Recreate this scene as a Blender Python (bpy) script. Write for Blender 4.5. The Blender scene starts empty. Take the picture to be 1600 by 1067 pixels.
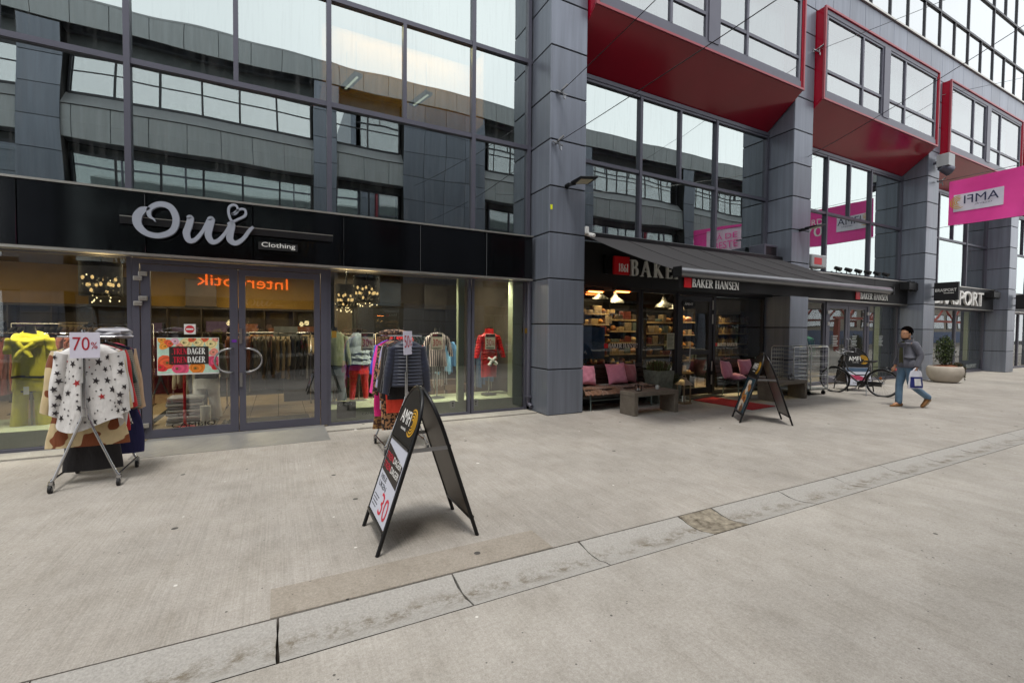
import bpy, bmesh, math, random
from mathutils import Vector, Matrix
random.seed(7)
S = bpy.context.scene
COL = S.collection
PI = math.pi

# ------------------------------------------------------------------ camera
EYE = Vector((0.0, 0.0, 1.62))
YAW, PIT, ROL, FPX = math.radians(27.33), math.radians(-1.641), math.radians(0.506), 706.5
_f = Vector((math.sin(YAW), math.cos(YAW), 0)); _r = Vector((math.cos(YAW), -math.sin(YAW), 0)); _u = Vector((0, 0, 1))
FW = _f * math.cos(PIT) + _u * math.sin(PIT)
_u2 = _u * math.cos(PIT) - _f * math.sin(PIT)
RT = _r * math.cos(ROL) + _u2 * math.sin(ROL)
UP = _u2 * math.cos(ROL) - _r * math.sin(ROL)
cd = bpy.data.cameras.new('camera'); cam = bpy.data.objects.new('camera', cd); COL.objects.link(cam)
cd.sensor_width = 36; cd.lens = FPX / 1600 * 36; cd.clip_start = 0.05; cd.clip_end = 500
cam.matrix_world = Matrix(((RT.x, UP.x, -FW.x, EYE.x), (RT.y, UP.y, -FW.y, EYE.y), (RT.z, UP.z, -FW.z, EYE.z), (0, 0, 0, 1)))
S.camera = cam

def ray(x, y): return RT * ((x - 800) / FPX) - UP * ((y - 533.5) / FPX) + FW
def onY(x, y, Y):                       # photograph pixel -> point of the vertical plane at depth Y
    d = ray(x, y); return EYE + d * (Y / d.y)
def onZ(x, y, Z=0.0):
    d = ray(x, y); return EYE + d * ((Z - EYE.z) / d.z)

# ------------------------------------------------------------------ light
W = bpy.data.worlds.new('World'); S.world = W; W.use_nodes = True
nt = W.node_tree; N = nt.nodes; L = nt.links; N.clear()
out = N.new('ShaderNodeOutputWorld'); bg = N.new('ShaderNodeBackground'); bg.inputs['Strength'].default_value = 0.074
sky = N.new('ShaderNodeTexSky'); sky.sky_type = 'NISHITA'; sky.sun_disc = False
sky.sun_elevation = math.radians(62); sky.sun_rotation = math.radians(200)
mx = N.new('ShaderNodeMix'); mx.data_type = 'RGBA'; mx.inputs[0].default_value = 0.93
tc = N.new('ShaderNodeTexCoord'); nz = N.new('ShaderNodeTexNoise'); nz.inputs['Scale'].default_value = 1.6; nz.inputs['Detail'].default_value = 4
cr = N.new('ShaderNodeValToRGB'); cr.color_ramp.elements[0].position = 0.3; cr.color_ramp.elements[1].position = 0.72
cr.color_ramp.elements[0].color = (12.2, 12.6, 13.0, 1); cr.color_ramp.elements[1].color = (16.5, 16.7, 16.9, 1)
L.new(tc.outputs['Generated'], nz.inputs['Vector']); L.new(nz.outputs['Fac'], cr.inputs['Fac'])
L.new(sky.outputs[0], mx.inputs[6]); L.new(cr.outputs[0], mx.inputs[7])
L.new(mx.outputs[2], bg.inputs['Color']); L.new(bg.outputs[0], out.inputs['Surface'])

sl = bpy.data.lights.new('sun', 'SUN'); sl.energy = 1.5; sl.angle = math.radians(14); sl.color = (1.0, 0.96, 0.9)
so = bpy.data.objects.new('sun', sl); COL.objects.link(so)
so.rotation_euler = Vector((0.16, 0.26, -0.95)).to_track_quat('-Z', 'Y').to_euler()
S.view_settings.view_transform = 'Standard'; S.view_settings.look = 'None'; S.view_settings.gamma = 1
S.view_settings.exposure = 0.62; S.view_settings.use_curve_mapping = False
try:
    cy = S.cycles; cy.max_bounces = 9; cy.diffuse_bounces = 3; cy.glossy_bounces = 5; cy.transmission_bounces = 5
    cy.transparent_max_bounces = 28; cy.caustics_reflective = False; cy.caustics_refractive = False
    cy.sample_clamp_indirect = 4.0; cy.use_denoising = True
except Exception: pass

# ------------------------------------------------------------------ materials
def lin(c):
    if isinstance(c, str):
        c = [int(c[i:i + 2], 16) / 255 for i in (0, 2, 4)]
        return tuple(v / 12.92 if v <= 0.04045 else ((v + 0.055) / 1.055) ** 2.4 for v in c) + (1,)
    return tuple(c) + (1,) if len(c) == 3 else tuple(c)
MATS = {}
def mat(name, col, rough=0.6, metal=0.0, var=0.12, scale=(3, 3, 3), bump=0.0, bscale=60, coat=0.0, dark=None, spec=0.5, sheen=0.0, emit=None, estr=0.0, alpha=1.0, space='pos'):
    """procedural principled material: colour broken up by noise over the world position, optional fine bump"""
    if name in MATS: return MATS[name]
    m = bpy.data.materials.new(name); m.use_nodes = True; t = m.node_tree; n = t.nodes; l = t.links
    b = n['Principled BSDF']; c = lin(col)
    b.inputs['Roughness'].default_value = rough; b.inputs['Metallic'].default_value = metal
    b.inputs['Coat Weight'].default_value = coat; b.inputs['Coat Roughness'].default_value = 0.08
    b.inputs['Specular IOR Level'].default_value = spec; b.inputs['Sheen Weight'].default_value = sheen
    b.inputs['Alpha'].default_value = alpha
    if emit: b.inputs['Emission Color'].default_value = lin(emit); b.inputs['Emission Strength'].default_value = estr
    if space == 'pos': src = n.new('ShaderNodeNewGeometry').outputs['Position']
    else: src = n.new('ShaderNodeTexCoord').outputs['Object']
    mp = n.new('ShaderNodeMapping'); mp.inputs['Scale'].default_value = scale; l.new(src, mp.inputs['Vector'])
    nz = n.new('ShaderNodeTexNoise'); nz.inputs['Scale'].default_value = 1; nz.inputs['Detail'].default_value = 6; nz.inputs['Roughness'].default_value = 0.62
    l.new(mp.outputs[0], nz.inputs['Vector'])
    r = n.new('ShaderNodeValToRGB'); r.color_ramp.elements[0].position = 0.28; r.color_ramp.elements[1].position = 0.72
    lo = lin(dark) if dark else tuple(v * (1 - var) for v in c[:3]) + (1,)
    r.color_ramp.elements[0].color = lo; r.color_ramp.elements[1].color = tuple(min(1, v * (1 + var)) for v in c[:3]) + (1,)
    l.new(nz.outputs['Fac'], r.inputs['Fac']); l.new(r.outputs[0], b.inputs['Base Color'])
    if bump:
        n2 = n.new('ShaderNodeTexNoise'); n2.inputs['Scale'].default_value = bscale; n2.inputs['Detail'].default_value = 5
        l.new(src, n2.inputs['Vector'])
        bp = n.new('ShaderNodeBump'); bp.inputs['Strength'].default_value = bump; bp.inputs['Distance'].default_value = 0.01
        l.new(n2.outputs['Fac'], bp.inputs['Height']); l.new(bp.outputs[0], b.inputs['Normal'])
    MATS[name] = m; return m

def glass(name, tint, refl, fres, reflcol=(0.93, 0.96, 0.97), wave=0.0, wscale=0.7, dirt=0.0):
    """a pane seen from outside: tinted see-through body mixed with a mirror-like outer skin"""
    m = bpy.data.materials.new(name); m.use_nodes = True; t = m.node_tree; n = t.nodes; l = t.links; n.clear()
    o = n.new('ShaderNodeOutputMaterial'); tr = n.new('ShaderNodeBsdfTransparent'); tr.inputs[0].default_value = tint + (1,)
    g = n.new('ShaderNodeBsdfGlossy'); g.inputs['Color'].default_value = reflcol + (1,); g.inputs['Roughness'].default_value = 0.0
    fr = n.new('ShaderNodeFresnel'); fr.inputs['IOR'].default_value = 1.5
    ma = n.new('ShaderNodeMath'); ma.operation = 'MULTIPLY_ADD'; ma.inputs[1].default_value = fres; ma.inputs[2].default_value = refl; ma.use_clamp = True
    l.new(fr.outputs[0], ma.inputs[0])
    ms = n.new('ShaderNodeMixShader'); l.new(ma.outputs[0], ms.inputs[0]); l.new(tr.outputs[0], ms.inputs[1]); l.new(g.outputs[0], ms.inputs[2])
    geo = n.new('ShaderNodeNewGeometry')
    if wave:
        nz = n.new('ShaderNodeTexNoise'); nz.inputs['Scale'].default_value = wscale; nz.inputs['Detail'].default_value = 1.0
        oi = n.new('ShaderNodeObjectInfo'); va = n.new('ShaderNodeVectorMath'); va.operation = 'MULTIPLY_ADD'
        va.inputs[1].default_value = (1, 1, 1); l.new(geo.outputs['Position'], va.inputs[0])
        cx = n.new('ShaderNodeCombineXYZ'); mu = n.new('ShaderNodeMath'); mu.operation = 'MULTIPLY'; mu.inputs[1].default_value = 40
        l.new(oi.outputs['Random'], mu.inputs[0]); l.new(mu.outputs[0], cx.inputs[0]); l.new(cx.outputs[0], va.inputs[2]); l.new(va.outputs[0], nz.inputs['Vector'])
        bp = n.new('ShaderNodeBump'); bp.inputs['Strength'].default_value = 1.0; bp.inputs['Distance'].default_value = wave
        l.new(nz.outputs['Fac'], bp.inputs['Height']); l.new(bp.outputs[0], g.inputs['Normal'])
    last = ms
    if dirt:
        mp = n.new('ShaderNodeMapping'); mp.inputs['Scale'].default_value = (26, 26, 1.4); l.new(geo.outputs['Position'], mp.inputs[0])
        d = n.new('ShaderNodeTexNoise'); d.inputs['Scale'].default_value = 1; d.inputs['Detail'].default_value = 5; l.new(mp.outputs[0], d.inputs['Vector'])
        r = n.new('ShaderNodeValToRGB'); r.color_ramp.elements[0].position = 0.5; r.color_ramp.elements[1].position = 0.85
        r.color_ramp.elements[0].color = (0, 0, 0, 1); r.color_ramp.elements[1].color = (dirt, dirt, dirt, 1); l.new(d.outputs['Fac'], r.inputs[0])
        df = n.new('ShaderNodeBsdfDiffuse'); df.inputs[0].default_value = (0.45, 0.46, 0.45, 1)
        m2 = n.new('ShaderNodeMixShader'); l.new(r.outputs[0], m2.inputs[0]); l.new(ms.outputs[0], m2.inputs[1]); l.new(df.outputs[0], m2.inputs[2]); last = m2
    l.new(last.outputs[0], o.inputs['Surface']); MATS[name] = m; return m
def clear(name, tint):
    m = bpy.data.materials.new(name); m.use_nodes = True; n = m.node_tree.nodes; n.clear()
    o = n.new('ShaderNodeOutputMaterial'); tr = n.new('ShaderNodeBsdfTransparent'); tr.inputs[0].default_value = tint + (1,)
    m.node_tree.links.new(tr.outputs[0], o.inputs[0]); MATS[name] = m; return m
def emis(name, col, s):
    if name in MATS: return MATS[name]
    m = bpy.data.materials.new(name); m.use_nodes = True; n = m.node_tree.nodes; n.clear()
    o = n.new('ShaderNodeOutputMaterial'); e = n.new('ShaderNodeEmission'); e.inputs[0].default_value = lin(col); e.inputs[1].default_value = s
    m.node_tree.links.new(e.outputs[0], o.inputs[0]); MATS[name] = m; return m

G_UP = glass('glass_upper', (0.34, 0.42, 0.41), 0.50, 0.5, (0.87, 0.96, 0.94), wave=0.009, wscale=0.55, dirt=0.09)
G_OFF = glass('glass_bay', (0.74, 0.82, 0.81), 0.34, 0.6, wave=0.003, wscale=0.6, dirt=0.06)
G_TOP = glass('glass_top', (0.34, 0.40, 0.40), 0.52, 0.6, wave=0.003, wscale=0.6, dirt=0.06)
G_SHOP = glass('glass_shop', (0.80, 0.86, 0.82), 0.14, 1.0, wave=0.003, wscale=0.7, dirt=0.04)
G_OPP = glass('glass_opposite', (0.84, 0.9, 0.9), 0.55, 0.5, wave=0.004, wscale=0.6)
G_CLR = clear('glass_back', (0.97, 0.99, 0.98))

def ground_mat(name, base, broom, dark_amt):
    m = bpy.data.materials.new(name); m.use_nodes = True; t = m.node_tree; n = t.nodes; l = t.links; b = n['Principled BSDF']
    b.inputs['Roughness'].default_value = 0.82; b.inputs['Specular IOR Level'].default_value = 0.3
    pos = n.new('ShaderNodeNewGeometry').outputs['Position']
    def noise(sc, mapscale=(1, 1, 1), det=5, ro=0.6):
        mp = n.new('ShaderNodeMapping'); mp.inputs['Scale'].default_value = mapscale; l.new(pos, mp.inputs[0])
        z = n.new('ShaderNodeTexNoise'); z.inputs['Scale'].default_value = sc; z.inputs['Detail'].default_value = det; z.inputs['Roughness'].default_value = ro
        l.new(mp.outputs[0], z.inputs['Vector']); return z.outputs['Fac']
    def ramp(fac, p0, p1, c0, c1):
        r = n.new('ShaderNodeValToRGB'); r.color_ramp.elements[0].position = p0; r.color_ramp.elements[1].position = p1
        r.color_ramp.elements[0].color = c0; r.color_ramp.elements[1].color = c1; l.new(fac, r.inputs[0]); return r.outputs[0]
    def mix(mode, fac, a, bb):
        x = n.new('ShaderNodeMix'); x.data_type = 'RGBA'; x.blend_type = mode
        if isinstance(fac, float): x.inputs[0].default_value = fac
        else: l.new(fac, x.inputs[0])
        l.new(a, x.inputs[6])
        if isinstance(bb, tuple): x.inputs[7].default_value = bb
        else: l.new(bb, x.inputs[7])
        return x.outputs[2]
    c = lin(base)
    col = ramp(noise(0.55, det=7), 0.3, 0.7, tuple(v * (1 - dark_amt) for v in c[:3]) + (1,), tuple(v * 1.07 for v in c[:3]) + (1,))
    col = mix('MULTIPLY', 1.0, col, ramp(noise(2.4, det=8, ro=.7), 0.32, 0.62, (.86, .85, .83, 1), (1.03, 1.03, 1.03, 1)))
    col = mix('MULTIPLY', 1.0, col, ramp(noise(140, det=2), 0.25, 0.8, (.80, .80, .80, 1), (1.14, 1.14, 1.14, 1)))
    col = mix('MULTIPLY', 1.0, col, ramp(noise(46, det=6, ro=.8), 0.34, 0.66, (.80, .79, .78, 1), (1.10, 1.10, 1.10, 1)))
    col = mix('MULTIPLY', 1.0, col, ramp(noise(8, (1, .35, 1), det=8, ro=.75), 0.50, 0.72, (1.0, 1.0, 1.0, 1), (.84, .83, .81, 1)))
    br = noise(1, (95, 1.1, 1), det=5, ro=.75)
    if broom: col = mix('MULTIPLY', 1.0, col, ramp(br, 0.3, 0.6, (1 - broom, 1 - broom, 1 - broom, 1), (1.02, 1.02, 1.02, 1)))
    for (sc, th, colr) in ((1.25, 0.030, (.66, .64, .60, 1)), (2.1, 0.05, (.07, .065, .06, 1)), (2.7, 0.03, (.64, .62, .58, 1)), (5.0, 0.04, (.11, .10, .09, 1)), (9.0, 0.05, (.14, .13, .12, 1))):   # gum spots and specks
        v = n.new('ShaderNodeTexVoronoi'); v.inputs['Scale'].default_value = sc; l.new(pos, v.inputs['Vector']); v.inputs['Randomness'].default_value = 1
        wn = n.new('ShaderNodeMath'); wn.operation = 'LESS_THAN'; wn.inputs[1].default_value = th; l.new(v.outputs['Distance'], wn.inputs[0])
        col = mix('MIX', wn.outputs[0], col, colr)
    l.new(col, b.inputs['Base Color'])
    bp = n.new('ShaderNodeBump'); bp.inputs['Strength'].default_value = 0.35; bp.inputs['Distance'].default_value = 0.004
    l.new(br if broom else noise(90), bp.inputs['Height']); l.new(bp.outputs[0], b.inputs['Normal'])
    MATS[name] = m; return m
M_PAVE = ground_mat('concrete_brushed', (0.44, 0.412, 0.374), 0.20, 0.20)
M_ROAD = ground_mat('concrete_smooth', (0.445, 0.42, 0.382), 0.09, 0.19)
M_PATCH = ground_mat('concrete_repair', (0.34, 0.305, 0.26), 0.0, 0.08)
M_SILL = ground_mat('concrete_sill', (0.42, 0.40, 0.36), 0.0, 0.22)

def channel_mat():
    m = bpy.data.materials.new('channel_concrete'); m.use_nodes = True; t = m.node_tree; n = t.nodes; l = t.links; b = n['Principled BSDF']
    b.inputs['Roughness'].default_value = 0.85
    pos = n.new('ShaderNodeNewGeometry').outputs['Position']
    z = n.new('ShaderNodeTexNoise'); z.inputs['Scale'].default_value = 75; z.inputs['Detail'].default_value = 8; z.inputs['Roughness'].default_value = .8; l.new(pos, z.inputs['Vector'])
    r = n.new('ShaderNodeValToRGB'); r.color_ramp.elements[0].position = .3; r.color_ramp.elements[1].position = .75
    r.color_ramp.elements[0].color = (.23, .22, .203, 1); r.color_ramp.elements[1].color = (.48, .46, .425, 1); l.new(z.outputs['Fac'], r.inputs[0])
    sp = n.new('ShaderNodeSeparateXYZ'); l.new(pos, sp.inputs[0])           # dirt gathers on the low line of the channel
    d = n.new('ShaderNodeMath'); d.operation = 'SUBTRACT'; d.inputs[1].default_value = 2.56; l.new(sp.outputs[1], d.inputs[0])
    a = n.new('ShaderNodeMath'); a.operation = 'ABSOLUTE'; l.new(d.outputs[0], a.inputs[0])
    mr = n.new('ShaderNodeMapRange'); mr.inputs['From Min'].default_value = 0.02; mr.inputs['From Max'].default_value = 0.13; mr.inputs['To Min'].default_value = 1; mr.inputs['To Max'].default_value = 0; l.new(a.outputs[0], mr.inputs[0])
    z2 = n.new('ShaderNodeTexNoise'); z2.inputs['Scale'].default_value = 7; z2.inputs['Detail'].default_value = 12; z2.inputs['Roughness'].default_value = .85; l.new(pos, z2.inputs['Vector'])
    r2 = n.new('ShaderNodeValToRGB'); r2.color_ramp.elements[0].position = .47; r2.color_ramp.elements[1].position = .58; l.new(z2.outputs['Fac'], r2.inputs[0])
    mu = n.new('ShaderNodeMath'); mu.operation = 'MULTIPLY'; l.new(mr.outputs[0], mu.inputs[0]); l.new(r2.outputs[0], mu.inputs[1])
    x = n.new('ShaderNodeMix'); x.data_type = 'RGBA'; l.new(mu.outputs[0], x.inputs[0]); l.new(r.outputs[0], x.inputs[6]); x.inputs[7].default_value = (.16, .135, .10, 1)
    l.new(x.outputs[2], b.inputs['Base Color'])
    bp = n.new('ShaderNodeBump'); bp.inputs['Strength'].default_value = .5; bp.inputs['Distance'].default_value = .004; l.new(z.outputs['Fac'], bp.inputs['Height']); l.new(bp.outputs[0], b.inputs['Normal'])
    MATS['channel'] = m; return m
M_CHAN = channel_mat()

M_PANEL = mat('metal_panel', '777d89', 0.36, 0.28, 0.17, (10, 10, 0.45), 0.03, 40)
_t = M_PANEL.node_tree; _b = _t.nodes['Principled BSDF']; _old = _b.inputs['Base Color'].links[0].from_socket      # every sheet of cladding has its own tone
_oi = _t.nodes.new('ShaderNodeObjectInfo'); _mr = _t.nodes.new('ShaderNodeMapRange'); _mr.inputs['To Min'].default_value = .86; _mr.inputs['To Max'].default_value = 1.12
_hs = _t.nodes.new('ShaderNodeHueSaturation'); _t.links.new(_oi.outputs['Random'], _mr.inputs[0]); _t.links.new(_mr.outputs[0], _hs.inputs['Value']); _t.links.new(_old, _hs.inputs['Color']); _t.links.new(_hs.outputs[0], _b.inputs['Base Color'])
M_PANEL_L = mat('metal_panel_light', 'a2a6a8', 0.45, 0.1, 0.14, (9, 9, 0.5), 0.03, 40)
M_CORE = mat('joint_black', '0b0b0d', 0.9)
M_FRAME = mat('window_frame_grey', '5a5a66', 0.4, 0.3, 0.06)
M_FRAME_D = mat('window_frame_dark', '2b2b31', 0.4, 0.2, 0.06)
M_RED = mat('red_cladding', '9a0a26', 0.18, 0.0, 0.08, (1, 1, 1), 0, 40, coat=0.2, spec=0.35)
M_REDTRIM = mat('red_trim', '9c4650', 0.4, 0.2, 0.06)
M_BLACKGL = mat('black_fascia_glass', '07080a', 0.10, 0, 0.5, (14, 14, 0.7), 0, 40, coat=0.3)
M_BLACK = mat('black_matt', '0c0c0e', 0.55, 0, 0.2)
M_BLKMET = mat('black_metal', '141416', 0.35, 0.4, 0.15)
M_STEEL = mat('brushed_steel', '9a9a9c', 0.3, 0.9, 0.08)
M_CHROME = mat('chrome_tube', 'b0b0b2', 0.12, 1.0, 0.05)
M_ALU = mat('aluminium_trim', 'b0ada6', 0.35, 0.8, 0.1)
M_WHITE = mat('white_paint', 'e6e6e2', 0.5, 0, 0.04)
M_GREYLET = mat('letter_face_grey', '9aa0ac', 0.45, 0.1, 0.06)
M_RUBBER = mat('black_rubber', '121212', 0.7, 0, 0.2)
M_GOLD = mat('gold_print', 'c9992a', 0.45, 0.1, 0.08)
M_REDSIGN = mat('red_sign', 'c4101c', 0.4, 0, 0.06)
M_PINK = mat('pink_banner', 'ff52b4', 0.6, 0, 0.08)
_t = M_PINK.node_tree; _b = _t.nodes['Principled BSDF']; _tl = _t.nodes.new('ShaderNodeBsdfTranslucent'); _tl.inputs[0].default_value = lin('f84aae'); _ms = _t.nodes.new('ShaderNodeMixShader'); _ms.inputs[0].default_value = .25   # thin cloth lets light through
_t.links.new(_b.outputs[0], _ms.inputs[1]); _t.links.new(_tl.outputs[0], _ms.inputs[2]); _t.links.new(_ms.outputs[0], _t.nodes['Material Output'].inputs['Surface'])
M_CONC = mat('cast_concrete', '6f675c', 0.85, 0, 0.25, (6, 6, 6), 0.3, 70)
M_WOOD = mat('dark_wood', '2b1a12', 0.55, 0, 0.35, (40, 3, 40))
M_CUSH = mat('pink_linen', 'd488a0', 0.9, 0, 0.08, (30, 30, 30), 0.25, 220, sheen=0.3)
M_FUR = mat('brown_fur', '6d4c35', 1.0, 0, 0.4, (18, 18, 18), 0.9, 120, sheen=0.4)
M_MAT = mat('red_carpet', '9c0d12', 0.95, 0, 0.12, (20, 20, 20), 0.5, 300)
M_AWN = mat('awning_canvas', '232123', 0.85, 0, 0.14, (30, 2, 2), 0.05, 200)
M_YEL = mat('mustard_wall', 'a5803a', 0.8, 0, 0.1)
M_INW = mat('interior_wall', '4c443a', 0.85, 0, 0.12)
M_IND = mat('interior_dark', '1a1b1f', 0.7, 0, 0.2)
M_CEIL = mat('ceiling_plaster', '7a6f58', 0.9, 0, 0.06)
M_TILE = mat('floor_tile', '9c8a70', 0.35, 0, 0.12)
M_PLINTH = mat('display_plinth', 'a9b394', 0.6, 0, 0.06)
M_MANN = mat('mannequin_black', '101012', 0.35, 0, 0.1)
M_SKIN = mat('skin', 'b98868', 0.55, 0, 0.08, (20, 20, 20))
M_LEAF = mat('leaf_dark', '26331a', 0.5, 0, 0.4, (20, 20, 20))
M_LEAF2 = mat('leaf_light', '4a5a28', 0.5, 0, 0.3, (20, 20, 20))
M_POT = mat('mottled_zinc', '70766c', 0.6, 0.2, 0.35, (14, 14, 14), 0.2, 60)
E_WARM = emis('bulb_warm', (1.0, 0.62, 0.25), 9)
E_HEAT = emis('heater_glow', (1.0, 0.25, 0.05), 14)
E_WHITE = emis('lamp_white', (1.0, 0.93, 0.8), 2.5)

# ------------------------------------------------------------------ builders
class MB:
    def __init__(s): s.v = []; s.f = []; s.m = []
    def add(s, vs, fs, mi=0):
        o = len(s.v); s.v += [tuple(v) for v in vs]; s.f += [tuple(i + o for i in f) for f in fs]; s.m += [mi] * len(fs); return s
    def box(s, x0, x1, y0, y1, z0, z1, mi=0):
        return s.add([(x0, y0, z0), (x1, y0, z0), (x1, y1, z0), (x0, y1, z0), (x0, y0, z1), (x1, y0, z1), (x1, y1, z1), (x0, y1, z1)],
                     [(0, 3, 2, 1), (4, 5, 6, 7), (0, 1, 5, 4), (1, 2, 6, 5), (2, 3, 7, 6), (3, 0, 4, 7)], mi)
    def bar(s, a, b, w, h, mi=0):               # box beam from a to b
        a = Vector(a); b = Vector(b); d = (b - a).normalized()
        up = Vector((0, 0, 1)) if abs(d.z) < 0.95 else Vector((0, 1, 0))
        x = d.cross(up).normalized() * w / 2; y = x.normalized().cross(d).normalized() * h / 2
        vs = [a - x - y, a + x - y, a + x + y, a - x + y, b - x - y, b + x - y, b + x + y, b - x + y]
        return s.add(vs, [(0, 3, 2, 1), (4, 5, 6, 7), (0, 1, 5, 4), (1, 2, 6, 5), (2, 3, 7, 6), (3, 0, 4, 7)], mi)
    def tube(s, pts, r, seg=8, mi=0, closed=False, caps=True, flat=1.0):
        pts = [Vector(p) for p in pts]; n = len(pts); vs = []; fs = []
        rs = r if isinstance(r, (list, tuple)) else [r] * n
        ref = None
        for i, p in enumerate(pts):
            if closed: d = pts[(i + 1) % n] - pts[i - 1]
            else: d = pts[min(i + 1, n - 1)] - pts[max(i - 1, 0)]
            d.normalize()
            if ref is None: ref = Vector((0, 0, 1)) if abs(d.z) < 0.9 else Vector((0, 1, 0))
            x = d.cross(ref); x = x.normalized() if x.length > 1e-6 else Vector((1, 0, 0)); y = x.cross(d).normalized(); ref = y
            for k in range(seg):
                a = 2 * PI * k / seg; vs.append(p + x * math.cos(a) * rs[i] + y * math.sin(a) * rs[i] * flat)
        for i in range(n if closed else n - 1):
            j = (i + 1) % n
            for k in range(seg): fs.append((i * seg + k, i * seg + (k + 1) % seg, j * seg + (k + 1) % seg, j * seg + k))
        if caps and not closed: fs += [tuple(range(seg))[::-1], tuple(range((n - 1) * seg, n * seg))]
        return s.add(vs, fs, mi)
    def rings(s, rings, mi=0, caps=True):       # rings: list of equal-length point loops
        n = len(rings[0]); vs = [p for r in rings for p in r]; fs = []
        for i in range(len(rings) - 1):
            for k in range(n): fs.append((i * n + k, i * n + (k + 1) % n, (i + 1) * n + (k + 1) % n, (i + 1) * n + k))
        if caps: fs += [tuple(range(n))[::-1], tuple(range((len(rings) - 1) * n, len(rings) * n))]
        return s.add(vs, fs, mi)
    def lathe(s, prof, c=(0, 0, 0), seg=20, mi=0, caps=True):
        return s.rings([[(c[0] + r * math.cos(2 * PI * k / seg), c[1] + r * math.sin(2 * PI * k / seg), c[2] + z) for k in range(seg)] for r, z in prof], mi, caps)
    def prism(s, poly, o, u, v, w, d, mi=0):     # 2-D polygon on axes u,v from origin o, extruded along w by d
        o, u, v, w = Vector(o), Vector(u), Vector(v), Vector(w); n = len(poly)
        a = [o + u * p[0] + v * p[1] for p in poly]; b = [p + w * d for p in a]
        return s.add(a + b, [tuple(range(n)), tuple(range(2 * n - 1, n - 1, -1))] + [(i, (i + n), (i + 1) % n + n, (i + 1) % n) for i in range(n)], mi)
    def sheet(s, fn, nu, nv, mi=0, thick=0.0):   # fn(u,v)->point, u,v in 0..1
        vs = [fn(i / nu, j / nv) for j in range(nv + 1) for i in range(nu + 1)]; q = nu + 1
        s.add(vs, [(j * q + i, j * q + i + 1, (j + 1) * q + i + 1, (j + 1) * q + i) for j in range(nv) for i in range(nu)], mi); return s
    def ball(s, c, r, sx=1, sy=1, sz=1, seg=12, rg=8, mi=0):
        return s.rings([[(c[0] + sx * r * math.sin(PI * (j + .02) / (rg + .04)) * math.cos(2 * PI * k / seg), c[1] + sy * r * math.sin(PI * (j + .02) / (rg + .04)) * math.sin(2 * PI * k / seg), c[2] - sz * r * math.cos(PI * (j + .02) / (rg + .04))) for k in range(seg)] for j in range(rg + 1)], mi)
    def mesh(s, name, mats, smooth=None):
        me = bpy.data.meshes.new(name); me.from_pydata(s.v, [], s.f)
        for m in (mats if isinstance(mats, (list, tuple)) else [mats]): me.materials.append(m)
        if any(s.m): me.polygons.foreach_set('material_index', s.m)
        bm = bmesh.new(); bm.from_mesh(me); bmesh.ops.recalc_face_normals(bm, faces=bm.faces); bm.to_mesh(me); bm.free()
        if smooth:
            me.polygons.foreach_set('use_smooth', [True] * len(me.polygons)); me.set_sharp_from_angle(angle=math.radians(smooth))
        return me
    def build(s, name, mats, parent=None, smooth=None, loc=None, rot=None, bevel=0):
        return link(name, s.mesh(name, mats, smooth), parent, loc, rot, bevel)
def link(name, me, parent=None, loc=None, rot=None, bevel=0):
    o = bpy.data.objects.new(name, me); COL.objects.link(o)
    if parent is not None:
        o.parent = parent
    if loc is not None: o.location = loc
    if rot is not None: o.rotation_euler = rot
    if bevel:
        b = o.modifiers.new('bevel', 'BEVEL'); b.width = bevel; b.segments = 2; b.limit_method = 'ANGLE'; b.angle_limit = math.radians(40)
    return o
def thing(name, label, cat, loc=(0, 0, 0), rz=0.0, group=None):
    o = bpy.data.objects.new(name, None); COL.objects.link(o); o.location = loc; o.rotation_euler = (0, 0, rz); o.empty_display_size = 0.1
    o['label'] = label; o['category'] = cat
    if group: o['group'] = group
    return o
def tag(o, label, cat, group=None):
    o['label'] = label; o['category'] = cat
    if group: o['group'] = group
    return o
def kind(o, k): o['kind'] = k; return o
def copy_tree(o, parent=None):
    c = o.copy(); COL.objects.link(c)
    if parent is not None: c.parent = parent
    for ch in list(o.children): copy_tree(ch, c)
    return c
BOXES = {}
def boxmesh(sx, sy, sz, m, ch=0.006):
    """box centred on its origin with chamfered front (-Y) edges, cached by size"""
    k = (round(sx, 3), round(sy, 3), round(sz, 3), m.name, ch)
    if k not in BOXES:
        b = MB(); x, y, z = sx / 2, sy / 2, sz / 2; c = ch
        vs = [(-x, y, -z), (x, y, -z), (x, y, z), (-x, y, z), (-x, -y + c, -z), (x, -y + c, -z), (x, -y + c, z), (-x, -y + c, z), (-x + c, -y, -z + c), (x - c, -y, -z + c), (x - c, -y, z - c), (-x + c, -y, z - c)]
        b.add(vs, [(0, 1, 2, 3), (8, 9, 10, 11)] + [(i, (i + 1) % 4, (i + 1) % 4 + 4, i + 4) for i in range(4)] + [(i + 4, (i + 1) % 4 + 4, (i + 1) % 4 + 8, i + 8) for i in range(4)])
        BOXES[k] = b.mesh('box', m)
    return BOXES[k]
def piece(name, x0, x1, y0, y1, z0, z1, m, parent, rz=0.0, ch=0.006):
    """one chamfered cladding piece given by its extents"""
    return link(name, boxmesh(x1 - x0, y1 - y0, z1 - z0, m, ch), parent, ((x0 + x1) / 2, (y0 + y1) / 2, (z0 + z1) / 2))
PANES = {}
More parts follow.
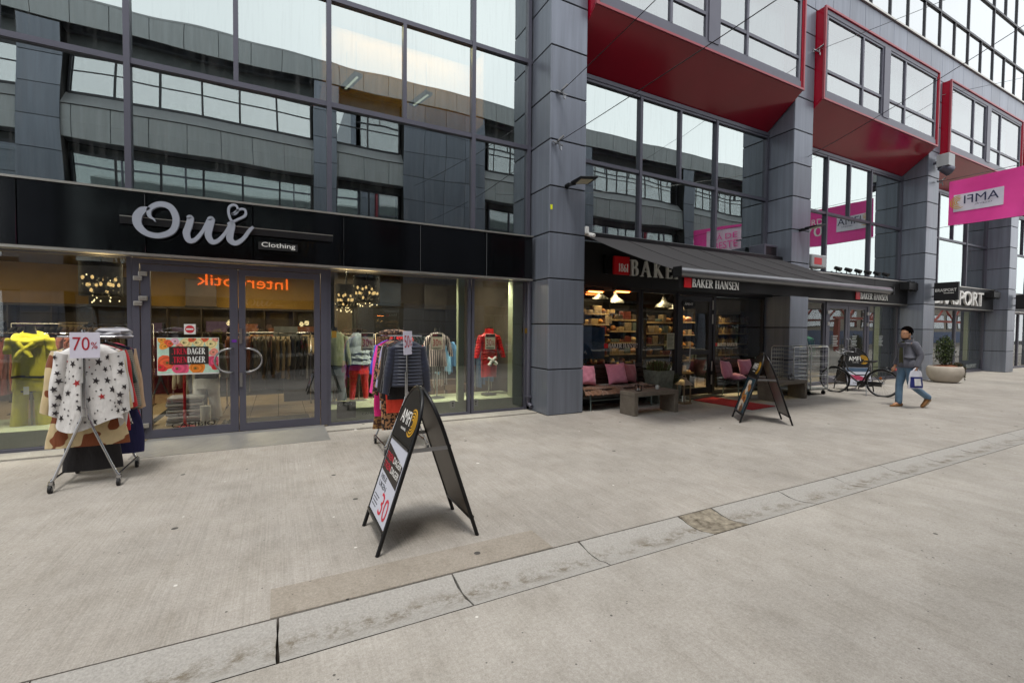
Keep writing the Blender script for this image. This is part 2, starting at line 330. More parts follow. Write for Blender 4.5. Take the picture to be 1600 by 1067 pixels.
def pane(x0, x1, y, z0, z1, gm, parent, name='pane', back=1):
    """glass sheet 10 mm thick: outer skin gm, other faces clear"""
    k = (round(x1 - x0, 3), round(z1 - z0, 3), gm.name, back)
    if k not in PANES:
        b = MB(); b.box(-(x1 - x0) / 2, (x1 - x0) / 2, -0.005, 0.005, -(z1 - z0) / 2, (z1 - z0) / 2, 1); b.m[2 if back == 1 else 4] = 0
        PANES[k] = b.mesh('pane', [gm, G_CLR])
    return link(name, PANES[k], parent, ((x0 + x1) / 2, y, (z0 + z1) / 2))
def text_mesh(body, w, h, d, m, name='lettering'):
    """lettering scaled to w x h, lying in XZ facing -Y, lower-left corner at the origin"""
    cu = bpy.data.curves.new(name, 'FONT'); cu.body = body; cu.size = 1; cu.resolution_u = 3; cu.extrude = 0.0; cu.fill_mode = 'FRONT'
    ob = bpy.data.objects.new(name, cu); COL.objects.link(ob)
    dg = bpy.context.evaluated_depsgraph_get(); me = bpy.data.meshes.new_from_object(ob.evaluated_get(dg))
    bpy.data.objects.remove(ob); bpy.data.curves.remove(cu)
    bm = bmesh.new(); bm.from_mesh(me)
    xs = [v.co.x for v in bm.verts]; ys = [v.co.y for v in bm.verts]; x0, x1, y0, y1 = min(xs), max(xs), min(ys), max(ys)
    if h is None: h = w / (x1 - x0) * (y1 - y0)
    if w is None: w = h / (y1 - y0) * (x1 - x0)
    for v in bm.verts: v.co = Vector(((v.co.x - x0) / (x1 - x0) * w, 0, (v.co.y - y0) / (y1 - y0) * h))
    r = bmesh.ops.extrude_face_region(bm, geom=bm.faces[:])
    bmesh.ops.translate(bm, verts=[g for g in r['geom'] if isinstance(g, bmesh.types.BMVert)], vec=(0, -d, 0))
    bmesh.ops.recalc_face_normals(bm, faces=bm.faces)
    bm.to_mesh(me); bm.free(); me.materials.clear(); me.materials.append(m); me.name = name
    return me
def text(body, loc, w, h, m, parent=None, d=0.004, name='lettering', rot=None, mirror=False):
    me = text_mesh(body, w, h, d, m, name)
    o = link(name, me, parent, loc, rot)
    if mirror: o.scale = (-1, 1, 1)
    return o
def ribbon(pts, ws, n=6):
    """closed outline of a brush stroke through 2-D pts with widths ws (Catmull-Rom)"""
    P = [Vector((p[0], p[1])) for p in pts]; out = []
    for i in range(len(P) - 1):
        p0 = P[max(i - 1, 0)]; p1 = P[i]; p2 = P[i + 1]; p3 = P[min(i + 2, len(P) - 1)]
        for k in range(n):
            t = k / n
            q = 0.5 * ((2 * p1) + (p2 - p0) * t + (2 * p0 - 5 * p1 + 4 * p2 - p3) * t * t + (3 * p1 - p0 - 3 * p2 + p3) * t ** 3)
            out.append((q, ws[i] * (1 - t) + ws[i + 1] * t))
    out.append((P[-1], ws[-1])); a = []; b = []
    for i, (q, w) in enumerate(out):
        d = (out[min(i + 1, len(out) - 1)][0] - out[max(i - 1, 0)][0]).normalized(); nn = Vector((-d.y, d.x)) * w / 2
        a.append(q + nn); b.append(q - nn)
    return a, b
def stroke(mb, pts, ws, o, u, v, w, d, n=6, mi=0):
    """extruded brush stroke built of quads"""
    a, b = ribbon(pts, ws, n); o, u, v, w = Vector(o), Vector(u), Vector(v), Vector(w); m = len(a)
    f = lambda p, k: o + u * p[0] + v * p[1] + w * k
    vs = [f(p, 0) for p in a] + [f(p, 0) for p in b] + [f(p, d) for p in a] + [f(p, d) for p in b]; fs = []
    for i in range(m - 1):
        fs += [(i, i + 1, m + i + 1, m + i), (2 * m + i, 3 * m + i, 3 * m + i + 1, 2 * m + i + 1), (i, 2 * m + i, 2 * m + i + 1, i + 1), (m + i, m + i + 1, 3 * m + i + 1, 3 * m + i)]
    fs += [(0, m, 3 * m, 2 * m), (m - 1, 3 * m - 1, 4 * m - 1, 2 * m - 1)]
    mb.add(vs, fs, mi)
# serif capitals: strokes on a unit-high em; (points, widths)
T, H_ = 0.15, 0.055
def _st(x0, y0, x1, y1, w): return ([(x0, y0), (x1, y1)], [w, w])
def _sf(x, y, w=0.26): return ([(x - w / 2, y), (x + w / 2, y)], [0.05, 0.05])
SER = {
 'B': (0.66, [_st(.16, 0, .16, 1, T), _sf(.14, .025), _sf(.14, .975), ([(.16, .97), (.36, .97), (.49, .87), (.49, .66), (.36, .54), (.16, .53)], [.05, .06, .12, .12, .06, .05]), ([(.16, .52), (.38, .52), (.55, .40), (.55, .14), (.40, .03), (.16, .03)], [.05, .06, .14, .14, .06, .05])]),
 'A': (0.82, [([(.08, 0), (.40, 1)], [.05, .06]), ([(.40, 1), (.72, 0)], [.14, .15]), _st(.20, .34, .58, .34, .05), _sf(.08, .025, .22), _sf(.73, .025, .25)]),
 'K': (0.78, [_st(.16, 0, .16, 1, T), _sf(.16, .025), _sf(.16, .975), ([(.2, .45), (.60, .97)], [.06, .06]), ([(.30, .56), (.68, .03)], [.13, .15]), _sf(.60, .975, .22), _sf(.70, .025, .22)]),
 'E': (0.60, [_st(.16, 0, .16, 1, T), _st(.05, .97, .54, .97, .06), _st(.16, .52, .44, .52, .055), _st(.05, .03, .56, .03, .06), _st(.53, .82, .53, 1, .04), _st(.55, 0, .55, .19, .04), _st(.44, .43, .44, .61, .035)]),
 'R': (0.74, [_st(.16, 0, .16, 1, T), _sf(.14, .025), _sf(.14, .975), ([(.16, .97), (.38, .97), (.53, .86), (.53, .64), (.38, .51), (.16, .50)], [.05, .06, .13, .13, .06, .05]), ([(.34, .52), (.66, .03)], [.12, .15]), _sf(.68, .025, .16)]),
 'H': (0.84, [_st(.16, 0, .16, 1, T), _st(.66, 0, .66, 1, T), _st(.16, .5, .66, .5, .06), _sf(.16, .025), _sf(.16, .975), _sf(.66, .025), _sf(.66, .975)]),
 'N': (0.84, [_st(.14, 0, .14, 1, .06), _st(.68, 0, .68, 1, .06), ([(.12, .97), (.68, .02)], [.15, .15]), _sf(.14, .025, .22), _sf(.10, .975, .18), _sf(.68, .975, .22)]),
 'S': (0.56, [([(.46, .80), (.40, .95), (.26, .985), (.12, .90), (.12, .72), (.28, .56), (.44, .40), (.46, .18), (.32, .03), (.16, .04), (.07, .20)], [.05, .06, .06, .11, .13, .14, .14, .12, .07, .06, .05])]),
 'T': (0.70, [_st(.35, 0, .35, 1, T), _st(.04, .97, .66, .97, .06), _st(.05, .8, .05, 1, .04), _st(.65, .8, .65, 1, .04), _sf(.35, .025)]),
 'D': (0.78, [_st(.16, 0, .16, 1, T), ([(.06, .97), (.34, .97), (.60, .80), (.64, .5), (.60, .2), (.34, .03), (.06, .03)], [.05, .06, .13, .16, .13, .06, .05])]),
 'G': (0.78, [([(.62, .78), (.52, .94), (.38, .98), (.17, .82), (.12, .5), (.17, .18), (.38, .02), (.6, .1)], [.05, .05, .06, .14, .16, .14, .06, .06]), _st(.62, .04, .62, .42, .13), _sf(.60, .42, .26)]),
 'O': (0.80, [([(.40, .98), (.16, .84), (.10, .5), (.16, .16), (.40, .02), (.64, .16), (.70, .5), (.64, .84), (.40, .98)], [.06, .13, .15, .13, .06, .13, .15, .13, .06])]),
 '.': (0.24, [_st(.1, 0, .1, .12, .12)]), ' ': (0.34, []),
 '1': (0.34, [_st(.17, 0, .17, 1, .12), _sf(.17, .025, .26), ([(.04, .86), (.17, .97)], [.04, .06])]),
 '8': (0.56, [([(.28, .98), (.12, .87), (.14, .68), (.28, .55), (.46, .38), (.46, .14), (.28, .02), (.10, .14), (.10, .38), (.28, .55), (.42, .68), (.44, .87), (.28, .98)], [.05, .1, .1, .07, .11, .11, .05, .11, .11, .07, .1, .1, .05])]),
 '6': (0.56, [([(.46, .96), (.22, .78), (.10, .42), (.14, .12), (.28, .02), (.44, .12), (.46, .38), (.32, .55), (.14, .46)], [.04, .09, .12, .12, .06, .12, .12, .06, .05])]),
}
def serif_mb(word, u0, v0, h, o, u, v, w, d, mb=None, mi=0, xs=1.0, gap=0.05):
    mb = mb or MB(); x = u0; k = 0
    for chh in word:
        adv, sts = SER[chh]
        for pts, ws in sts:
            stroke(mb, [(x + p[0] * h * xs, v0 + p[1] * h) for p in pts], [q * h for q in ws], o, u, v, w, d + 0.0006 * (k % 7), 4, mi); k += 1
        x += (adv + gap) * h * xs
    return mb, x
def serif_w(word, gap=0.05): return sum(SER[c][0] + gap for c in word)
def arcs_mb(mb, c, r, o, u, v, w, d, mi=0, a0=-2.2, a1=1.9):
    for i, q in enumerate((1.0, 0.76, 0.52, 0.28)):
        pts = [(c[0] + r * q * math.cos(a0 + (a1 - a0) * k / 10 + i * .15), c[1] + r * q * math.sin(a0 + (a1 - a0) * k / 10 + i * .15)) for k in range(11)]
        stroke(mb, pts, [r * .03] + [r * .13] * 9 + [r * .03], o, u, v, w, d, 2, mi)
# ================================================================== THE GROUND
def gbox(name, x0, x1, y0, y1, z0, z1, m):
    o = MB().box(x0, x1, y0, y1, z0, z1).build(name, m); return kind(o, 'structure')
gbox('subsoil', -80, 140, -60, 60, -1.0, -0.09, mat('subsoil', '1c1a17', 0.95))
gbox('pavement', -30, 90, 2.795, 7.95, -0.3, 0.0, M_PAVE)
gbox('street', -30, 90, -12, 2.402, -0.3, 0.0, M_ROAD)
gbox('pavement_far', 48, 90, 7.95, 40, -0.3, 0.0, M_PAVE)
kind(MB().box(-0.05, 1.80, 2.797, 3.11, 0.0, 0.004).build('pavement_repair', M_PATCH), 'structure')
kind(MB().box(-10.2, 4.40, 7.44, 7.95, 0.0, 0.022).build('shop_sill', M_SILL), 'structure')
ch = bpy.data.objects.new('drain_channel', None); COL.objects.link(ch); kind(ch, 'structure')
kind(MB().box(-30, 90, 2.402, 2.795, -0.3, -0.075).build('channel_bed', mat('channel_bed', '2e2822', 0.95), ch), 'structure')
def chan_stone(x0, x1, m, seed):
    rnd = random.Random(seed); mb = MB(); prof = [(2.411, -0.001), (2.47, -0.012), (2.53, -0.026), (2.60, -0.032), (2.67, -0.026), (2.73, -0.011), (2.785, -0.001)]
    n = 3; jl = [rnd.uniform(0, .008) for _ in prof]; jr = [rnd.uniform(0, .008) for _ in prof]
    vs = []
    for i in range(n + 1):
        for k, (y, z) in enumerate(prof): vs.append((x0 + jl[k] + (x1 - jr[k] - x0 - jl[k]) * i / n, y, z + rnd.uniform(-.001, .001)))
    q = len(prof); mb.add(vs, [(i * q + k, (i + 1) * q + k, (i + 1) * q + k + 1, i * q + k + 1) for i in range(n) for k in range(q - 1)])
    for i in (0, n):
        b = [(vs[i * q + k][0], vs[i * q + k][1], -0.08) for k in range(q)]; a = vs[i * q:(i + 1) * q]
        mb.add(a + b, [(k, k + 1, q + k + 1, q + k) for k in range(q - 1)])
    return mb.build('channel_stone', m, ch)
xs = [-6, -5, -4, -3, -2.01, -1.01, -0.012, 1.011, 2.027, 3.08, 3.50, 4.489, 5.477] + [6.48 + i for i in range(24)]
for i in range(len(xs) - 1): chan_stone(xs[i] + 0.003, xs[i + 1] - 0.003, mat('channel_repair', '978f7f', .9, 0, .2, (16, 16, 16), .4, 80, dark='4c4337') if i == 9 else M_CHAN, i)

# checker plate ramp at the clothes shop door
rm = MB(); rm.add([(-1.62, 6.93, .004), (.66, 6.93, .004), (.64, 7.62, .05), (-1.60, 7.62, .05), (-1.60, 7.80, .052), (.64, 7.80, .052), (-1.62, 6.93, 0), (.66, 6.93, 0), (.64, 7.8, 0.0), (-1.6, 7.8, 0.0)],
    [(0, 1, 2, 3), (3, 2, 5, 4), (6, 7, 1, 0), (7, 8, 5, 2, 1), (9, 6, 0, 3, 4)])
def plate_mat():
    m = mat('checker_plate', '9b9a97', 0.45, 0.55, 0.12); t = m.node_tree; n = t.nodes; l = t.links
    w = n.new('ShaderNodeTexVoronoi'); w.inputs['Scale'].default_value = 1; w.feature = 'F1'; w.inputs['Randomness'].default_value = 0
    mp = n.new('ShaderNodeMapping'); mp.inputs['Scale'].default_value = (24, 24, 1); mp.inputs['Rotation'].default_value = (0, 0, 0.785)
    l.new(n.new('ShaderNodeNewGeometry').outputs['Position'], mp.inputs[0]); l.new(mp.outputs[0], w.inputs['Vector'])
    bp = n.new('ShaderNodeBump'); bp.inputs['Distance'].default_value = .006; bp.invert = True; l.new(w.outputs['Distance'], bp.inputs['Height']); l.new(bp.outputs[0], n['Principled BSDF'].inputs['Normal']); return m
tag(rm.build('threshold_ramp', plate_mat()), 'low grey checker plate ramp in front of the clothes shop double door', 'ramp')

# ================================================================== THE SHOPPING BUILDING
YF, YG, YB = 7.13, 7.85, 6.92            # column faces, shop glass, fronts of the red bays
CX = [4.44, 11.79, 19.13, 26.42, 33.76, 41.10]; CW = 0.80
JZ = [0.0, 0.86, 1.71, 2.555, 3.405, 4.255, 5.105, 5.95, 6.80, 7.65, 8.50, 9.35, 10.04]
TOPZ = 15.6
bld = thing('shopping_building', 'long dark grey panelled shopping building with red bay windows above the shops', 'building')
def column(x, first):
    c = MB().box(x + .02, x + CW - .02, YF + .02, 8.3, 0.0, JZ[-1]).build('column', M_CORE, bld)
    for i in range(len(JZ) - 1):
        z0, z1 = JZ[i] + (.012 if i else .01), JZ[i + 1] - .012
        piece('panel', x, x + CW, YF, YF + .022, z0, z1, M_PANEL, c)
        o = link('panel', boxmesh(YG - YF - .026, .02, z1 - z0, M_PANEL), c, (x + .01, (YF + .024 + YG) / 2, (z0 + z1) / 2), (0, 0, -PI / 2))
        if x < 30: link('panel', boxmesh(YG - YF - .026, .02, z1 - z0, M_PANEL), c, (x + CW - .01, (YF + .024 + YG) / 2, (z0 + z1) / 2), (0, 0, PI / 2))
for x in CX: column(x, 0)
column(-10.25 - CW, 0)
# shell: slabs, back wall, roof, ends
MB().box(4.2, 47.9, 16, 16.3, 0, TOPZ).box(-11, 4.2, 16, 16.3, 0, 11).box(-11.3, -11, 7.9, 16.3, 0, 11).box(47.9, 48.2, 7.3, 16.3, 0, TOPZ).box(3.9, 4.2, 7.22, 16, 11.0, TOPZ).build('outer_wall', M_PANEL, bld)
MB().box(4.2, 47.9, 7.3, 16, TOPZ - .3, TOPZ).box(-11, 4.2, 7.98, 16, 10.8, 11.0).build('roof', M_IND, bld)
MB().box(-11, 4.44, 7.78, 8.1, 11.0, 11.12).build('roof_edge', M_ALU, bld)
for z in (3.0, 6.95, 10.4): MB().box(-11, 47.9, 7.98, 16, z, z + .35).build('floor_slab', M_CEIL, bld)

# ---- glazing helper: frame members and panes, all separate parts under one wall part
def vbar(p, x, y, z0, z1, w=.07, d=.09, m=None): return MB().box(x - w / 2, x + w / 2, y - d * .55, y + d * .45, z0, z1).build('mullion', m or M_FRAME, p)
def hbar(p, x0, x1, y, z, h=.07, d=.08, m=None): return MB().box(x0, x1, y - d * .55, y + d * .45, z - h / 2, z + h / 2).build('transom', m or M_FRAME, p)
def curtain(x0, x1, full, half, levels, gm, y=YG, w=.07):
    """levels: z list; full mullions run through, half mullions only between level 1 and 2"""
    p = MB().box(x0, x1, y - .03, y + .03, levels[0] - .06, levels[0]).build('window_wall', M_FRAME, bld)
    for z in levels[1:]: hbar(p, x0, x1, y, z, .075)
    for x in full: vbar(p, x, y - .004, levels[0], levels[-1], w, .10)
    for x in half: vbar(p, x, y, levels[1] + .038, levels[2] - .038, w - .01, .085)
    for i in range(len(levels) - 1):
        ed = sorted(set([x0] + full + (half if i == 1 else []) + [x1]))
        for a, b in zip(ed, ed[1:]):
            if b - a > .25: pane(a, b, y + .012 + .002 * (i % 2), levels[i] + .02, levels[i + 1] - .02, gm, p)
    return p
cur = curtain(-10.25, 4.44, [-9.31, -6.80, -4.29, -1.775, 0.735, 3.205, 4.37], [-8.05, -5.54, -3.03, -0.53, 1.94], [3.42, 5.15, 6.81, 9.4, 11.0], G_UP)
for x in CX[:-1]:
    curtain(x + CW, x + 7.34, [x + CW + .03, x + 2.81, x + 5.30, x + 7.305], [x + 4.05], [3.42, 5.15, 6.83], G_UP)
    MB().box(x + CW, x + 7.34, YG - .06, YG + .03, 6.845, 6.93).build('head_rail', M_FRAME, bld)
# ---- upper storey: panel band, gutter cap, glazing
bx = -10.25
band = MB().box(4.2, 47.9, YF + .03, YF + .3, 10.045, 11.0).build('parapet_band', M_CORE, bld)
k = 0
while bx < 47:
    if bx > 4.0: piece('panel', bx + .006, bx + .8085, YF, YF + .03, 10.05, 10.99, M_PANEL, band)
    bx += .8145
MB().box(4.2, 47.9, YF - .05, YF + .34, 11.0, 11.05).build('gutter_cap', M_ALU, bld)
up = MB().box(4.2, 47.9, YF + .09, YF + .15, 11.05, 11.10).build('window_wall', M_FRAME_D, bld)
for z in (12.42, 13.96, 15.5): hbar(up, 4.2, 47.9, YF + .12, z, .07, .08, M_FRAME_D)
x = 4.48; i = 0
while x < 47.5:
    for q, (z0, z1) in enumerate(((11.1, 12.385), (12.455, 13.925), (13.995, 15.47))):
        if q != 1 or i % 2 == 0:
            vbar(up, x, YF + .12, z0, z1, .05, .07, M_FRAME_D)
            wd = 2.206 if q == 1 else 1.103
            pane(x, x + wd, YF + .125 + .002 * q, z0 - .01, z1 + .01, G_TOP, up)
    x += 1.103; i += 1
# ---- red bay windows
def bay(x):
    x0, x1, zb, zt = x + .83, x + 7.31, 7.66, 10.02
    b = MB()
    b.add([(x0, YB, zb), (x1, YB, zb), (x1 + .0, YG + .02, 6.93), (x0, YG + .02, 6.93), (x0, YB, zb + .04), (x1, YB, zb + .04), (x1, YG + .02, 6.99), (x0, YG + .02, 6.99)],
          [(0, 1, 2, 3), (4, 7, 6, 5), (0, 4, 5, 1), (1, 5, 6, 2), (3, 2, 6, 7), (0, 3, 7, 4)])
    o = b.build('red_bay', M_RED, bld)                                       # the sloping soffit
    for xa, xb in ((x0, x0 + .09), (x1 - .09, x1)):
        MB().box(xa, xb, YB, 7.88, zb + .045, zt - .05).add([(xa, YB + .02, zb + .043), (xa, 7.84, zb + .043), (xa, 7.84, 7.0), (xb, YB + .02, zb + .043), (xb, 7.84, zb + .043), (xb, 7.84, 7.0)],
            [(0, 1, 2), (3, 5, 4), (0, 3, 4, 1), (1, 4, 5, 2), (2, 5, 3, 0)]).build('bay_cheek', M_RED, o)
    MB().box(x0, x1, YB - .012, 7.88, zt - .045, zt).build('bay_top', M_RED, o)
    MB().box(x0 - .01, x1 + .01, YB - .03, YB + .02, zb - .012, zb + .035).box(x0 - .01, x1 + .01, YB - .03, YB + .02, zt - .03, zt + .02).box(x0 - .01, x0 + .035, YB - .03, YB + .02, zb + .037, zt - .032).box(x1 - .035, x1 + .01, YB - .03, YB + .02, zb + .037, zt - .032).build('bay_trim', M_REDTRIM, o)
    MB().box(x0 + .10, x1 - .10, YB, YB + .10, zb + .045, zb + .20).box(x0 + .10, x1 - .10, YB, YB + .1, zt - .16, zt - .05).build('window_sill', M_FRAME, o)
    xm0, xm1 = x0 + 3.02, x0 + 3.34
    MB().box(xm0, xm1, YB - .015, YB + .1, zb + .20, zt - .16).build('centre_pier', M_FRAME, o)
    for a, c, mm in ((x0 + .12, xm0, x0 + 1.93), (xm1, x1 - .12, x0 + 4.33)):
        MB().box(a, a + .07, YB + .01, YB + .09, zb + .2, zt - .16).box(c - .07, c, YB + .01, YB + .09, zb + .2, zt - .16).box(a, c, YB + .012, YB + .088, zb + .2, zb + .26).box(a, c, YB + .012, YB + .088, zt - .22, zt - .16).build('window_frame', M_FRAME, o)
        MB().box(mm - .035, mm + .035, YB + .008, YB + .085, zb + .26, zt - .22).build('mullion', M_FRAME, o)
        MB().box(a + .07, c - .07, YB + .015, YB + .08, 8.40, 8.47).build('transom', M_FRAME, o)
        for u0, u1 in ((a + .06, mm), (mm, c - .06)):
            for z0, z1 in ((zb + .25, 8.41), (8.46, zt - .21)): pane(u0, u1, YB + .05, z0, z1, G_OFF, o)
    MB().box(x0 + .1, x1 - .1, YB + .45, YB + .5, zb + .1, zt - .1).build('blind', mat('blind_pale', 'd4dad6', 0.9, 0, .05), o)
for x in CX[:-1]: bay(x)
MB().box(4.46, 47.9, 7.86, 7.97, 6.94, 10.03).build('upper_wall', M_PANEL, bld)

# ---- shop fascias
def fascia(x0, x1, z0, z1, y, m, step, trim=True, ycap=None):
    f = MB().box(x0, x1, y + .03, YG + .1, z0 + .01, z1 - .01).build('fascia', M_CORE, bld)
    x = x0
    while x < x1 - .02:
        e = min(x + step, x1); piece('panel', x + .004, e - .004, y, y + .03, z0, z1, m, f); x = e
    if trim:
        MB().box(x0, x1, y - .02, YG - .06, z1 + .002, z1 + .03).build('fascia_cap', M_ALU, f)
        MB().box(x0, x1, y - .015, YG - .05, z0 - .035, z0 - .002).build('fascia_trim', M_ALU, f)
    return f
fascia(-10.2, 4.36, 2.575, 3.37, 7.60, M_BLACKGL, 1.235)
fascia(5.245, 11.785, 2.52, 3.42, 7.60, M_BLACK, 2.18, False)
fascia(12.595, 19.12, 2.56, 3.30, 7.56, M_BLACK, 2.17)
fascia(19.94, 26.41, 2.56, 3.36, 7.56, M_BLACK, 2.15)
fascia(27.23, 33.75, 2.56, 3.3, 7.56, M_BLACK, 2.15)
fascia(34.57, 41.09, 2.56, 3.3, 7.56, M_BLACK, 2.15)

# ---- shop fronts
def shop_window(x0, x1, z0=.06, z1=2.53, m=M_FRAME, gm=None, y=YG):
    p = MB().box(x0, x1, y - .05, y + .04, 0.0, z0).box(x0, x1, y - .05, y + .04, z1, z1 + .06).box(x0, x0 + .05, y - .048, y + .04, z0, z1).box(x1 - .05, x1, y - .048, y + .04, z0, z1).build('shop_window', m, bld)
    pane(x0 + .04, x1 - .04, y, z0 - .01, z1 + .01, gm or G_SHOP, p); return p
for a, c in ((-10.2, -7.0), (-7.0, -4.6), (-4.6, -1.76), (.70, 3.17), (3.19, 4.37)): shop_window(a, c)
for a, c in ((5.25, 7.32), (7.34, 8.47), (9.78, 11.76)): shop_window(a, c, .10, 2.47, M_FRAME_D)
for a, c in ((12.62, 14.66), (17.16, 19.1)): shop_window(a, c, .10, 2.47)
shop_window(19.96, 23.64, .10, 2.47); shop_window(23.66, 26.38, .10, 2.47)
for a, c in ((27.25, 30.3), (30.3, 33.7), (34.6, 38), (38, 41)): shop_window(a, c, .10, 2.47)
def door_leaf(x0, x1, z0, z1, m, st, bot, top, parent, mid=None, y=7.83):
    d = MB().box(x0, x0 + st, y - .03, y + .03, z0, z1).box(x1 - st, x1, y - .03, y + .03, z0, z1).box(x0 + st, x1 - st, y - .03, y + .03, z0, z0 + bot).box(x0 + st, x1 - st, y - .03, y + .03, z1 - top, z1)
    if mid: d.box(x0 + st, x1 - st, y - .03, y + .03, mid[0], mid[1])
    d = d.build('door', m, parent)
    cuts = [(z0 + bot, mid[0]), (mid[1], z1 - top)] if mid else [(z0 + bot, z1 - top)]
    for a, c in cuts: pane(x0 + st - .01, x1 - st + .01, y, a - .01, c + .01, G_SHOP, d)
    return d
# clothes shop door
MB().box(-1.755, -1.675, 7.79, 7.89, .05, 2.53).box(.60, .70, 7.79, 7.89, .05, 2.53).box(-1.675, .60, 7.79, 7.89, 2.465, 2.53).build('door_frame', M_FRAME, bld)
dl = door_leaf(-1.665, -.53, .058, 2.455, M_FRAME, .105, .115, .09, bld); dr = door_leaf(-.52, .59, .058, 2.455, M_FRAME, .085, .115, .09, bld)
def dhandle(xc, sgn, par):
    pts = [(xc, 7.80, 1.29)] + [(xc + sgn * (.02 + .20 * math.sin(PI * k / 12)) , 7.74, 1.115 + .175 * math.cos(PI * k / 12)) for k in range(13)] + [(xc, 7.80, .94)]
    MB().tube(pts, .013, 8).build('handle', M_STEEL, par, 50)
dhandle(-.60, -1, dl); dhandle(-.44, 1, dr)
for z0, z1 in ((1.36, 1.585), (.72, .93)): MB().box(-.515, -.478, 7.785, 7.80, z0, z1).build('lock_plate', M_STEEL, dr)
for z in (2.32, 2.255, 1.985, 1.915, .245, .175):
    off = 0 if round(z * 1000) in (2255, 1915, 175) else .055
    MB().box(-1.735 + off, -1.64 + off, 7.765, 7.80, z - .03, z + .03).build('hinge', M_ALU, dl, bevel=.006)
# bakery door
MB().box(8.47, 8.53, 7.78, 7.9, 0, 2.53).box(9.72, 9.78, 7.78, 7.9, 0, 2.53).box(8.53, 9.72, 7.78, 7.9, 2.46, 2.53).build('door_frame', M_FRAME_D, bld)
db = door_leaf(8.54, 9.71, .05, 2.45, M_FRAME_D, .13, .14, .12, bld, (1.02, 1.12))
MB().tube([(8.63, 7.80, 1.24), (8.83, 7.72, 1.24), (8.83, 7.72, .84), (8.63, 7.80, .84)], .014, 8).build('handle', M_STEEL, db, 50)
for z in (2.25, 1.9, .72, .38): MB().tube([(9.69, 7.785, z - .12), (9.69, 7.785, z + .12)], .018, 8).build('hinge', M_ALU, db, 50)
# sport shop door
MB().box(14.69, 14.79, 7.78, 7.9, 0, 2.53).box(17.05, 17.15, 7.78, 7.9, 0, 2.53).box(14.79, 17.05, 7.78, 7.9, 2.43, 2.53).build('door_frame', M_FRAME, bld)
d1 = door_leaf(14.80, 15.91, .05, 2.42, M_FRAME, .11, .2, .1, bld); d2 = door_leaf(15.93, 17.04, .05, 2.42, M_FRAME, .11, .2, .1, bld)
for z in (2.2, 1.85): MB().box(14.74, 14.84, 7.765, 7.80, z - .05, z + .05).build('hinge', M_ALU, d1); MB().box(17.0, 17.1, 7.765, 7.80, z - .05, z + .05).build('hinge', M_ALU, d2)
for xc, p in ((15.83, d1), (16.0, d2)): MB().tube([(xc, 7.78, .9), (xc, 7.73, .95), (xc, 7.73, 1.35), (xc, 7.78, 1.4)], .014, 8).build('handle', M_STEEL, p, 50)
# drain pipe beside the first column
MB().tube([(4.395, 7.78, .17), (4.395, 7.78, 2.55)], .045, 12).tube([(4.395, 7.80, .2), (4.395, 7.76, .13), (4.40, 7.66, .09)], .042, 12).box(4.33, 4.46, 7.70, 7.84, .26, .30).build('drain_pipe', M_FRAME, bld, 50)

# ================================================================== THE BUILDING ACROSS THE STREET (seen in the panes)
opp = thing('opposite_building', 'grey panelled building across the street, mirrored in the upper panes', 'building')
OX0, OX1, OY = -11.0, 29.5, -2.5
M_OCAP = mat('metal_sill_pale', '9a9c9e', 0.5, 0.3, 0.08)
MB().box(OX0, OX1, -9, -3.2, 0, 11.3).build('outer_wall', M_IND, opp)
ow = MB().box(OX0, OX1, -3.2, -2.9, 10.63, 11.4).build('parapet', M_PANEL, opp)
MB().add([(OX0, -2.48, 11.42), (OX1, -2.48, 11.42), (OX1, -3.4, 11.78), (OX0, -3.4, 11.78), (OX0, -2.48, 11.36), (OX1, -2.48, 11.36), (OX1, -3.4, 11.36), (OX0, -3.4, 11.36)], [(0, 1, 2, 3), (4, 7, 6, 5), (0, 4, 5, 1), (1, 5, 6, 2), (2, 6, 7, 3), (3, 7, 4, 0)]).build('roof_cap', M_OCAP, opp)
def bandrow(z0, z1, y, par, skip=()):
    x = OX0
    while x < OX1 - .1:
        if not any(a < x + .46 < c for a, c in skip):
            o = link('panel', boxmesh(.915, .03, z1 - z0, M_PANEL_L), par, (x + .465, y, (z0 + z1) / 2), (0, 0, PI))
        x += .93
bandrow(10.63, 11.36, -2.5, ow)
MB().box(OX0, OX1, -3.19, -3.1, 9.94, 10.62).box(OX0, OX1, -3.19, -3.05, 6.98, 7.21).build('lintel', mat('opposite_lintel', '6f7375', .6, .1, .2), opp)
blockx = [(4.45, 7.95)]
colx = [-13.0 + 7.0 * i for i in range(1, 7)]                                   # slim piers
lo = MB().box(OX0, OX1, -3.0, -2.6, 7.22, 8.15).build('spandrel', M_PANEL, opp); bandrow(7.22, 8.15, -2.55, lo, blockx)
MB().add([(OX0, -2.5, 8.17), (OX1, -2.5, 8.17), (OX1, -2.95, 8.66), (OX0, -2.95, 8.66), (OX0, -2.95, 8.15), (OX1, -2.95, 8.15)], [(0, 1, 2, 3), (0, 4, 5, 1), (4, 3, 2, 5)]).build('sloping_sill', M_OCAP, opp)
wins = [(-11, -6.7), (-5.6, 1.1), (2.0, 4.35), (8.3, 12.9), (13.9, 20.0), (20.9, 26), (26.9, 29.5)]
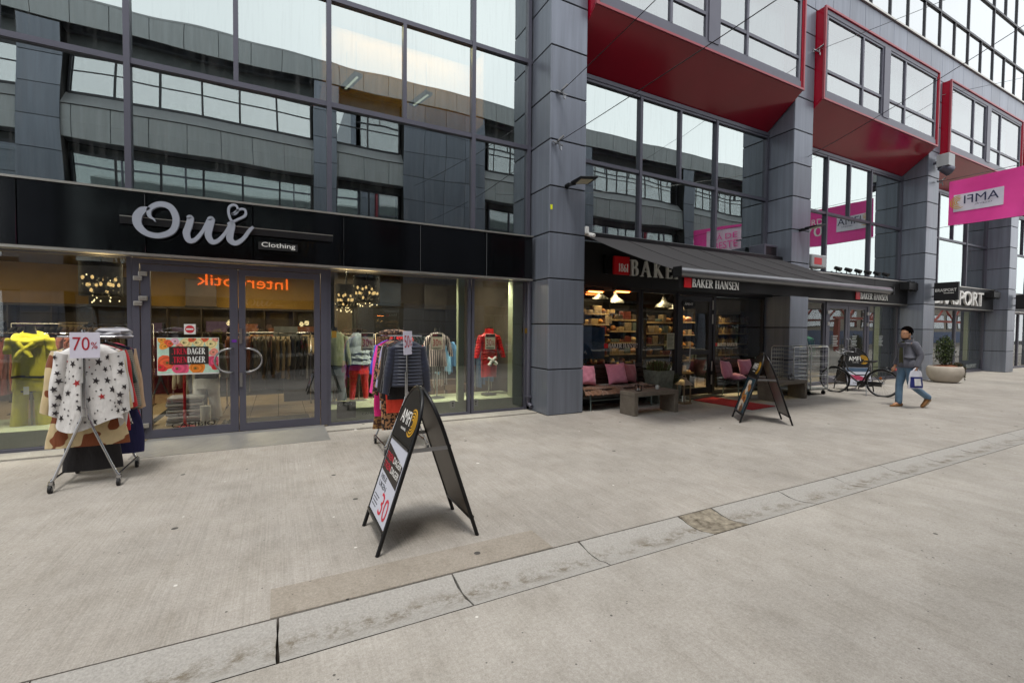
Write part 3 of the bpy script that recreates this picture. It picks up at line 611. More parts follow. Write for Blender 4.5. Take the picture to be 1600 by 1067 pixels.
for a, c in wins:
    wo = MB().box(a, c, -2.98, -2.9, 8.62, 8.70).box(a, c, -2.98, -2.9, 9.86, 9.93).build('window', M_FRAME_D, opp)
    n = max(2, round((c - a) / 1.15)); st = (c - a) / n
    for i in range(n + 1): MB().box(a + i * st - .03, a + i * st + .03, -2.98, -2.9, 8.7, 9.86).build('mullion', M_FRAME_D, wo)
    MB().box(a, c, -2.965, -2.91, 9.36, 9.40).build('transom', M_FRAME_D, wo)
    for i in range(n): pane(a + i * st, a + (i + 1) * st, -2.93, 8.68, 9.88, G_OPP, wo, back=-1)
    MB().box(a + .1, c - .1, -3.12, -3.08, 4.5 if a < 5 else 3.9, 6.85).build('blind', mat('blind_opposite', 'b5bab6', .8, 0, .25, (.6, .6, 16)), opp)
    wl = MB().box(a, c, -2.98, -2.9, 3.5, 3.6).box(a, c, -2.98, -2.9, 6.88, 6.96).build('window', M_FRAME_D, opp)
    for i in range(n + 1): MB().box(a + i * st - .03, a + i * st + .03, -2.98, -2.9, 3.6, 6.88).build('mullion', M_FRAME_D, wl)
    for i in range(n): pane(a + i * st, a + (i + 1) * st, -2.93, 3.58, 6.90, G_OPP, wl, back=-1)
def opier(a, c, z1=10.6):
    p = MB().box(a + .02, c - .02, -3.2, -2.48, 0, z1).build('pier', M_CORE, opp); z = 0.0
    while z < z1 - .1:
        n = max(1, round((c - a) / .95)); st = (c - a) / n
        for i in range(n): link('panel', boxmesh(st - .016, .03, .944, M_PANEL), p, (a + (i + .5) * st, -2.46, z + .48), (0, 0, PI))
        z += .96
for a, c in ((-6.65, -5.65), (1.15, 1.98), (4.45, 7.95), (12.95, 13.85), (20.05, 20.85), (26.05, 26.85)): opier(a, c)
of = MB().box(OX0, OX1, -2.9, -2.42, 2.6, 3.42).build('fascia', mat('opposite_fascia', '6b6660', 0.6, 0, .2), opp)
MB().box(OX0, OX1, -3.1, -2.9, 0.0, .5).build('plinth', M_CONC, opp)
for i in range(12): 
    a = OX0 + 3.35 * i; q = MB().box(a, a + .1, -2.95, -2.85, .5, 2.6).build('shop_window', M_FRAME_D, opp); pane(a + .1, min(a + 3.35, OX1), -2.9, .5, 2.6, G_OPP, q, back=-1)
text('Interoptik', (.30, -2.40, 2.83), 2.65, .50, emis('orange_letters', (1.0, .14, .02), 3.2), opp, .05, 'lettering', (0, 0, PI))

# low block beyond it with a red steel footbridge and a blue front, mirrored in the far shop windows
lb = thing('low_building', 'low pale building beyond the opposite building, mirrored in the far shop windows', 'building', (50, -8, 0))
MB().box(-19, 26, -6, 0, 0, 4.6).build('wall', mat('low_wall', 'a39c90', .8, 0, .15), lb); MB().box(-19.3, 26.3, -6.2, .35, 4.6, 5.0).build('roof', M_PANEL, lb)
MB().box(-18, 25, .0, .06, .4, 1.7).build('blue_front', mat('blue_front', '2c4c7c', .4, 0, .15), lb)
for i in range(14): a = -18 + 3.1 * i; w_ = MB().box(a, a + 2.4, -.02, .05, 2.0, 3.6).build('window', M_FRAME_D, lb); pane(a + .08, a + 2.32, .06, 2.08, 3.52, G_OPP, w_, back=-1)
ft = thing('footbridge', 'red steel truss footbridge mirrored in the sport shop window', 'bridge', (50, -5.0, 0)); rst = mat('red_steel', 'a03a2c', .5, .2, .1)
for z in (2.7, 4.2): MB().box(-10, 22, -.1, .1, z - .1, z + .1).build('girder', rst, ft)
for i in range(16): MB().bar((-10 + 2 * i, 0, 2.7 if i % 2 else 4.2), (-8 + 2 * i, 0, 4.2 if i % 2 else 2.7), .12, .12).build('brace', rst, ft)
for xx in (-9.5, 6, 21.5): MB().box(xx - .15, xx + .15, -.15, .15, 0, 2.6).build('post', rst, ft)
# ================================================================== SIGNS ON THE FACADE
X_, Z_, IN = (1, 0, 0), (0, 0, 1), (0, -1, 0)
def pz(x, y, Y, s=4.444, ox=180, oy=300):
    p = onY(ox + x / s, oy + y / s, Y); return (p.x, p.z)
sg = thing('shop_sign', 'grey script Oui Clothing lettering on the black glass fascia', 'shop sign', (0, 7.57, 0))
YS = 7.47
SO = (0, YS - 7.57, 0)
def px(pts): return [pz(a, b, YS) for a, b in pts]
K = 1 / 445.0
def letter(name, strokes, d=.055, m=M_GREYLET):
    mb = MB()
    for i, (pts, ws) in enumerate(strokes): stroke(mb, px(pts), [w * K * .84 for w in ws], (0, SO[1] - .002 * i, 0), X_, Z_, (0, 1, 0), d, 6)
    o = mb.build(name, m, sg); return o
letter('letter', [([(277, 205), (262, 185), (236, 165), (240, 115), (308, 84), (385, 108), (422, 190), (395, 270), (305, 303), (215, 285), (158, 232), (152, 170), (188, 125), (240, 112)], [5, 12, 22, 30, 36, 42, 40, 38, 36, 38, 46, 52, 44, 12])])
letter('letter', [([(497, 178), (522, 178), (510, 235), (493, 285), (512, 335), (556, 330), (608, 270), (648, 195)], [14, 38, 42, 42, 38, 26, 22, 24]), ([(640, 188), (668, 188), (655, 245), (645, 300), (672, 345), (716, 336), (768, 280), (800, 222)], [12, 40, 42, 42, 38, 26, 22, 22])])
letter('letter', [([(778, 222), (812, 222), (798, 290), (798, 332), (836, 355), (888, 325), (928, 272), (958, 242)], [10, 38, 44, 44, 34, 26, 24, 16])])
letter('heart', [([(808, 150), (832, 152), (850, 130), (842, 96), (812, 90), (788, 112), (790, 160), (812, 203), (856, 188), (902, 162), (902, 126), (872, 118), (838, 136), (812, 156)], [12, 13, 14, 15, 16, 16, 17, 17, 16, 17, 16, 15, 14, 12])])
a = pz(30, 190, 7.52); c = pz(1512, 330, 7.52)
MB().box(a[0], c[0], -.05, -.02, a[1] - .045, a[1] + .045).build('rail', mat('sign_rail', '2a2a2c', .3, .5, .2), sg)
MB().box(a[0], c[0], -.052, -.018, a[1] + .046, a[1] + .056).build('rail_trim', M_ALU, sg)
a = pz(1000, 392, 7.52); c = pz(1258, 352, 7.52)
MB().box(a[0] - .01, a[0] + .50, -.05, -.015, 2.735, 2.84).build('plaque', M_BLACK, sg)
text('Clothing', (a[0] + .03, -.051, 2.752), .44, .088, M_WHITE, sg, .008)

M_LETB = mat('letter_brushed', 'dedfd8', 0.5, 0.1, 0.12)
bs = thing('shop_sign', 'large metal serif letters and red 1861 square on the bakery fascia, half under the awning', 'shop sign', (6.27, 7.57, 2.78))
MB().box(0, .40, -.10, -.03, 0, .38).build('red_square', M_REDSIGN, bs, bevel=.004)
MB().box(-.22, -.12, -.05, -.005, 0, .38).box(0.02, .38, -.03, -.002, .02, .36).build('bracket', M_BLKMET, bs)
mb, _ = serif_mb('1861', .10, .06, .17, (0, -.101, 0), X_, Z_, IN, .006, xs=.8); mb.build('lettering', M_WHITE, bs)
x = .46
for w in 'BAKER HANSEN':
    if w != ' ':
        mb, _ = serif_mb(w, x, .0, .34, (0, -.03, 0), X_, Z_, IN, .05); mb.build('letter', M_LETB, bs)
    x += (SER[w][0] + .06) * .34 * 1.25

# sport shop lettering and the end letter of its neighbour
ts = thing('shop_sign', 'white letter T at the end of the black fascia behind the awning', 'shop sign', (17.3, 7.55, 2.62))
MB().box(-.16, .36, -.07, -.01, .36, .44).box(.06, .15, -.068, -.01, 0, .36).build('letter', M_WHITE, ts)
br = thing('shop_sign', 'white BRASPORT letters on the black sport shop fascia', 'shop sign', (20.9, 7.55, 2.66))
text('BRASPORT', (0, -.02, 0), 4.25, .55, M_WHITE, br, .06)
bl = thing('projecting_sign', 'black blade sign with white BRASPORT print on the third column', 'sign', (19.75, 7.12, 2.98))
MB().box(-.06, .06, -.66, -.04, -.30, .30).build('sign_box', M_BLACK, bl, bevel=.01)
MB().box(-.02, .02, -.04, .02, .13, .17).box(-.02, .02, -.04, .02, -.17, -.13).build('bracket', M_BLKMET, bl)
text('BRASPORT', (-.061, -.08, -.01), .54, .10, M_WHITE, bl, .004, 'lettering', (0, 0, -PI / 2))
text('-------', (-.061, -.30, -.07), .25, .02, M_WHITE, bl, .004, 'underline', (0, 0, -PI / 2))
b4 = thing('projecting_sign', 'black rounded blade sign with a white S on the fourth column', 'sign', (27.05, 7.12, 2.9))
MB().box(-.06, .06, -.70, -.04, -.30, .30).build('sign_box', M_BLACK, b4, bevel=.04)
MB().box(-.02, .02, -.04, .02, .13, .17).box(-.02, .02, -.04, .02, -.17, -.13).build('bracket', M_BLKMET, b4)
text('S', (-.061, -.50, -.16), .12, .13, M_WHITE, b4, .004, 'lettering', (0, 0, -PI / 2))
for xx, wd, z, lb in ((18.5, .6, 3.14, 'black ragged box fixed at the end of the bakery side fascia, beside the third column'), (25.5, .65, 3.15, 'black ragged box at the end of the sport shop fascia, beside the fourth column')):
    t = thing('cable_box', lb, 'fixture', (xx, 7.4, z)); MB().box(0, wd, -.12, .15, -.11, .11).build('case', M_BLACK, t)
    mb = MB(); rr = random.Random(5)
    for i in range(70):
        a = rr.uniform(0, wd); z0 = rr.choice((-.11, .11)); mb.bar((a, -.12 + rr.uniform(0, .2), z0), (a + rr.uniform(-.05, .05), -.14 + rr.uniform(0, .2), z0 * 1.0 + math.copysign(rr.uniform(.02, .06), z0)), .012, .012)
    mb.build('bristles', M_BLACK, t)
# spot lamps along the sport shop fascia
for i in range(6):
    t = thing('spot_lamp', ('first', 'second', 'third', 'fourth', 'fifth', 'sixth')[i] + ' small black spot lamp, counted from the awning, on the sport shop fascia', 'spot lamp', (14.6 + .55 * i, 7.5, 3.34), 0, 'spot lamps on the fascia')
    MB().tube([(0, 0, 0), (0, 0, .12)], .012, 6).build('stem', M_BLKMET, t); MB().tube([(0, .04, .16), (0, -.12, .08)], [.05, .065], 10).build('head', M_BLKMET, t, 40)
# flood lamps on the columns
for x, z, w in ((4.80, 4.29, 'first'), (11.62 + .5, 4.25, 'second')):
    t = thing('flood_lamp', 'flat dark flood lamp tilted on the %s panelled column' % w, 'lamp', (x, YF, z))
    MB().tube([(0, 0, 0), (0, -.09, 0)], .04, 10).bar((0, -.08, 0), (.1, -.16, .02), .05, .05).build('arm', M_BLKMET, t, 40)
    MB().add([(.02, -.12, .0), (.42, -.12, .06), (.42, -.42, .10), (.02, -.42, .04), (.02, -.10, .06), (.42, -.10, .12), (.42, -.42, .13), (.02, -.42, .07)], [(0, 3, 2, 1), (4, 5, 6, 7), (0, 1, 5, 4), (1, 2, 6, 5), (2, 3, 7, 6), (3, 0, 4, 7)]).build('housing', M_BLKMET, t, bevel=.01)
    MB().add([(.08, -.17, .003), (.36, -.17, .046), (.36, -.37, .086), (.08, -.37, .043)], [(0, 1, 2, 3)]).build('lens', mat('lamp_lens', 'c9c2a8', .2), t)
t = thing('loudspeaker', 'grey box loudspeaker angled down high on the third column', 'loudspeaker', (19.45, YF, 7.25))
MB().box(-.05, .40, -.42, -.10, -.18, .22).build('case', M_PANEL_L, t, bevel=.01); MB().tube([(.05, 0, .0), (.05, -.12, 0)], .05, 8).tube([(.0, -.2, -.18), (.25, -.36, -.32)], [.12, .17], 10).build('horn', M_FRAME, t, 40)
for x, z, w in ((4.46, 2.0, 0), ): pass
for x, z, lb in ((4.445, 3.86, 'small yellow tag on the left edge of the first column'),):
    tag(MB().box(-.022, .022, -.006, 0, -.045, .045).build('reflector_tag', mat('yellow_tag', 'd5dc14', .5), loc=(x + .03, YF - .001, z)), lb, 'tag')

# overhead wires with hooks, strung across the street from the columns
def wire(a, b, sag, lb, hook=True, r=.0065):
    a, b = Vector(a), Vector(b); t = thing('overhead_wire', lb, 'wire', a)
    pts = [(b - a) * (k / 16) + Vector((0, 0, -sag * 4 * (k / 16) * (1 - k / 16))) for k in range(17)]
    MB().tube(pts, r, 5).build('cable', M_BLKMET, t)
    if hook: MB().tube([(0, 0, 0), (0, -.12, .03), (.05, -.2, .09)], .02, 6).bar((-.08, -.02, .03), (.1, -.1, -.05), .03, .02).tube([(0, -.13, 0), (.01, -.13, -.14), (.04, -.13, -.15), (.04, -.13, -.08)], .008, 5).build('hook', M_STEEL, t)
wire((4.55, YF, 5.02), (5.6, -2.4, 6.0), .10, 'thin cable running across from a hook midway up the first column')
wire((4.62, YF, 5.95), (4.9, -2.4, 7.3), .10, 'thin cable from the upper hook of the first column')
wire((12.55, YF, 8.95), (16.5, -2.4, 10.2), .12, 'cable from the second column passing the second red bay')
wire((12.4, YF, 6.2), (8.5, -2.4, 7.5), .25, 'cable from the second column crossing back over the street', False)
wire((19.9, YF, 9.6), (27, -2.4, 11.0), .2, 'cable from the third column towards the upper right', False)
wire((19.72, 7.1, 6.66), (19.76, -2.4, 6.66), .02, 'upper wire carrying the pink banner', True, .008)
wire((19.72, 7.1, 5.12), (19.76, -2.4, 5.12), .02, 'lower wire holding the foot of the pink banner', False, .008)

# ================================================================== THE PINK BANNER
bn = thing('street_banner', 'long pink banner with AMFI logo hung across the street by the third column', 'banner', (19.76, 6.8, 5.15))
def bpt(u, v): return (.05 * math.sin(u * 9) * math.sin(v * 2.5) + .02 * math.sin(u * 31), -8.3 * u, (1.44 + .35 * u * u) * v - .03 * math.sin(u * PI * 3) * (1 - v))
b = MB(); b.sheet(bpt, 60, 8).sheet(lambda u, v: (bpt(u, v)[0] + .006, bpt(u, v)[1], bpt(u, v)[2]), 60, 8); b.build('cloth', M_PINK, bn, 60)
def bflat(x0, x1, z0, z1, m, nm, dx):
    MB().sheet(lambda u, v: (bpt((x0 + (x1 - x0) * u) / 8.3, (z0 + (z1 - z0) * v) / 1.44)[0] - dx, -(x0 + (x1 - x0) * u), bpt((x0 + (x1 - x0) * u) / 8.3, (z0 + (z1 - z0) * v) / 1.44)[2]), 14, 3).build(nm, m, bn, 60)
bflat(.12, 1.28, .42, .97, mat('banner_white', 'd8d4e2', .6), 'white_panel', .012)
M_NAVY = mat('navy_print', '23284e', .6)
def btext(s, y, z, w, h, m):
    me = text_mesh(s, w, h, .004, m); o = link('lettering', me, bn, (-.085, y, z), (0, 0, PI / 2))
    # the print is seen from its back: the text runs along +Y for a viewer on the -X side
    o.rotation_euler = (0, 0, PI / 2); return o
btext('AMFI', -1.2, .62, .80, .26, M_NAVY); btext('ULLEVÅL', -1.05, .53, .40, .05, M_NAVY)
mb = MB(); arcs_mb(mb, (0, 0), .2, (-.085, -.27, .70), (0, 1, 0), (0, 0, 1), (-1, 0, 0), .004); mb.build('emblem', M_GOLD, bn)
btext('ORD', -2.45, .82, .72, .24, M_WHITE); btext('70', -2.45, .35, .72, .40, M_WHITE)
bflat(5.1, 7.4, .2, 1.32, mat('banner_pale', 'e3c9dc', .6), 'pale_panel', .012)
btext('FÅ DE', -6.98, 1.02, 1.35, .34, M_PINK); btext('BESTE', -6.90, .58, 1.30, .34, M_PINK)

# ================================================================== AWNING
aw = thing('awning', 'dark grey folding awning stretched out over the bakery front', 'awning', (5.40, 7.4, 3.5))
wdt, prj, drop = 6.30, 2.42, .98
for i in range(6):
    x0, x1 = wdt * i / 6, wdt * (i + 1) / 6
    def f(u, v, x0=x0, x1=x1): return (x0 + (x1 - x0) * u, -prj * v, -drop * v - .035 * math.sin(PI * v) - (.012 * (1 - abs(2 * u - 1)) ) * math.sin(PI * v))
    b = MB(); b.sheet(f, 4, 10).sheet(lambda u, v: (f(u, v)[0], f(u, v)[1], f(u, v)[2] - .004), 4, 10); b.build('fabric_strip', M_AWN, aw, 60)
    if i: MB().tube([(x0, f(0, v / 8)[1], f(0, v / 8)[2] + .003) for v in range(9)], .007, 5).build('seam', M_AWN, aw)
MB().box(-.05, wdt + .05, -.08, .2, -.06, .06).build('cassette', M_BLKMET, aw, bevel=.02)
M_ABAR = mat('awning_bar', '77787b', 0.32, 0.7, 0.06)
MB().tube([(-.03, -prj - .02, -drop - .02), (wdt + .03, -prj - .02, -drop - .02)], .075, 16).build('front_bar', M_ABAR, aw, 50)
MB().box(-.04, -.02, -prj - .10, -prj + .06, -drop - .1, -drop + .06).box(wdt + .02, wdt + .04, -prj - .10, -prj + .06, -drop - .1, -drop + .06).build('end_cap', M_BLKMET, aw)
MB().sheet(lambda u, v: (wdt * u, -prj - .02 + .01 * math.sin(u * 40), -drop - .08 - .19 * v), 60, 2).sheet(lambda u, v: (wdt * u, -prj - .016 + .01 * math.sin(u * 40), -drop - .08 - .19 * v), 60, 2).build('valance', mat('valance_black', '131315', .8), aw, 60)
for xx in (.10, wdt - 1.35):
    MB().box(xx, xx + .15, -prj - .044, -prj - .034, -drop - .25, -drop - .10).build('red_square', M_REDSIGN, aw)
    mb, _ = serif_mb('BAKER HANSEN', xx + .17, -drop - .235, .125, (0, -prj - .036, 0), X_, Z_, IN, .006, xs=.98); mb.build('lettering', M_WHITE, aw)
for xx in (.6, wdt - .6): 
    mid = (xx + (.9 if xx < 3 else -.9), -prj * .45, -drop * .5 - .12)
    MB().bar((xx, -.02, -.12), mid, .05, .06).bar(mid, (xx, -prj, -drop - .02), .045, .05).build('folding_arm', M_BLKMET, aw)
MB().box(-.16, -.08, -.30, .05, -.05, .09).tube([(-.05, -.1, 0), (-.05, -.42, -.1)], .04, 8).build('wall_bracket', M_WHITE, aw, bevel=.015)
hs = thing('wall_box', 'grey metal box on the wall above the awning by the second column', 'box', (11.05, 7.62, 3.50)); MB().box(0, .55, -.25, .18, 0, .34).build('case', M_FRAME, hs, bevel=.01); MB().box(.06, .49, -.252, -.247, .05, .29).build('grille', M_BLKMET, hs)
rb = thing('wall_box', 'grey and red box behind the awning ridge near the second column', 'box', (12.75, 7.35, 3.35)); MB().box(0, .7, -.2, .1, 0, .35).build('case', M_PANEL_L, rb, bevel=.03); MB().box(.1, .45, -.203, -.19, .08, .26).build('red_mark', M_REDSIGN, rb)
for i, px_ in enumerate((930, 972)):
    p = onY(px_, 455, 7.35); t = thing('heat_lamp', ('left' if i == 0 else 'right') + ' glowing orange heat lamp under the bakery fascia', 'heat lamp', p)
    MB().box(-.20, .20, -.03, .07, .02, .07).build('hood', M_BLKMET, t); MB().tube([(-.17, -.02, -.012), (.17, -.02, -.012)], .014, 8).build('element', E_HEAT, t, 50); MB().box(-.015, .015, -.01, .25, .06, .09).build('arm', M_BLKMET, t)
    MB().add([(-.19, -.06, -.002), (.19, -.06, -.002), (.19, .06, -.03), (-.19, .06, -.03)], [(0, 1, 2, 3)]).build('reflector', emis('heater_soft', (1, .2, .03), 2.2), t)

# ================================================================== PRINTS ON GLASS AND DOORS
po = thing('poster', 'flower poster with TRENDAGER lettering on the left leaf of the clothes shop door', 'poster', (-1.49, 7.797, .93))
MB().box(0, .72, -.006, -.002, 0, .52).build('sheet', M_WHITE, po)
rr = random.Random(3); bgm = mat('poster_ground', 'b9d8c4', .5, 0, .2, (20, 20, 20)); MB().box(.004, .716, -.0075, -.0063, .02, .516).build('print_ground', bgm, po)
fc = ['e8623a', 'f0a03a', 'e6567a', 'f2dfa0', 'd93036', 'f29a86', 'e8b7c8', 'ef8a2a']
fl = [(.05, .49, .05, 1), (.13, .44, .06, 0), (.07, .40, .05, 1), (.20, .47, .055, 6), (.33, .45, .075, 3), (.48, .45, .07, 3), (.63, .43, .075, 3), (.55, .505, .05, 0), (.68, .50, .05, 5), (.09, .17, .11, 0), (.05, .11, .07, 4), (.27, .085, .10, 2), (.46, .085, .095, 7), (.66, .18, .09, 2), (.68, .11, .06, 4), (.40, .50, .05, 0), (.66, .31, .06, 5), (.26, .40, .05, 5)]
for i, (x, y, r, c) in enumerate(fl):
    mb = MB()
    for q, s in enumerate((1, .8, .6, .38, .16)):
        n = 14; poly = []
        for k in range(n):
            a = 2 * PI * k / n; rr_ = r * s * (1 + .10 * math.sin(3 * a + i + q)); poly.append((min(.714, max(.006, x + r * .12 * q * math.sin(i) + rr_ * math.cos(a))), min(.514, max(.022, y + rr_ * .92 * math.sin(a)))))
        mb.prism(poly, (0, -.0078 - .0003 * q - .00004 * i, 0), X_, Z_, IN, .0001, q % 2 if q < 4 else 2)
    base = fc[c]; mb.build('flower', [mat('petal_' + base, base, .55), mat('petal_lo_' + base, tuple(v * .72 for v in lin(base)[:3]), .55), mat('flower_heart', '4a5a20', .6)], po)
MB().box(.135, .595, -.0120, -.0110, .145, .395).build('black_panel', mat('poster_black', '2a2420', .5), po)
MR = mat('poster_red', 'c02038', .5)
for z in (.285, .165):
    sc = .088; q = .39 / (serif_w('.TRENDAGER') * sc)
    mb, xe = serif_mb('.TREN', .165, z, sc, (0, -.0122, 0), X_, Z_, IN, .001, xs=q); mb.build('lettering', MR, po)
    mb, _ = serif_mb('DAGER', xe, z, sc, (0, -.0122, 0), X_, Z_, IN, .001, xs=q); mb.build('lettering', M_WHITE, po)
ne = thing('no_entry_sticker', 'white sticker with a red no-entry disc on the clothes shop door', 'sticker', (-1.115, 7.798, 1.57))
MB().box(-.068, .068, -.005, -.001, -.072, .072).build('sheet', M_WHITE, ne, bevel=.001)
MB().prism([(.055 * math.cos(k * PI / 12), .055 * math.sin(k * PI / 12)) for k in range(24)], (0, -.0055, 0), X_, Z_, IN, .0005).build('red_disc', mat('sticker_red', 'c8303c', .5), ne)
MB().box(-.042, .042, -.0068, -.0061, -.011, .011).build('white_bar', M_WHITE, ne)
tag(text('CAMBIO', (-1.34, 7.793, .185), .52, .062, M_BLACK, None, .003, 'door_lettering'), 'black CAMBIO lettering along the foot of the left shop door glass', 'lettering')
tag(MB().box(-.03, .03, -.003, 0, -.02, .02).build('sticker', mat('purple_sticker', '6a2a9a', .5), loc=(-.58, 7.798, 1.40)), 'small purple sticker on the door stile by the handle', 'sticker')
tag(MB().box(-.035, .035, -.003, 0, -.055, .055).build('sticker', mat('brass_sticker', '8a6a20', .5), loc=(.80, 7.80, 1.5)), 'small ochre notice at the left edge of the right shop window', 'sticker')
tag(MB().box(-.025, .025, -.02, 0, -.05, .05).build('key_box', mat('brass_box', '8a6a2a', .4, .5), loc=(4.33, 7.79, 1.58)), 'small brass box on the frame beside the drain pipe', 'key box')
def decal(x, z, w, y, lb):
    t = thing('window_lettering', lb, 'lettering', (x, y, z)); MB().box(0, w * .10, -.004, -.001, 0, w * .10).build('red_square', M_REDSIGN, t)
    h = w * .098; q = (w * .88) / (serif_w('BAKER HANSEN') * h); mb, _ = serif_mb('BAKER HANSEN', w * .115, 0, h, (0, -.001, 0), X_, Z_, IN, .002, xs=q); mb.build('lettering', M_WHITE, t)
p = onY(944, 544, 7.84); decal(p.x, p.z, 1.02, 7.842, 'white BAKER HANSEN print on the bakery window left of its door')
p = onY(1117, 541, 7.84); decal(p.x, p.z, .86, 7.842, 'white BAKER HANSEN print on the bakery window right of its door')
p = onY(1048, 533, 7.80); t = thing('menu_sheet', 'pale menu sheet taped inside the glass left of the bakery door', 'menu', p); MB().box(-.12, .12, 0, .003, -.19, .19).build('sheet', mat('menu_paper', 'a8ad98', .7), t)
mb = MB(); [mb.box(-.09, .09 - .02 * (i % 3), -.002, -.0005, .14 - i * .03, .148 - i * .03) for i in range(10)]; mb.build('print_lines', M_BLACK, t)
p = onY(1076, 475, 7.79); t = thing('door_plate', 'dark oval plate with white lettering at the top of the bakery door', 'sign', p); MB().prism([(.22 * math.cos(k * PI / 10), .11 * math.sin(k * PI / 10)) for k in range(20)], (0, 0, 0), X_, Z_, IN, .01).build('plate', M_BLKMET, t); text('ÅPENT', (-.14, -.011, -.03), .28, .07, M_WHITE, t, .002)
for px_, lb in ((1305, 'white opening hours print on the left leaf of the sport shop door'), (1335, 'white opening hours print on the right leaf of the sport shop door'), (1376, 'white print low on the sport shop side window')):
    p = onY(px_, 533, 7.80); t = thing('hours_print', lb, 'print', p); mb = MB()
    for i in range(7): mb.box(-.14, .14 - .03 * (i % 3), -.003, 0, .15 - i * .05, .175 - i * .05)
    mb.build('print_lines', mat('print_grey', '9fa6a4', .6), t)
p = onY(1510, 572, 7.82); tag(text('BRASPORT', (p.x, 7.835, p.z - .09), 1.0, .16, mat('print_grey', '9fa6a4', .6), None, .003, 'window_print'), 'grey BRASPORT print low on the sport shop window by the fourth column', 'print')
MB().box(19.98, 26.36, 7.87, 7.875, .1, .48).build('window_foil', mat('foil_dark', '2b3432', .4), bld)
# ================================================================== GARMENTS
FAB = {}
def fabric(name, col, col2=None, kindp=None, scale=20, rough=.85, dist=(.45, .5)):
    """cloth; kindp 'blotch' or 'stripe' prints a second colour"""
    if name in FAB: return FAB[name]
    m = mat('fabric_' + name, col, rough, 0, .08, (12, 12, 12), .15, 160, sheen=.2, space='obj')
    t_ = m.node_tree; n_ = t_.nodes; bp0 = [q for q in n_ if q.type == 'BUMP'][0]
    sc0 = n_.new('ShaderNodeTexCoord'); mp0 = n_.new('ShaderNodeMapping'); mp0.inputs['Scale'].default_value = (11, 11, 4.5); t_.links.new(sc0.outputs['Object'], mp0.inputs[0])
    nz0 = n_.new('ShaderNodeTexNoise'); nz0.inputs['Scale'].default_value = 1; nz0.inputs['Detail'].default_value = 3; t_.links.new(mp0.outputs[0], nz0.inputs['Vector'])
    bp1 = n_.new('ShaderNodeBump'); bp1.inputs['Strength'].default_value = .8; bp1.inputs['Distance'].default_value = .03; t_.links.new(nz0.outputs['Fac'], bp1.inputs['Height']); t_.links.new(bp0.outputs[0], bp1.inputs['Normal']); t_.links.new(bp1.outputs[0], n_['Principled BSDF'].inputs['Normal'])
    if col2:
        t = m.node_tree; n = t.nodes; l = t.links; b = n['Principled BSDF']; old = b.inputs['Base Color'].links[0].from_socket
        src = n.new('ShaderNodeTexCoord').outputs['Object']
        if kindp == 'stripe':
            w = n.new('ShaderNodeTexWave'); w.wave_type = 'BANDS'; w.bands_direction = 'X'; w.inputs['Scale'].default_value = scale; w.inputs['Distortion'].default_value = .6; fac = w.outputs['Fac']; l.new(src, w.inputs['Vector'])
        elif kindp == 'bands':
            w = n.new('ShaderNodeTexWave'); w.wave_type = 'BANDS'; w.bands_direction = 'Z'; w.inputs['Scale'].default_value = scale; fac = w.outputs['Fac']; l.new(src, w.inputs['Vector'])
        else:
            w = n.new('ShaderNodeTexNoise'); w.inputs['Scale'].default_value = scale; w.inputs['Detail'].default_value = 1; fac = w.outputs['Fac']; l.new(src, w.inputs['Vector'])
        r = n.new('ShaderNodeValToRGB'); r.color_ramp.elements[0].position = dist[0]; r.color_ramp.elements[1].position = dist[1]; l.new(fac, r.inputs[0])
        x = n.new('ShaderNodeMix'); x.data_type = 'RGBA'; l.new(r.outputs[0], x.inputs[0]); l.new(old, x.inputs[6]); x.inputs[7].default_value = lin(col2); l.new(x.outputs[2], b.inputs['Base Color'])
    FAB[name] = m; return m
def torso_pt(th, t, L, W, flare, D, fold, ph, quilt=0, hemw=0.0):
    """point on a hanging garment: th round the body, t down from the neck; origin at the hanger hook foot"""
    if t < .10: q = t / .10; hw = .075 + (W / 2 - .075) * q ** .8; z = -.03 - .075 * q; dd = .045 + (D - .045) * q
    else: q = (t - .10) / .90; hw = W / 2 * (1 - .10 * math.sin(PI * min(1, q * 1.5))) + flare * q ** 1.4; z = -.105 - (L - .105) * q; dd = D * (1 + .25 * q)
    s = 1 + fold * t * math.sin(7 * th + ph) + fold * .5 * t * math.sin(13 * th + 2 * ph)
    if quilt: s *= 1 + .035 * abs(math.sin(t * quilt * PI)) ; dq = .014 * abs(math.sin(t * quilt * PI)) ** .6
    else: dq = 0
    return Vector((hw * math.cos(th) * (1 + .5 * fold * math.sin(9 * t + ph)), (dd * s + dq) * math.sin(th), z + hemw * t ** 4 * math.sin(2 * th + ph)))
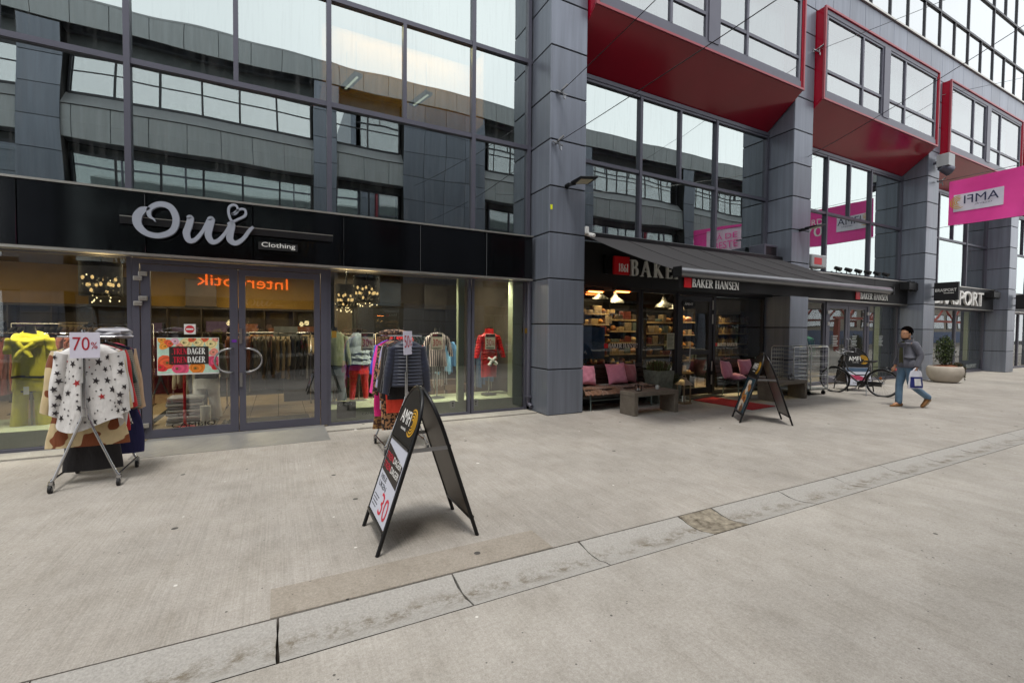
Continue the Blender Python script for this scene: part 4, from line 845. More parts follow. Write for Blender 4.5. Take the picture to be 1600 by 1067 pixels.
def garment(name, label, cat, loc, m, L=.70, W=.44, flare=.03, D=.05, fold=.10, sl=.55, quilt=0, seed=0, rz=0, group=None, hemw=0.0, hanger=True, sw=.055, spread=.10):
    g = thing(name, label, cat, loc, rz, group); rr = random.Random(seed); ph = rr.uniform(0, 6)
    nt_ = 40 if not quilt else quilt * 4; n = 36
    MB().rings([[torso_pt(2 * PI * k / n, i / nt_, L, W, flare, D, fold, ph, quilt, hemw) for k in range(n)] for i in range(nt_ + 1)], 0, False).build('body', m, g, 70)
    if sl:
        for s in (-1, 1):
            rg = []
            ns = 14 if not quilt else int(quilt * 2.6)
            for i in range(ns + 1):
                q = i / ns; c = Vector((s * (W / 2 - .035 + spread * q ** .8), -.012 * math.sin(q * 3), -.115 - sl * q)); r = sw * (1 - .30 * q) * (1 + .10 * math.sin(9 * q + ph)) * (1 + (.16 * abs(math.sin(q * quilt * PI * 0.8)) if quilt else 0))
                rg.append([c + Vector((r * math.cos(2 * PI * k / 10), r * .75 * math.sin(2 * PI * k / 10), .02 * math.cos(2 * PI * k / 10) * s)) for k in range(10)])
            MB().rings(rg, 0, True).build('sleeve', m, g, 70)
    if hanger:
        MB().tube([(-W / 2 + .03, 0, -.085), (-.04, 0, -.035), (0, 0, -.025), (.04, 0, -.035), (W / 2 - .03, 0, -.085)], .009, 6).tube([(0, 0, -.025), (0, 0, .02), (.018, 0, .04), (0, 0, .055), (-.018, 0, .045)], .003, 5).build('hanger', M_BLACK, g)
    return g
def stars_on(g, m1, m2, L, W, flare, D, fold, ph, n, seed):
    rr = random.Random(seed); mb = MB(); pts = []
    def star(c, s, rot, mi):
        vs = []
        for k in range(10):
            r = s if k % 2 == 0 else s * .42; a = rot + PI * k / 5; u = c[0] + r * math.cos(a) / (W * .62); v = c[1] + r * math.sin(a) / L
            p = torso_pt(-PI / 2 + u, min(.995, max(.02, v)), L, W, flare, D, fold, ph); nn = Vector((math.cos(-PI / 2 + u) * .3, math.sin(-PI / 2 + u), 0)).normalized(); vs.append(p + nn * .002)
        mb.add(vs, [tuple(range(10))], mi)
    tries = 0
    while len(pts) < n and tries < 4000:
        tries += 1; c = (rr.uniform(-1.15, 1.15), rr.uniform(.16, .96)); s = rr.choice((.012, .016, .036, .042, .048)); 
        if all(math.hypot((c[0] - q[0]) * W * .62, (c[1] - q[1]) * L) > s + q[2] + .012 for q in pts): pts.append((c[0], c[1], s)); star(c, s, rr.uniform(0, 6), 0 if rr.random() < .9 else 1)
    for s in (-1, 1):
        for i in range(8):
            q = .06 + .88 * i / 7; c = Vector((s * (W / 2 - .035 + .075 * q ** .8), 0, -.115 - .62 * q)); r = .068 * (1 - .30 * q); u = rr.uniform(-.7, .7) * r; sz = rr.choice((.014, .03, .036)); a0 = rr.uniform(0, 6); vs = []
            for k in range(10):
                rad = sz if k % 2 == 0 else sz * .42; a = a0 + PI * k / 5; x = max(-.95 * r, min(.95 * r, u + rad * math.cos(a))); vs.append(c + Vector((x, -.012 * math.sin(q * 3) - .75 * math.sqrt(max(0, r * r - x * x)) * 1.06 - .006, rad * math.sin(a))))
            mb.add(vs, [tuple(range(10))], 0)
    kind(mb.build('star_print', [m1, m2], g), 'stuff')
def caster(parent, x, y):
    MB().box(x - .018, x + .018, y - .02, y + .02, .075, .105).box(x - .02, x - .014, y - .03, y + .02, .03, .08).box(x + .014, x + .02, y - .03, y + .02, .03, .08).build('caster_fork', M_CHROME, parent)
    w = MB().tube([(x - .012, y - .02, .037), (x + .012, y - .02, .037)], .037, 16).build('caster_wheel', M_RUBBER, parent, 50)
    MB().tube([(x - .0135, y - .02, .037), (x + .0135, y - .02, .037)], .018, 12).build('hub', M_STEEL, w, 50)
def clothes_rack(label, x0, x1, y0, y1, hrail, loc_group=None):
    cx = (x0 + x1) / 2; t = thing('clothes_rack', label, 'clothes rack', (cx, (y0 + y1) / 2, 0)); hx = (x1 - x0) / 2; hy = (y1 - y0) / 2
    for s in (-1, 1):
        y = s * hy
        MB().tube([(0, y, .74), (0, y, hrail + .07)], .014, 10).build('pole', M_CHROME, t, 50)
        MB().tube([(-.012, y, .72), (-.012, y, 1.05)], .017, 10).tube([(0, y, .72), (0, y, .80)], .027, 12).build('sleeve_clamp', M_CHROME, t, 50)
        for q in (-1, 1): MB().tube([(q * .012, y, .76), (q * .03, y, .68), (q * (hx - .02), y, .125), (q * hx, y, .105)], .0125, 10).build('leg', M_CHROME, t, 60)
    for q in (-1, 1): MB().tube([(q * hx, -hy, .115), (q * hx, hy, .115)], .011, 8).build('side_bar', M_CHROME, t, 50)
    MB().tube([(0, -hy, hrail), (0, hy, hrail)], .014, 10).tube([(-.22, -hy + .1, hrail), (.22, -hy + .1, hrail)], .009, 8).tube([(-.22, hy - .1, hrail), (.22, hy - .1, hrail)], .009, 8).build('rail', M_CHROME, t, 50)
    for a in (-1, 1):
        for b in (-1, 1): caster(t, a * hx, b * hy)
    return t
WHITE_C = fabric('white', 'dcdad8'); STAR_B = mat('star_ink', '2b2528', .8); STAR_R = mat('star_red', 'a82a2c', .8)
clothes_rack('chrome clothes rack on casters by the left shop window, hung with a star print blouse', -1.955, -1.445, 5.87, 6.54, 1.50)
HR = 1.455
L, W_, fl, D_, fo = .84, .46, .05, .055, .16
gb = garment('blouse', 'white blouse printed with black stars at the front of the left rack', 'blouse', (-1.68, 5.96, HR), WHITE_C, L, W_, fl, D_, fo, .62, 0, 11, hemw=.06, spread=.075, sw=.068)
stars_on(gb, STAR_B, STAR_R, L, W_, fl, D_, fo, random.Random(11).uniform(0, 6), 64, 4)
rk1 = [('coat', 'long coat in cream and rust blotched print behind the star blouse', fabric('cream_rust', 'cbb68c', '7a3d18', 'blotch', 7, dist=(.52, .54)), 1.06, .50, .06, .60, 6.03),
       ('shirt', 'white shirt behind the blotched coat on the left rack', fabric('white_b', 'c9c6c2'), .88, .47, .05, .55, 6.07),
       ('cardigan', 'bright red cardigan on the left rack', fabric('red', 'b3141a'), .95, .46, .03, .60, 6.12),
       ('dress', 'black dress hanging lowest at the front of the left rack', fabric('black', '191517'), 1.34, .34, .06, 0, 6.15),
       ('blouse', 'dark green blouse squeezed between red and grey pieces', fabric('green', '173028'), .60, .47, .02, .35, 6.19),
       ('jacket', 'grey silver knitted jacket on the left rack', fabric('grey_knit', '8e897e', '6b675e', 'bands', 14), .74, .48, .02, .62, 6.24),
       ('tunic', 'white and black spotted tunic on the left rack', fabric('spotted', 'cfccc6', '2a2627', 'blotch', 22, dist=(.58, .6)), .92, .47, .05, .5, 6.29),
       ('jacket', 'sand coloured jacket on the left rack', fabric('sand', '9b8a6e'), .74, .49, .02, .62, 6.33),
       ('dress', 'navy blue dress hanging low at the right of the left rack', fabric('navy', '1b1a4a'), 1.25, .48, .10, 0, 6.38),
       ('skirt', 'orange and ochre skirt low on the left rack', fabric('ochre', 'b5732a', '4a1c14', 'blotch', 9), 1.12, .40, .10, 0, 6.42),
       ('coat', 'beige coat with long sleeves at the back of the left rack', fabric('beige', 'c3a283'), .78, .50, .02, .66, 6.47),
       ('dress', 'magenta dress at the back of the left rack', fabric('magenta', 'b01648'), 1.10, .42, .08, 0, 6.50)]
for i, (nm, lb, m, L, W_, fl, sl, y) in enumerate(rk1): garment(nm, lb, nm, (-1.70 + .02 * ((i * 7) % 3 - 1), y, HR), m, L, W_, fl, .035, .14, sl, 0, 20 + i, sw=.06)
sc = thing('folded_scarf', 'crumpled silver white scarf laid over the top of the left rack', 'scarf', (-1.58, 6.25, 1.50))
import mathutils.noise as mn
def heap(cx, cy, cz, rx, ry, rz, sd):
    rg = []
    for j in range(15):
        ph = PI * (j + .1) / 14.2; rg.append([])
        for k in range(28):
            a = 2 * PI * k / 28; d = Vector((math.cos(a) * math.sin(ph), math.sin(a) * math.sin(ph), -math.cos(ph))); f_ = 1 + .55 * mn.noise(d * 1.7 + Vector((sd, 0, 0))) + .22 * mn.noise(d * 5 + Vector((0, sd, 0)))
            rg[-1].append(Vector((cx + rx * d.x * f_, cy + ry * d.y * f_, cz + rz * d.z * f_)))
    return rg
MB().rings(heap(0, .0, .03, .17, .16, .055, 3)).rings(heap(-.12, -.12, .01, .12, .1, .03, 8)).build('cloth', fabric('silver', 'b9b8bc', '7d7c84', 'bands', 9), sc, 70)
def card(label, loc, w, h, rx, txt, pct, two=False, rz=0):
    t = thing('price_card', label, 'price card', loc, rz); t.rotation_euler = (rx, 0, rz)
    MB().box(-w / 2, w / 2, -.002, .002, 0, h).build('sheet', mat('card_white', 'd9d6e6', .35, 0, .03, coat=.5), t)
    cm = mat('card_red', 'a5152c', .5); text(txt, (-w / 2 + w * .10, -.003, h * .30), w * (.56 if pct else .76), h * .52, cm, t, .001)
    if pct: text('%', (w * .20, -.003, h * .36), w * .22, h * .26, cm, t, .001)
    return t
card('white 70% card clipped to the left rack above the star blouse', (-1.68, 5.835, 1.295), .225, .25, -.02, '70', True)

clothes_rack('chrome clothes rack behind the near sandwich board, hung with a navy puffer jacket', 1.195, 1.745, 5.79, 6.46, 1.51)
M_NAVYP = mat('navy_nylon', '171e33', .46, 0, .10, (8, 8, 8), .1, 60, sheen=.3)
garment('puffer_jacket', 'navy quilted puffer jacket at the front of the middle rack', 'puffer jacket', (1.50, 5.90, 1.475), M_NAVYP, .62, .43, .0, .075, .02, .60, 13, 50, spread=.10, sw=.062)
rk2 = [('coat', 'black coat right behind the navy puffer jacket', fabric('black_b', '151315'), .80, .42, .0, .60, 5.98),
       ('blouse', 'coral red blouse with a low hem on the middle rack', fabric('coral', 'e8432c'), .98, .42, .06, .60, 6.02),
       ('tunic', 'black tunic with a long skirt on the middle rack', fabric('black_c', '1c1818'), .80, .46, .04, .60, 6.07),
       ('dress', 'long leopard print dress on the middle rack', fabric('leopard', 'b08058', '241812', 'blotch', 30, dist=(.48, .52)), 1.22, .40, .06, .45, 6.11),
       ('shirt', 'pale lilac shirt on the middle rack', fabric('lilac', 'a9a4c4'), .74, .46, .02, .55, 6.15),
       ('coat', 'brown leopard print coat with long sleeves on the middle rack', fabric('leopard_b', '9a6a48', '1a1210', 'blotch', 30, dist=(.46, .52)), .84, .49, .02, .64, 6.20),
       ('shirt', 'white shirt at the middle rack showing low below the coats', fabric('white_c', 'd4d0cc'), .96, .38, .04, .50, 6.25),
       ('cardigan', 'hot pink cardigan with long sleeve on the middle rack', fabric('pink', 'f03aa0'), .82, .50, .02, .64, 6.31),
       ('dress', 'brown and red patterned long dress at the back of the middle rack', fabric('brown_pat', '4a2a1e', '8e6a3a', 'blotch', 24), 1.25, .42, .06, 0, 6.36),
       ('dress', 'magenta dress low on the middle rack', fabric('magenta_b', 'd81a78'), 1.06, .40, .06, 0, 6.28),
       ('cardigan', 'royal blue cardigan at the back of the middle rack', fabric('royal', '2a4fd0'), .70, .42, .0, .40, 6.42)]
for i, (nm, lb, m, L, W_, fl, sl, y) in enumerate(rk2): garment(nm, lb, nm, (1.50 + .015 * ((i * 5) % 3 - 1) - .009 * i, y, 1.475), m, L, W_, fl, .035, .14, sl, 0, 70 + i, sw=.06)
rl = thing('folded_scarf', 'leopard print scarf rolled along the top of the middle rack', 'scarf', (1.40, 6.2, 1.54)); MB().tube([(-.2, 0, 0), (-.1, .01, .012), (0, -.01, .015), (.1, .01, .012), (.2, 0, 0)], [.02, .04, .042, .04, .02], 10).build('cloth', fabric('leopard_c', '9a7a62', '3a2822', 'blotch', 34), rl, 60)
c5 = card('white card with a red 5 seen almost edge-on at the middle rack', (1.475, 5.74, 1.275), .24, .30, -.04, '50', True, rz=.85)

# ================================================================== CLOTHES SHOP INSIDE
shop = thing('shop_interior', 'warm lit clothes shop interior behind the glass with mustard back wall', 'shop interior', (0, 8, 0))
def inb(n, x0, x1, y0, y1, z0, z1, m): return MB().box(x0, x1, y0 - 8, y1 - 8, z0, z1).build(n, m, shop)
inb('back_wall', -10, 1.2, 13.2, 13.3, 0, 2.98, M_YEL); inb('back_wall', 1.2, 4.4, 11.6, 11.7, 0, 2.98, M_INW)
inb('side_wall', 4.36, 4.42, 7.96, 11.7, 0, 2.98, M_INW); inb('side_wall', -10.1, -10, 7.96, 13.2, 0, 2.98, M_YEL)
inb('ceiling', -10, 4.36, 7.96, 13.2, 2.92, 2.98, M_CEIL)
inb('wall_return', 2.98, 3.10, 7.95, 8.05, .25, 2.55, M_PLINTH); inb('wall_return', 4.12, 4.34, 7.95, 8.15, .25, 2.55, M_PLINTH)
inb('display_plinth', -4.6, -1.80, 7.93, 9.0, .03, .26, M_PLINTH); inb('display_plinth', .74, 4.34, 7.93, 8.9, .03, .26, M_PLINTH)
inb('wall_shelf', 1.6, 4.2, 11.3, 11.6, .4, 2.1, M_IND)
fl_ = inb('floor', -10, 4.4, 7.96, 13.2, -.02, .02, M_CORE)
k_ = .45
for i in range(-4, 5):
    for j in range(9):
        if .74 < i * k_ + .2 and j < 2 or i * k_ + .2 < -1.7: continue
        link('tile', boxmesh(k_ - .008, .026, k_ - .008, M_TILE, .003), fl_, (i * k_ + .22, 8.0 + j * k_ + .2 - 8, .013), (-PI / 2, 0, 0))
inb('floor', -10, -1.9, 9.0, 13.2, .02, .028, M_TILE); inb('floor', 2.3, 4.36, 8.9, 11.6, .02, .028, M_TILE)
tag(MB().box(-.75, .48, 8.05, 9.0, .0275, .036).build('door_mat', mat('door_mat_dark', '2c2a28', .95, 0, .15, (30, 30, 30), .4, 200)), 'dark door mat just inside the clothes shop entrance', 'door mat')
def chandelier(label, px_, py_, Y, r=.28, h=.34):
    p = onY(px_, py_, Y); t = thing('chandelier', label, 'chandelier', p)
    MB().rings([[(r * math.cos(2 * PI * k / 24), r * math.sin(2 * PI * k / 24), z) for k in range(24)] for z in (-h, h)], 0, False).rings([[(r * .97 * math.cos(2 * PI * k / 24), r * .97 * math.sin(2 * PI * k / 24), z) for k in range(24)] for z in (-h, h)], 0, False).build('shade', mat('organza_black', '0d0b0a', .6, alpha=.72), t, 60)
    MB().tube([(0, 0, h - .1), (0, 0, 2.92 - p.z)], .012, 6).tube([(0, 0, -h * .8), (0, 0, h)], .02, 8).build('rod', M_BLKMET, t)
    rr = random.Random(int(px_))
    for i in range(14):
        a = 2 * PI * i / 14; q = r * (.55 if i % 2 else .82); z = (-.08 if i % 2 else .02) - .1 * (i % 3 == 0)
        MB().tube([(0, 0, z - .06), (q * .6 * math.cos(a), q * .6 * math.sin(a), z - .09), (q * math.cos(a), q * math.sin(a), z - .03)], .006, 5).build('arm', M_BLKMET, t)
        MB().ball((q * math.cos(a), q * math.sin(a), z), .022, 1, 1, 1.5, 8, 6).build('bulb', E_WARM, t)
    mb = MB()
    for i in range(50): a = rr.uniform(0, 6.28); q = rr.uniform(.1, r); mb.ball((q * math.cos(a), q * math.sin(a), rr.uniform(-h - .1, h * .3)), .010, 1, 1, 1.4, 5, 4)
    kind(mb.build('crystals', emis('crystal', (1, .75, .4), 1.6), t), 'stuff')
    ld = bpy.data.lights.new('chandelier_light', 'POINT'); ld.energy = 9; ld.color = (1, .68, .34); ld.shadow_soft_size = .15
    lo_ = bpy.data.objects.new('chandelier_light', ld); COL.objects.link(lo_); lo_.parent = t; lo_.location = (0, 0, -h - .25)
chandelier('round black chandelier with warm bulbs in the left window', 158, 437, 9.6, .27, .27)
chandelier('left of two small chandeliers behind the right window', 541, 463, 10.4, .22, .25)
chandelier('right of two chandeliers behind the right window', 573, 452, 9.6, .26, .27)
for i, (px_, py_, Y) in enumerate(((8, 392, 8.1), (92, 396, 8.1), (594, 429, 8.15), (650, 432, 8.15), (690, 434, 8.15), (780, 440, 8.1))):
    p = onY(px_, py_, Y); t = thing('spot_lamp', 'white spot lamp on the ceiling of the clothes shop window', 'spot lamp', (p.x, p.y, 2.92), 0, 'window spot lamps')
    MB().tube([(0, 0, 0), (0, 0, -.06)], .015, 6).tube([(0, 0, -.05), (0, .08, -.15)], [.035, .05], 10).build('head', M_WHITE, t, 40)
    ld = bpy.data.lights.new('window_spot', 'SPOT'); ld.energy = 120; ld.color = (1, .89, .74); ld.spot_size = 1.5; ld.spot_blend = .8; ld.shadow_soft_size = .06; so_ = bpy.data.objects.new('window_spot', ld); COL.objects.link(so_); so_.parent = t; so_.location = (0, -.05, -.12); so_.rotation_euler = (.30, 0, 0)
def panel_light(label, x, y, w, d, e, col=(1, .80, .52)):
    t = thing('ceiling_light', label, 'ceiling light', (x, y, 2.9)); MB().box(-w / 2, w / 2, -d / 2, d / 2, -.02, .015).build('diffuser', emis('diffuser_warm', (1, .70, .34), 1.8), t)
    ld = bpy.data.lights.new('panel_lamp', 'AREA'); ld.shape = 'RECTANGLE'; ld.size = w; ld.size_y = d; ld.energy = e; ld.color = col
    o = bpy.data.objects.new('panel_lamp', ld); COL.objects.link(o); o.parent = t; o.location = (0, 0, -.05)
panel_light('long warm ceiling light at the left of the clothes shop', -5.6, 10.6, 2.6, .5, 42); panel_light('warm ceiling light deep behind the shop door', -1.2, 11.4, 2.4, .5, 42)
panel_light('small warm square ceiling light in the right shop window', 1.35, 10.6, .5, .35, 26); panel_light('warm ceiling light near the far side of the shop', 3.2, 9.8, .6, .35, 22, (1, .85, .65))

def mannequin(label, x, y, rz=0, h=1.50, top=None, bottom=None, extra=None, z0=.26, scale=1.0):
    t = thing('mannequin', label, 'mannequin', (x, y, z0), rz); t.scale = (scale,) * 3
    sec = [(.52, .13, .09), (.60, .155, .105), (.70, .15, .10), (.84, .115, .085), (.95, .135, .095), (1.06, .15, .105), (1.16, .155, .09), (1.22, .13, .075), (1.26, .065, .055), (1.33, .05, .05), (1.36, .05, .05)]
    MB().rings([[(rx * math.cos(2 * PI * k / 20), ry * math.sin(2 * PI * k / 20), z) for k in range(20)] for z, rx, ry in sec]).build('body_form', M_MANN, t, 60)
    MB().tube([(.0, 0, .02), (0, 0, .55)], .014, 8).lathe([(.16, 0), (.16, .012), (.02, .03)], seg=20).build('stand', M_STEEL, t, 50)
    def sh(secs, m, nm, n=32, fold=.05, ph=1.0, quilt=0, caps=False):
        rg = []
        for i, (z, rx, ry) in enumerate(secs):
            q = i / (len(secs) - 1); rg.append([(rx * math.cos(a) * (1 + fold * q * math.sin(6 * a + ph)), ry * math.sin(a) * (1 + fold * q * math.sin(8 * a + ph)), z + .008 * math.sin(3 * a + ph)) for a in [2 * PI * k / n for k in range(n)]])
        MB().rings(rg, 0, caps).build(nm, m, t, 70)
    def arm(s, m, l=.5, r=.058, out=.12, quilt=0, bend=.0):
        rg = []; nn = 12 if not quilt else quilt * 4
        for i in range(nn + 1):
            q = i / nn; c = Vector((s * (.15 + out * q ** .7), -bend * q * q, 1.20 - l * q)); rr = r * (1 - .28 * q) * (1 + .05 * math.sin(11 * q)) * (1 + (.14 * abs(math.sin(q * quilt * PI)) if quilt else 0))
            rg.append([c + Vector((rr * math.cos(2 * PI * k / 12), rr * math.sin(2 * PI * k / 12), 0)) for k in range(12)])
        MB().rings(rg).build('sleeve', m, t, 70)
    def legs(m, z1, w=.085, hem=.085, z0=.66):
        sh([(z0, .165, .12), (z0 - .08, .17, .125), (z0 - .16, .172, .125)], m, 'trousers')
        for s in (-1, 1):
            rg = []
            for i in range(15):
                q = i / 14; r = w * (1 - .15 * math.sin(q * PI)) * (1 - q) + hem * q; rg.append([(s * (.088 + .035 * q) + r * math.cos(2 * PI * k / 14) * (1 + .04 * math.sin(5 * k)), r * 1.05 * math.sin(2 * PI * k / 14), z0 - .12 - (z0 - .12 - z1) * q + .004 * math.sin(k * 2 + i)) for k in range(14)])
            MB().rings(rg).build('trouser_leg', m, t, 70)
    extra(t, sh, arm, legs); return t
YL = fabric('lime', 'd8cb22')
def yellow(t, sh, arm, legs):
    sh([(1.26, .10, .075), (1.20, .17, .10), (1.10, .175, .12), (.98, .165, .115), (.88, .16, .11), (.80, .165, .12), (.72, .172, .125)], YL, 'top', fold=.05)
    for s in (-1, 1): arm(s, YL, .20, .072, .05)
    MB().tube([Vector((.125 * math.cos(a), .10 * math.sin(a) - .02, 1.24 - .045 * (1 - math.sin(a)))) for a in [2 * PI * k / 20 for k in range(20)]], [.05 + .012 * math.sin(k * 2.2) for k in range(20)], 10, closed=True).tube([(-.06, -.13, 1.15), (.0, -.15, 1.05), (.05, -.15, .96)], [.05, .045, .03], 8).tube([(.08, -.12, 1.14), (-.02, -.16, 1.04), (-.08, -.15, .95)], [.045, .04, .03], 8).build('tied_sweater', YL, t, 70)
    sh([(.73, .182, .128), (.70, .184, .13)], M_BLACK, 'belt', fold=0); legs(YL, .06, .078, .082, .70)
    MB().box(-.02, .03, -.15, -.145, .50, .60).build('price_tag', M_WHITE, t)
p = onY(48, 560, 8.40); mannequin('mannequin in a lime yellow trouser suit with tied sweater in the left window', p.x, 8.40, 0, extra=yellow, z0=.16, scale=1.06)
GB = fabric('blue_grey', '9aa5a8'); RD = fabric('scarlet', 'cc1420'); RD2 = fabric('scarlet_b', 'b0121e')
def ruffle(t, sh, arm, legs):
    sh([(1.27, .11, .08), (1.20, .165, .10), (1.06, .165, .115), (.92, .155, .11)], GB, 'top')
    for i, z in enumerate((1.02, .92, .82)): sh([(z, .16, .115), (z - .06, .18 + .01 * i, .135), (z - .12, .20 + .012 * i, .15)], GB, 'ruffle', fold=.10, ph=i)
    for s in (-1, 1): arm(s, GB, .42, .06, .13)
    legs(RD, .05, .09, .045, .68)
p = onY(561, 560, 8.75); mannequin('mannequin in a blue grey ruffled blouse and red trousers in the right window', p.x, 8.75, 0, extra=ruffle, z0=.24)
def redtop(t, sh, arm, legs):
    sh([(1.28, .10, .08), (1.21, .17, .105), (1.06, .17, .12), (.9, .16, .115), (.74, .175, .125)], RD2, 'top')
    for s in (-1, 1): arm(s, RD2, .5, .06, .10)
    legs(fabric('black_d', '18161a'), .05)
p = onY(627, 560, 8.95); mannequin('mannequin in a red jumper half hidden behind the middle rack', p.x, 8.95, 0, extra=redtop, z0=.26)
ST = fabric('striped', '2a1f26', 'c9b8b4', 'stripe', 9, dist=(.62, .7))
def striped(t, sh, arm, legs):
    sh([(1.27, .10, .08), (1.20, .17, .10), (1.06, .175, .12), (.92, .16, .115), (.78, .18, .13), (.62, .20, .14)], ST, 'shirt')
    for s in (-1, 1): arm(s, ST, .40, .06, .14)
    mb = MB(); rr = random.Random(2)
    for i in range(9): x = -.14 + .035 * i; mb.bar((x, -.14, .64), (x + rr.uniform(-.01, .01), -.145, .22 + rr.uniform(0, .08)), .008, .004)
    mb.build('fringe', fabric('white_d', 'cfc9c6'), t)
p = onY(683, 560, 8.45); mannequin('mannequin in a dark striped shirt with long white fringes in the right window', p.x, 8.45, 0, extra=striped, z0=.26)
NR = mat('red_nylon', 'c01418', .35, 0, .08, (8, 8, 8), .1, 60)
def redpuff(t, sh, arm, legs):
    s_ = []
    for i in range(61):
        q = i / 60; z = 1.25 - .55 * q; w = (.09 + .085 * min(1, q / .10)) if q < .1 else .175 - .012 * math.sin(q * PI); b = .010 * abs(math.sin(q * 10 * PI)); s_.append((z, w + b, w * .68 + b))
    sh(s_, NR, 'puffer_jacket', fold=.01); sh([(1.33, .085, .075), (1.28, .095, .085), (1.22, .10, .09)], NR, 'collar')
    for s in (-1, 1): arm(s, NR, .46, .066, .15, 8, .06)
    MB().tube([(-.08, -.13, .74), (0, -.16, .70), (.09, -.13, .75)], .03, 8).tube([(.0, -.16, .70), (-.07, -.17, .60)], [.03, .04], 8).tube([(.0, -.16, .70), (.10, -.16, .62)], [.03, .04], 8).build('tied_sleeves', WHITE_C, t, 60)
    sh([(.72, .165, .12), (.55, .17, .125), (.36, .165, .125)], RD, 'skirt')
p = onY(764, 560, 8.40); mannequin('mannequin in a red puffer jacket and red skirt in the far right pane', p.x, 8.40, 0, extra=redpuff, z0=.28)
OL = fabric('olive', '7d8466')
def olive(t, sh, arm, legs):
    sh([(1.27, .10, .08), (1.20, .17, .10), (1.06, .18, .12), (.9, .17, .12), (.68, .18, .13)], OL, 'jacket')
    for s in (-1, 1): arm(s, OL, .52, .062, .09)
    legs(fabric('grey_denim', '4a5560'), .05)
p = onY(523, 560, 8.6); mannequin('mannequin in an olive jacket at the left edge of the right window', p.x, 8.6, 0, extra=olive, z0=.26)
BL_ = fabric('chambray', '5f7d9f')
def chambray(t, sh, arm, legs):
    sh([(1.27, .10, .08), (1.20, .17, .10), (1.06, .18, .12), (.9, .17, .12), (.74, .19, .13)], BL_, 'shirt')
    for s in (-1, 1): arm(s, fabric('grey_wool', '6a6258'), .55, .066, .10)
    legs(WHITE_C, .05)
p = onY(322, 540, 9.1); mannequin('mannequin in a blue shirt and white trousers behind the door poster', p.x, 9.1, 0, extra=chambray, z0=.03, scale=1.08)
for px_, lb, dz in ((574, 'white and red 30% card on the ruffled blouse mannequin', 0), (683, 'white and red 30% card on the striped shirt mannequin', 0), (766, 'white and red 30% card on the red puffer jacket', 0)):
    p = onY(px_, 534, 8.26); t = thing('price_card', lb, 'price card', (p.x, 8.26, p.z - .15)); MB().box(-.11, .11, -.002, .002, 0, .31).build('sheet', mat('card_cream', 'd0c9b8', .5), t)
    MB().box(-.10, .10, -.0035, -.0022, .245, .30).build('black_head', M_BLACK, t); cm = mat('card_red', 'a5152c', .5); text('30', (-.085, -.003, .07), .11, .13, cm, t, .001); text('%', (.032, -.003, .09), .055, .08, cm, t, .001); MB().box(-.085, .085, -.003, -.0022, .02, .034).build('print_line', M_BLACK, t); text('TREND', (-.09, -.0036, .26), .09, .028, cm, t, .001)

# rails of clothes deeper inside the shop
def inner_rail(label, x0, x1, y, cols, seed, L=.8, z=1.45):
    t = thing('clothes_rail', label, 'clothes rail', ((x0 + x1) / 2, y, 0)); w = (x1 - x0) / 2
    MB().tube([(-w, 0, 0), (-w, 0, z + .03), (w, 0, z + .03), (w, 0, 0)], .015, 8).bar((-w, -.2, .03), (-w, .2, .03), .03, .03).bar((w, -.2, .03), (w, .2, .03), .03, .03).build('frame', M_CHROME, t, 50)
    rr = random.Random(seed); n = int((x1 - x0) / .085)
    for i in range(n):
        c = cols[(i * len(cols)) // n]; garment('hanging_garment', 'garment on the ' + label, 'garment', (x0 + .05 + i * .085, y, z), c, L * rr.uniform(.85, 1.15), .42, .02, .03, .12, rr.choice((.5, .58, 0)), 0, seed + i, PI / 2 + rr.uniform(-.12, .12), group='garments on the ' + label)
PK = fabric('salmon', '9a5a50'); PK2 = fabric('dusty', '7a3f3a'); 
inner_rail('salmon clothes rail behind the yellow mannequin', -4.6, -2.6, 9.5, [PK, PK2, fabric('terracotta', '8a4a34'), PK], 200)
inner_rail('blue and violet clothes rail at the left of the right window', .95, 1.75, 9.6, [fabric('violet', '5a2f7a'), fabric('royal', '1f3fae'), fabric('teal', '1a5a7a'), fabric('dark_floral', '241c22', '5a3a3a', 'blotch', 14)], 260)
inner_rail('black floral clothes rail in the middle of the right window', 1.9, 3.1, 10.2, [fabric('dark_floral', '241c22'), fabric('black_b', '151315'), fabric('teal_dark', '18303a')], 300)
inner_rail('pale blue clothes rail at the right end of the right window', 2.95, 3.45, 9.3, [fabric('sky', '6a9ab8'), fabric('sky_b', '4f7fa6')], 330, .62, 1.35)
inner_rail('denim clothes rail in the far right pane', 3.85, 4.25, 9.2, [fabric('denim', '2a4a6e'), fabric('denim_b', '3c5a80')], 350, 1.0, 1.45)
inner_rail('cream clothes rail behind the left door leaf', -1.62, -.95, 9.6, [fabric('cream', 'a59c84'), fabric('stone', '8d8672')], 370, .75, 1.25)
inner_rail('mixed brown clothes rail deep inside the shop', -.6, .9, 12.2, [fabric('camel', '8a6238'), PK2, fabric('black_c', '1c1818'), fabric('sand', '9b8a6e')], 400)
st = thing('shoe_stand', 'low display of grey slippers inside the left door leaf', 'shoes', (-.95, 8.45, .03))
for i in range(6):
    x, y = .18 * (i % 3), .16 * (i // 3); MB().rings([[(x + q * .04 * math.cos(2 * PI * k / 12), y - .11 + .22 * j / 6 + .0, max(0, h * (math.sin(2 * PI * k / 12) * .5 + .5))) for k in range(12)] for j, (q, h) in enumerate(((.3, .02), (.9, .05), (1, .07), (.9, .08), (.8, .06), (.9, .05), (.3, .02)))]).build('shoe', fabric('felt_%d' % (i % 3), ('8a8378', '5f5a54', 'b5ada0')[i % 3]), st, 60)
bk = thing('stacked_bags', 'stack of striped grey and white folded bags behind the left door leaf', 'bags', (-1.35, 9.0, .03))
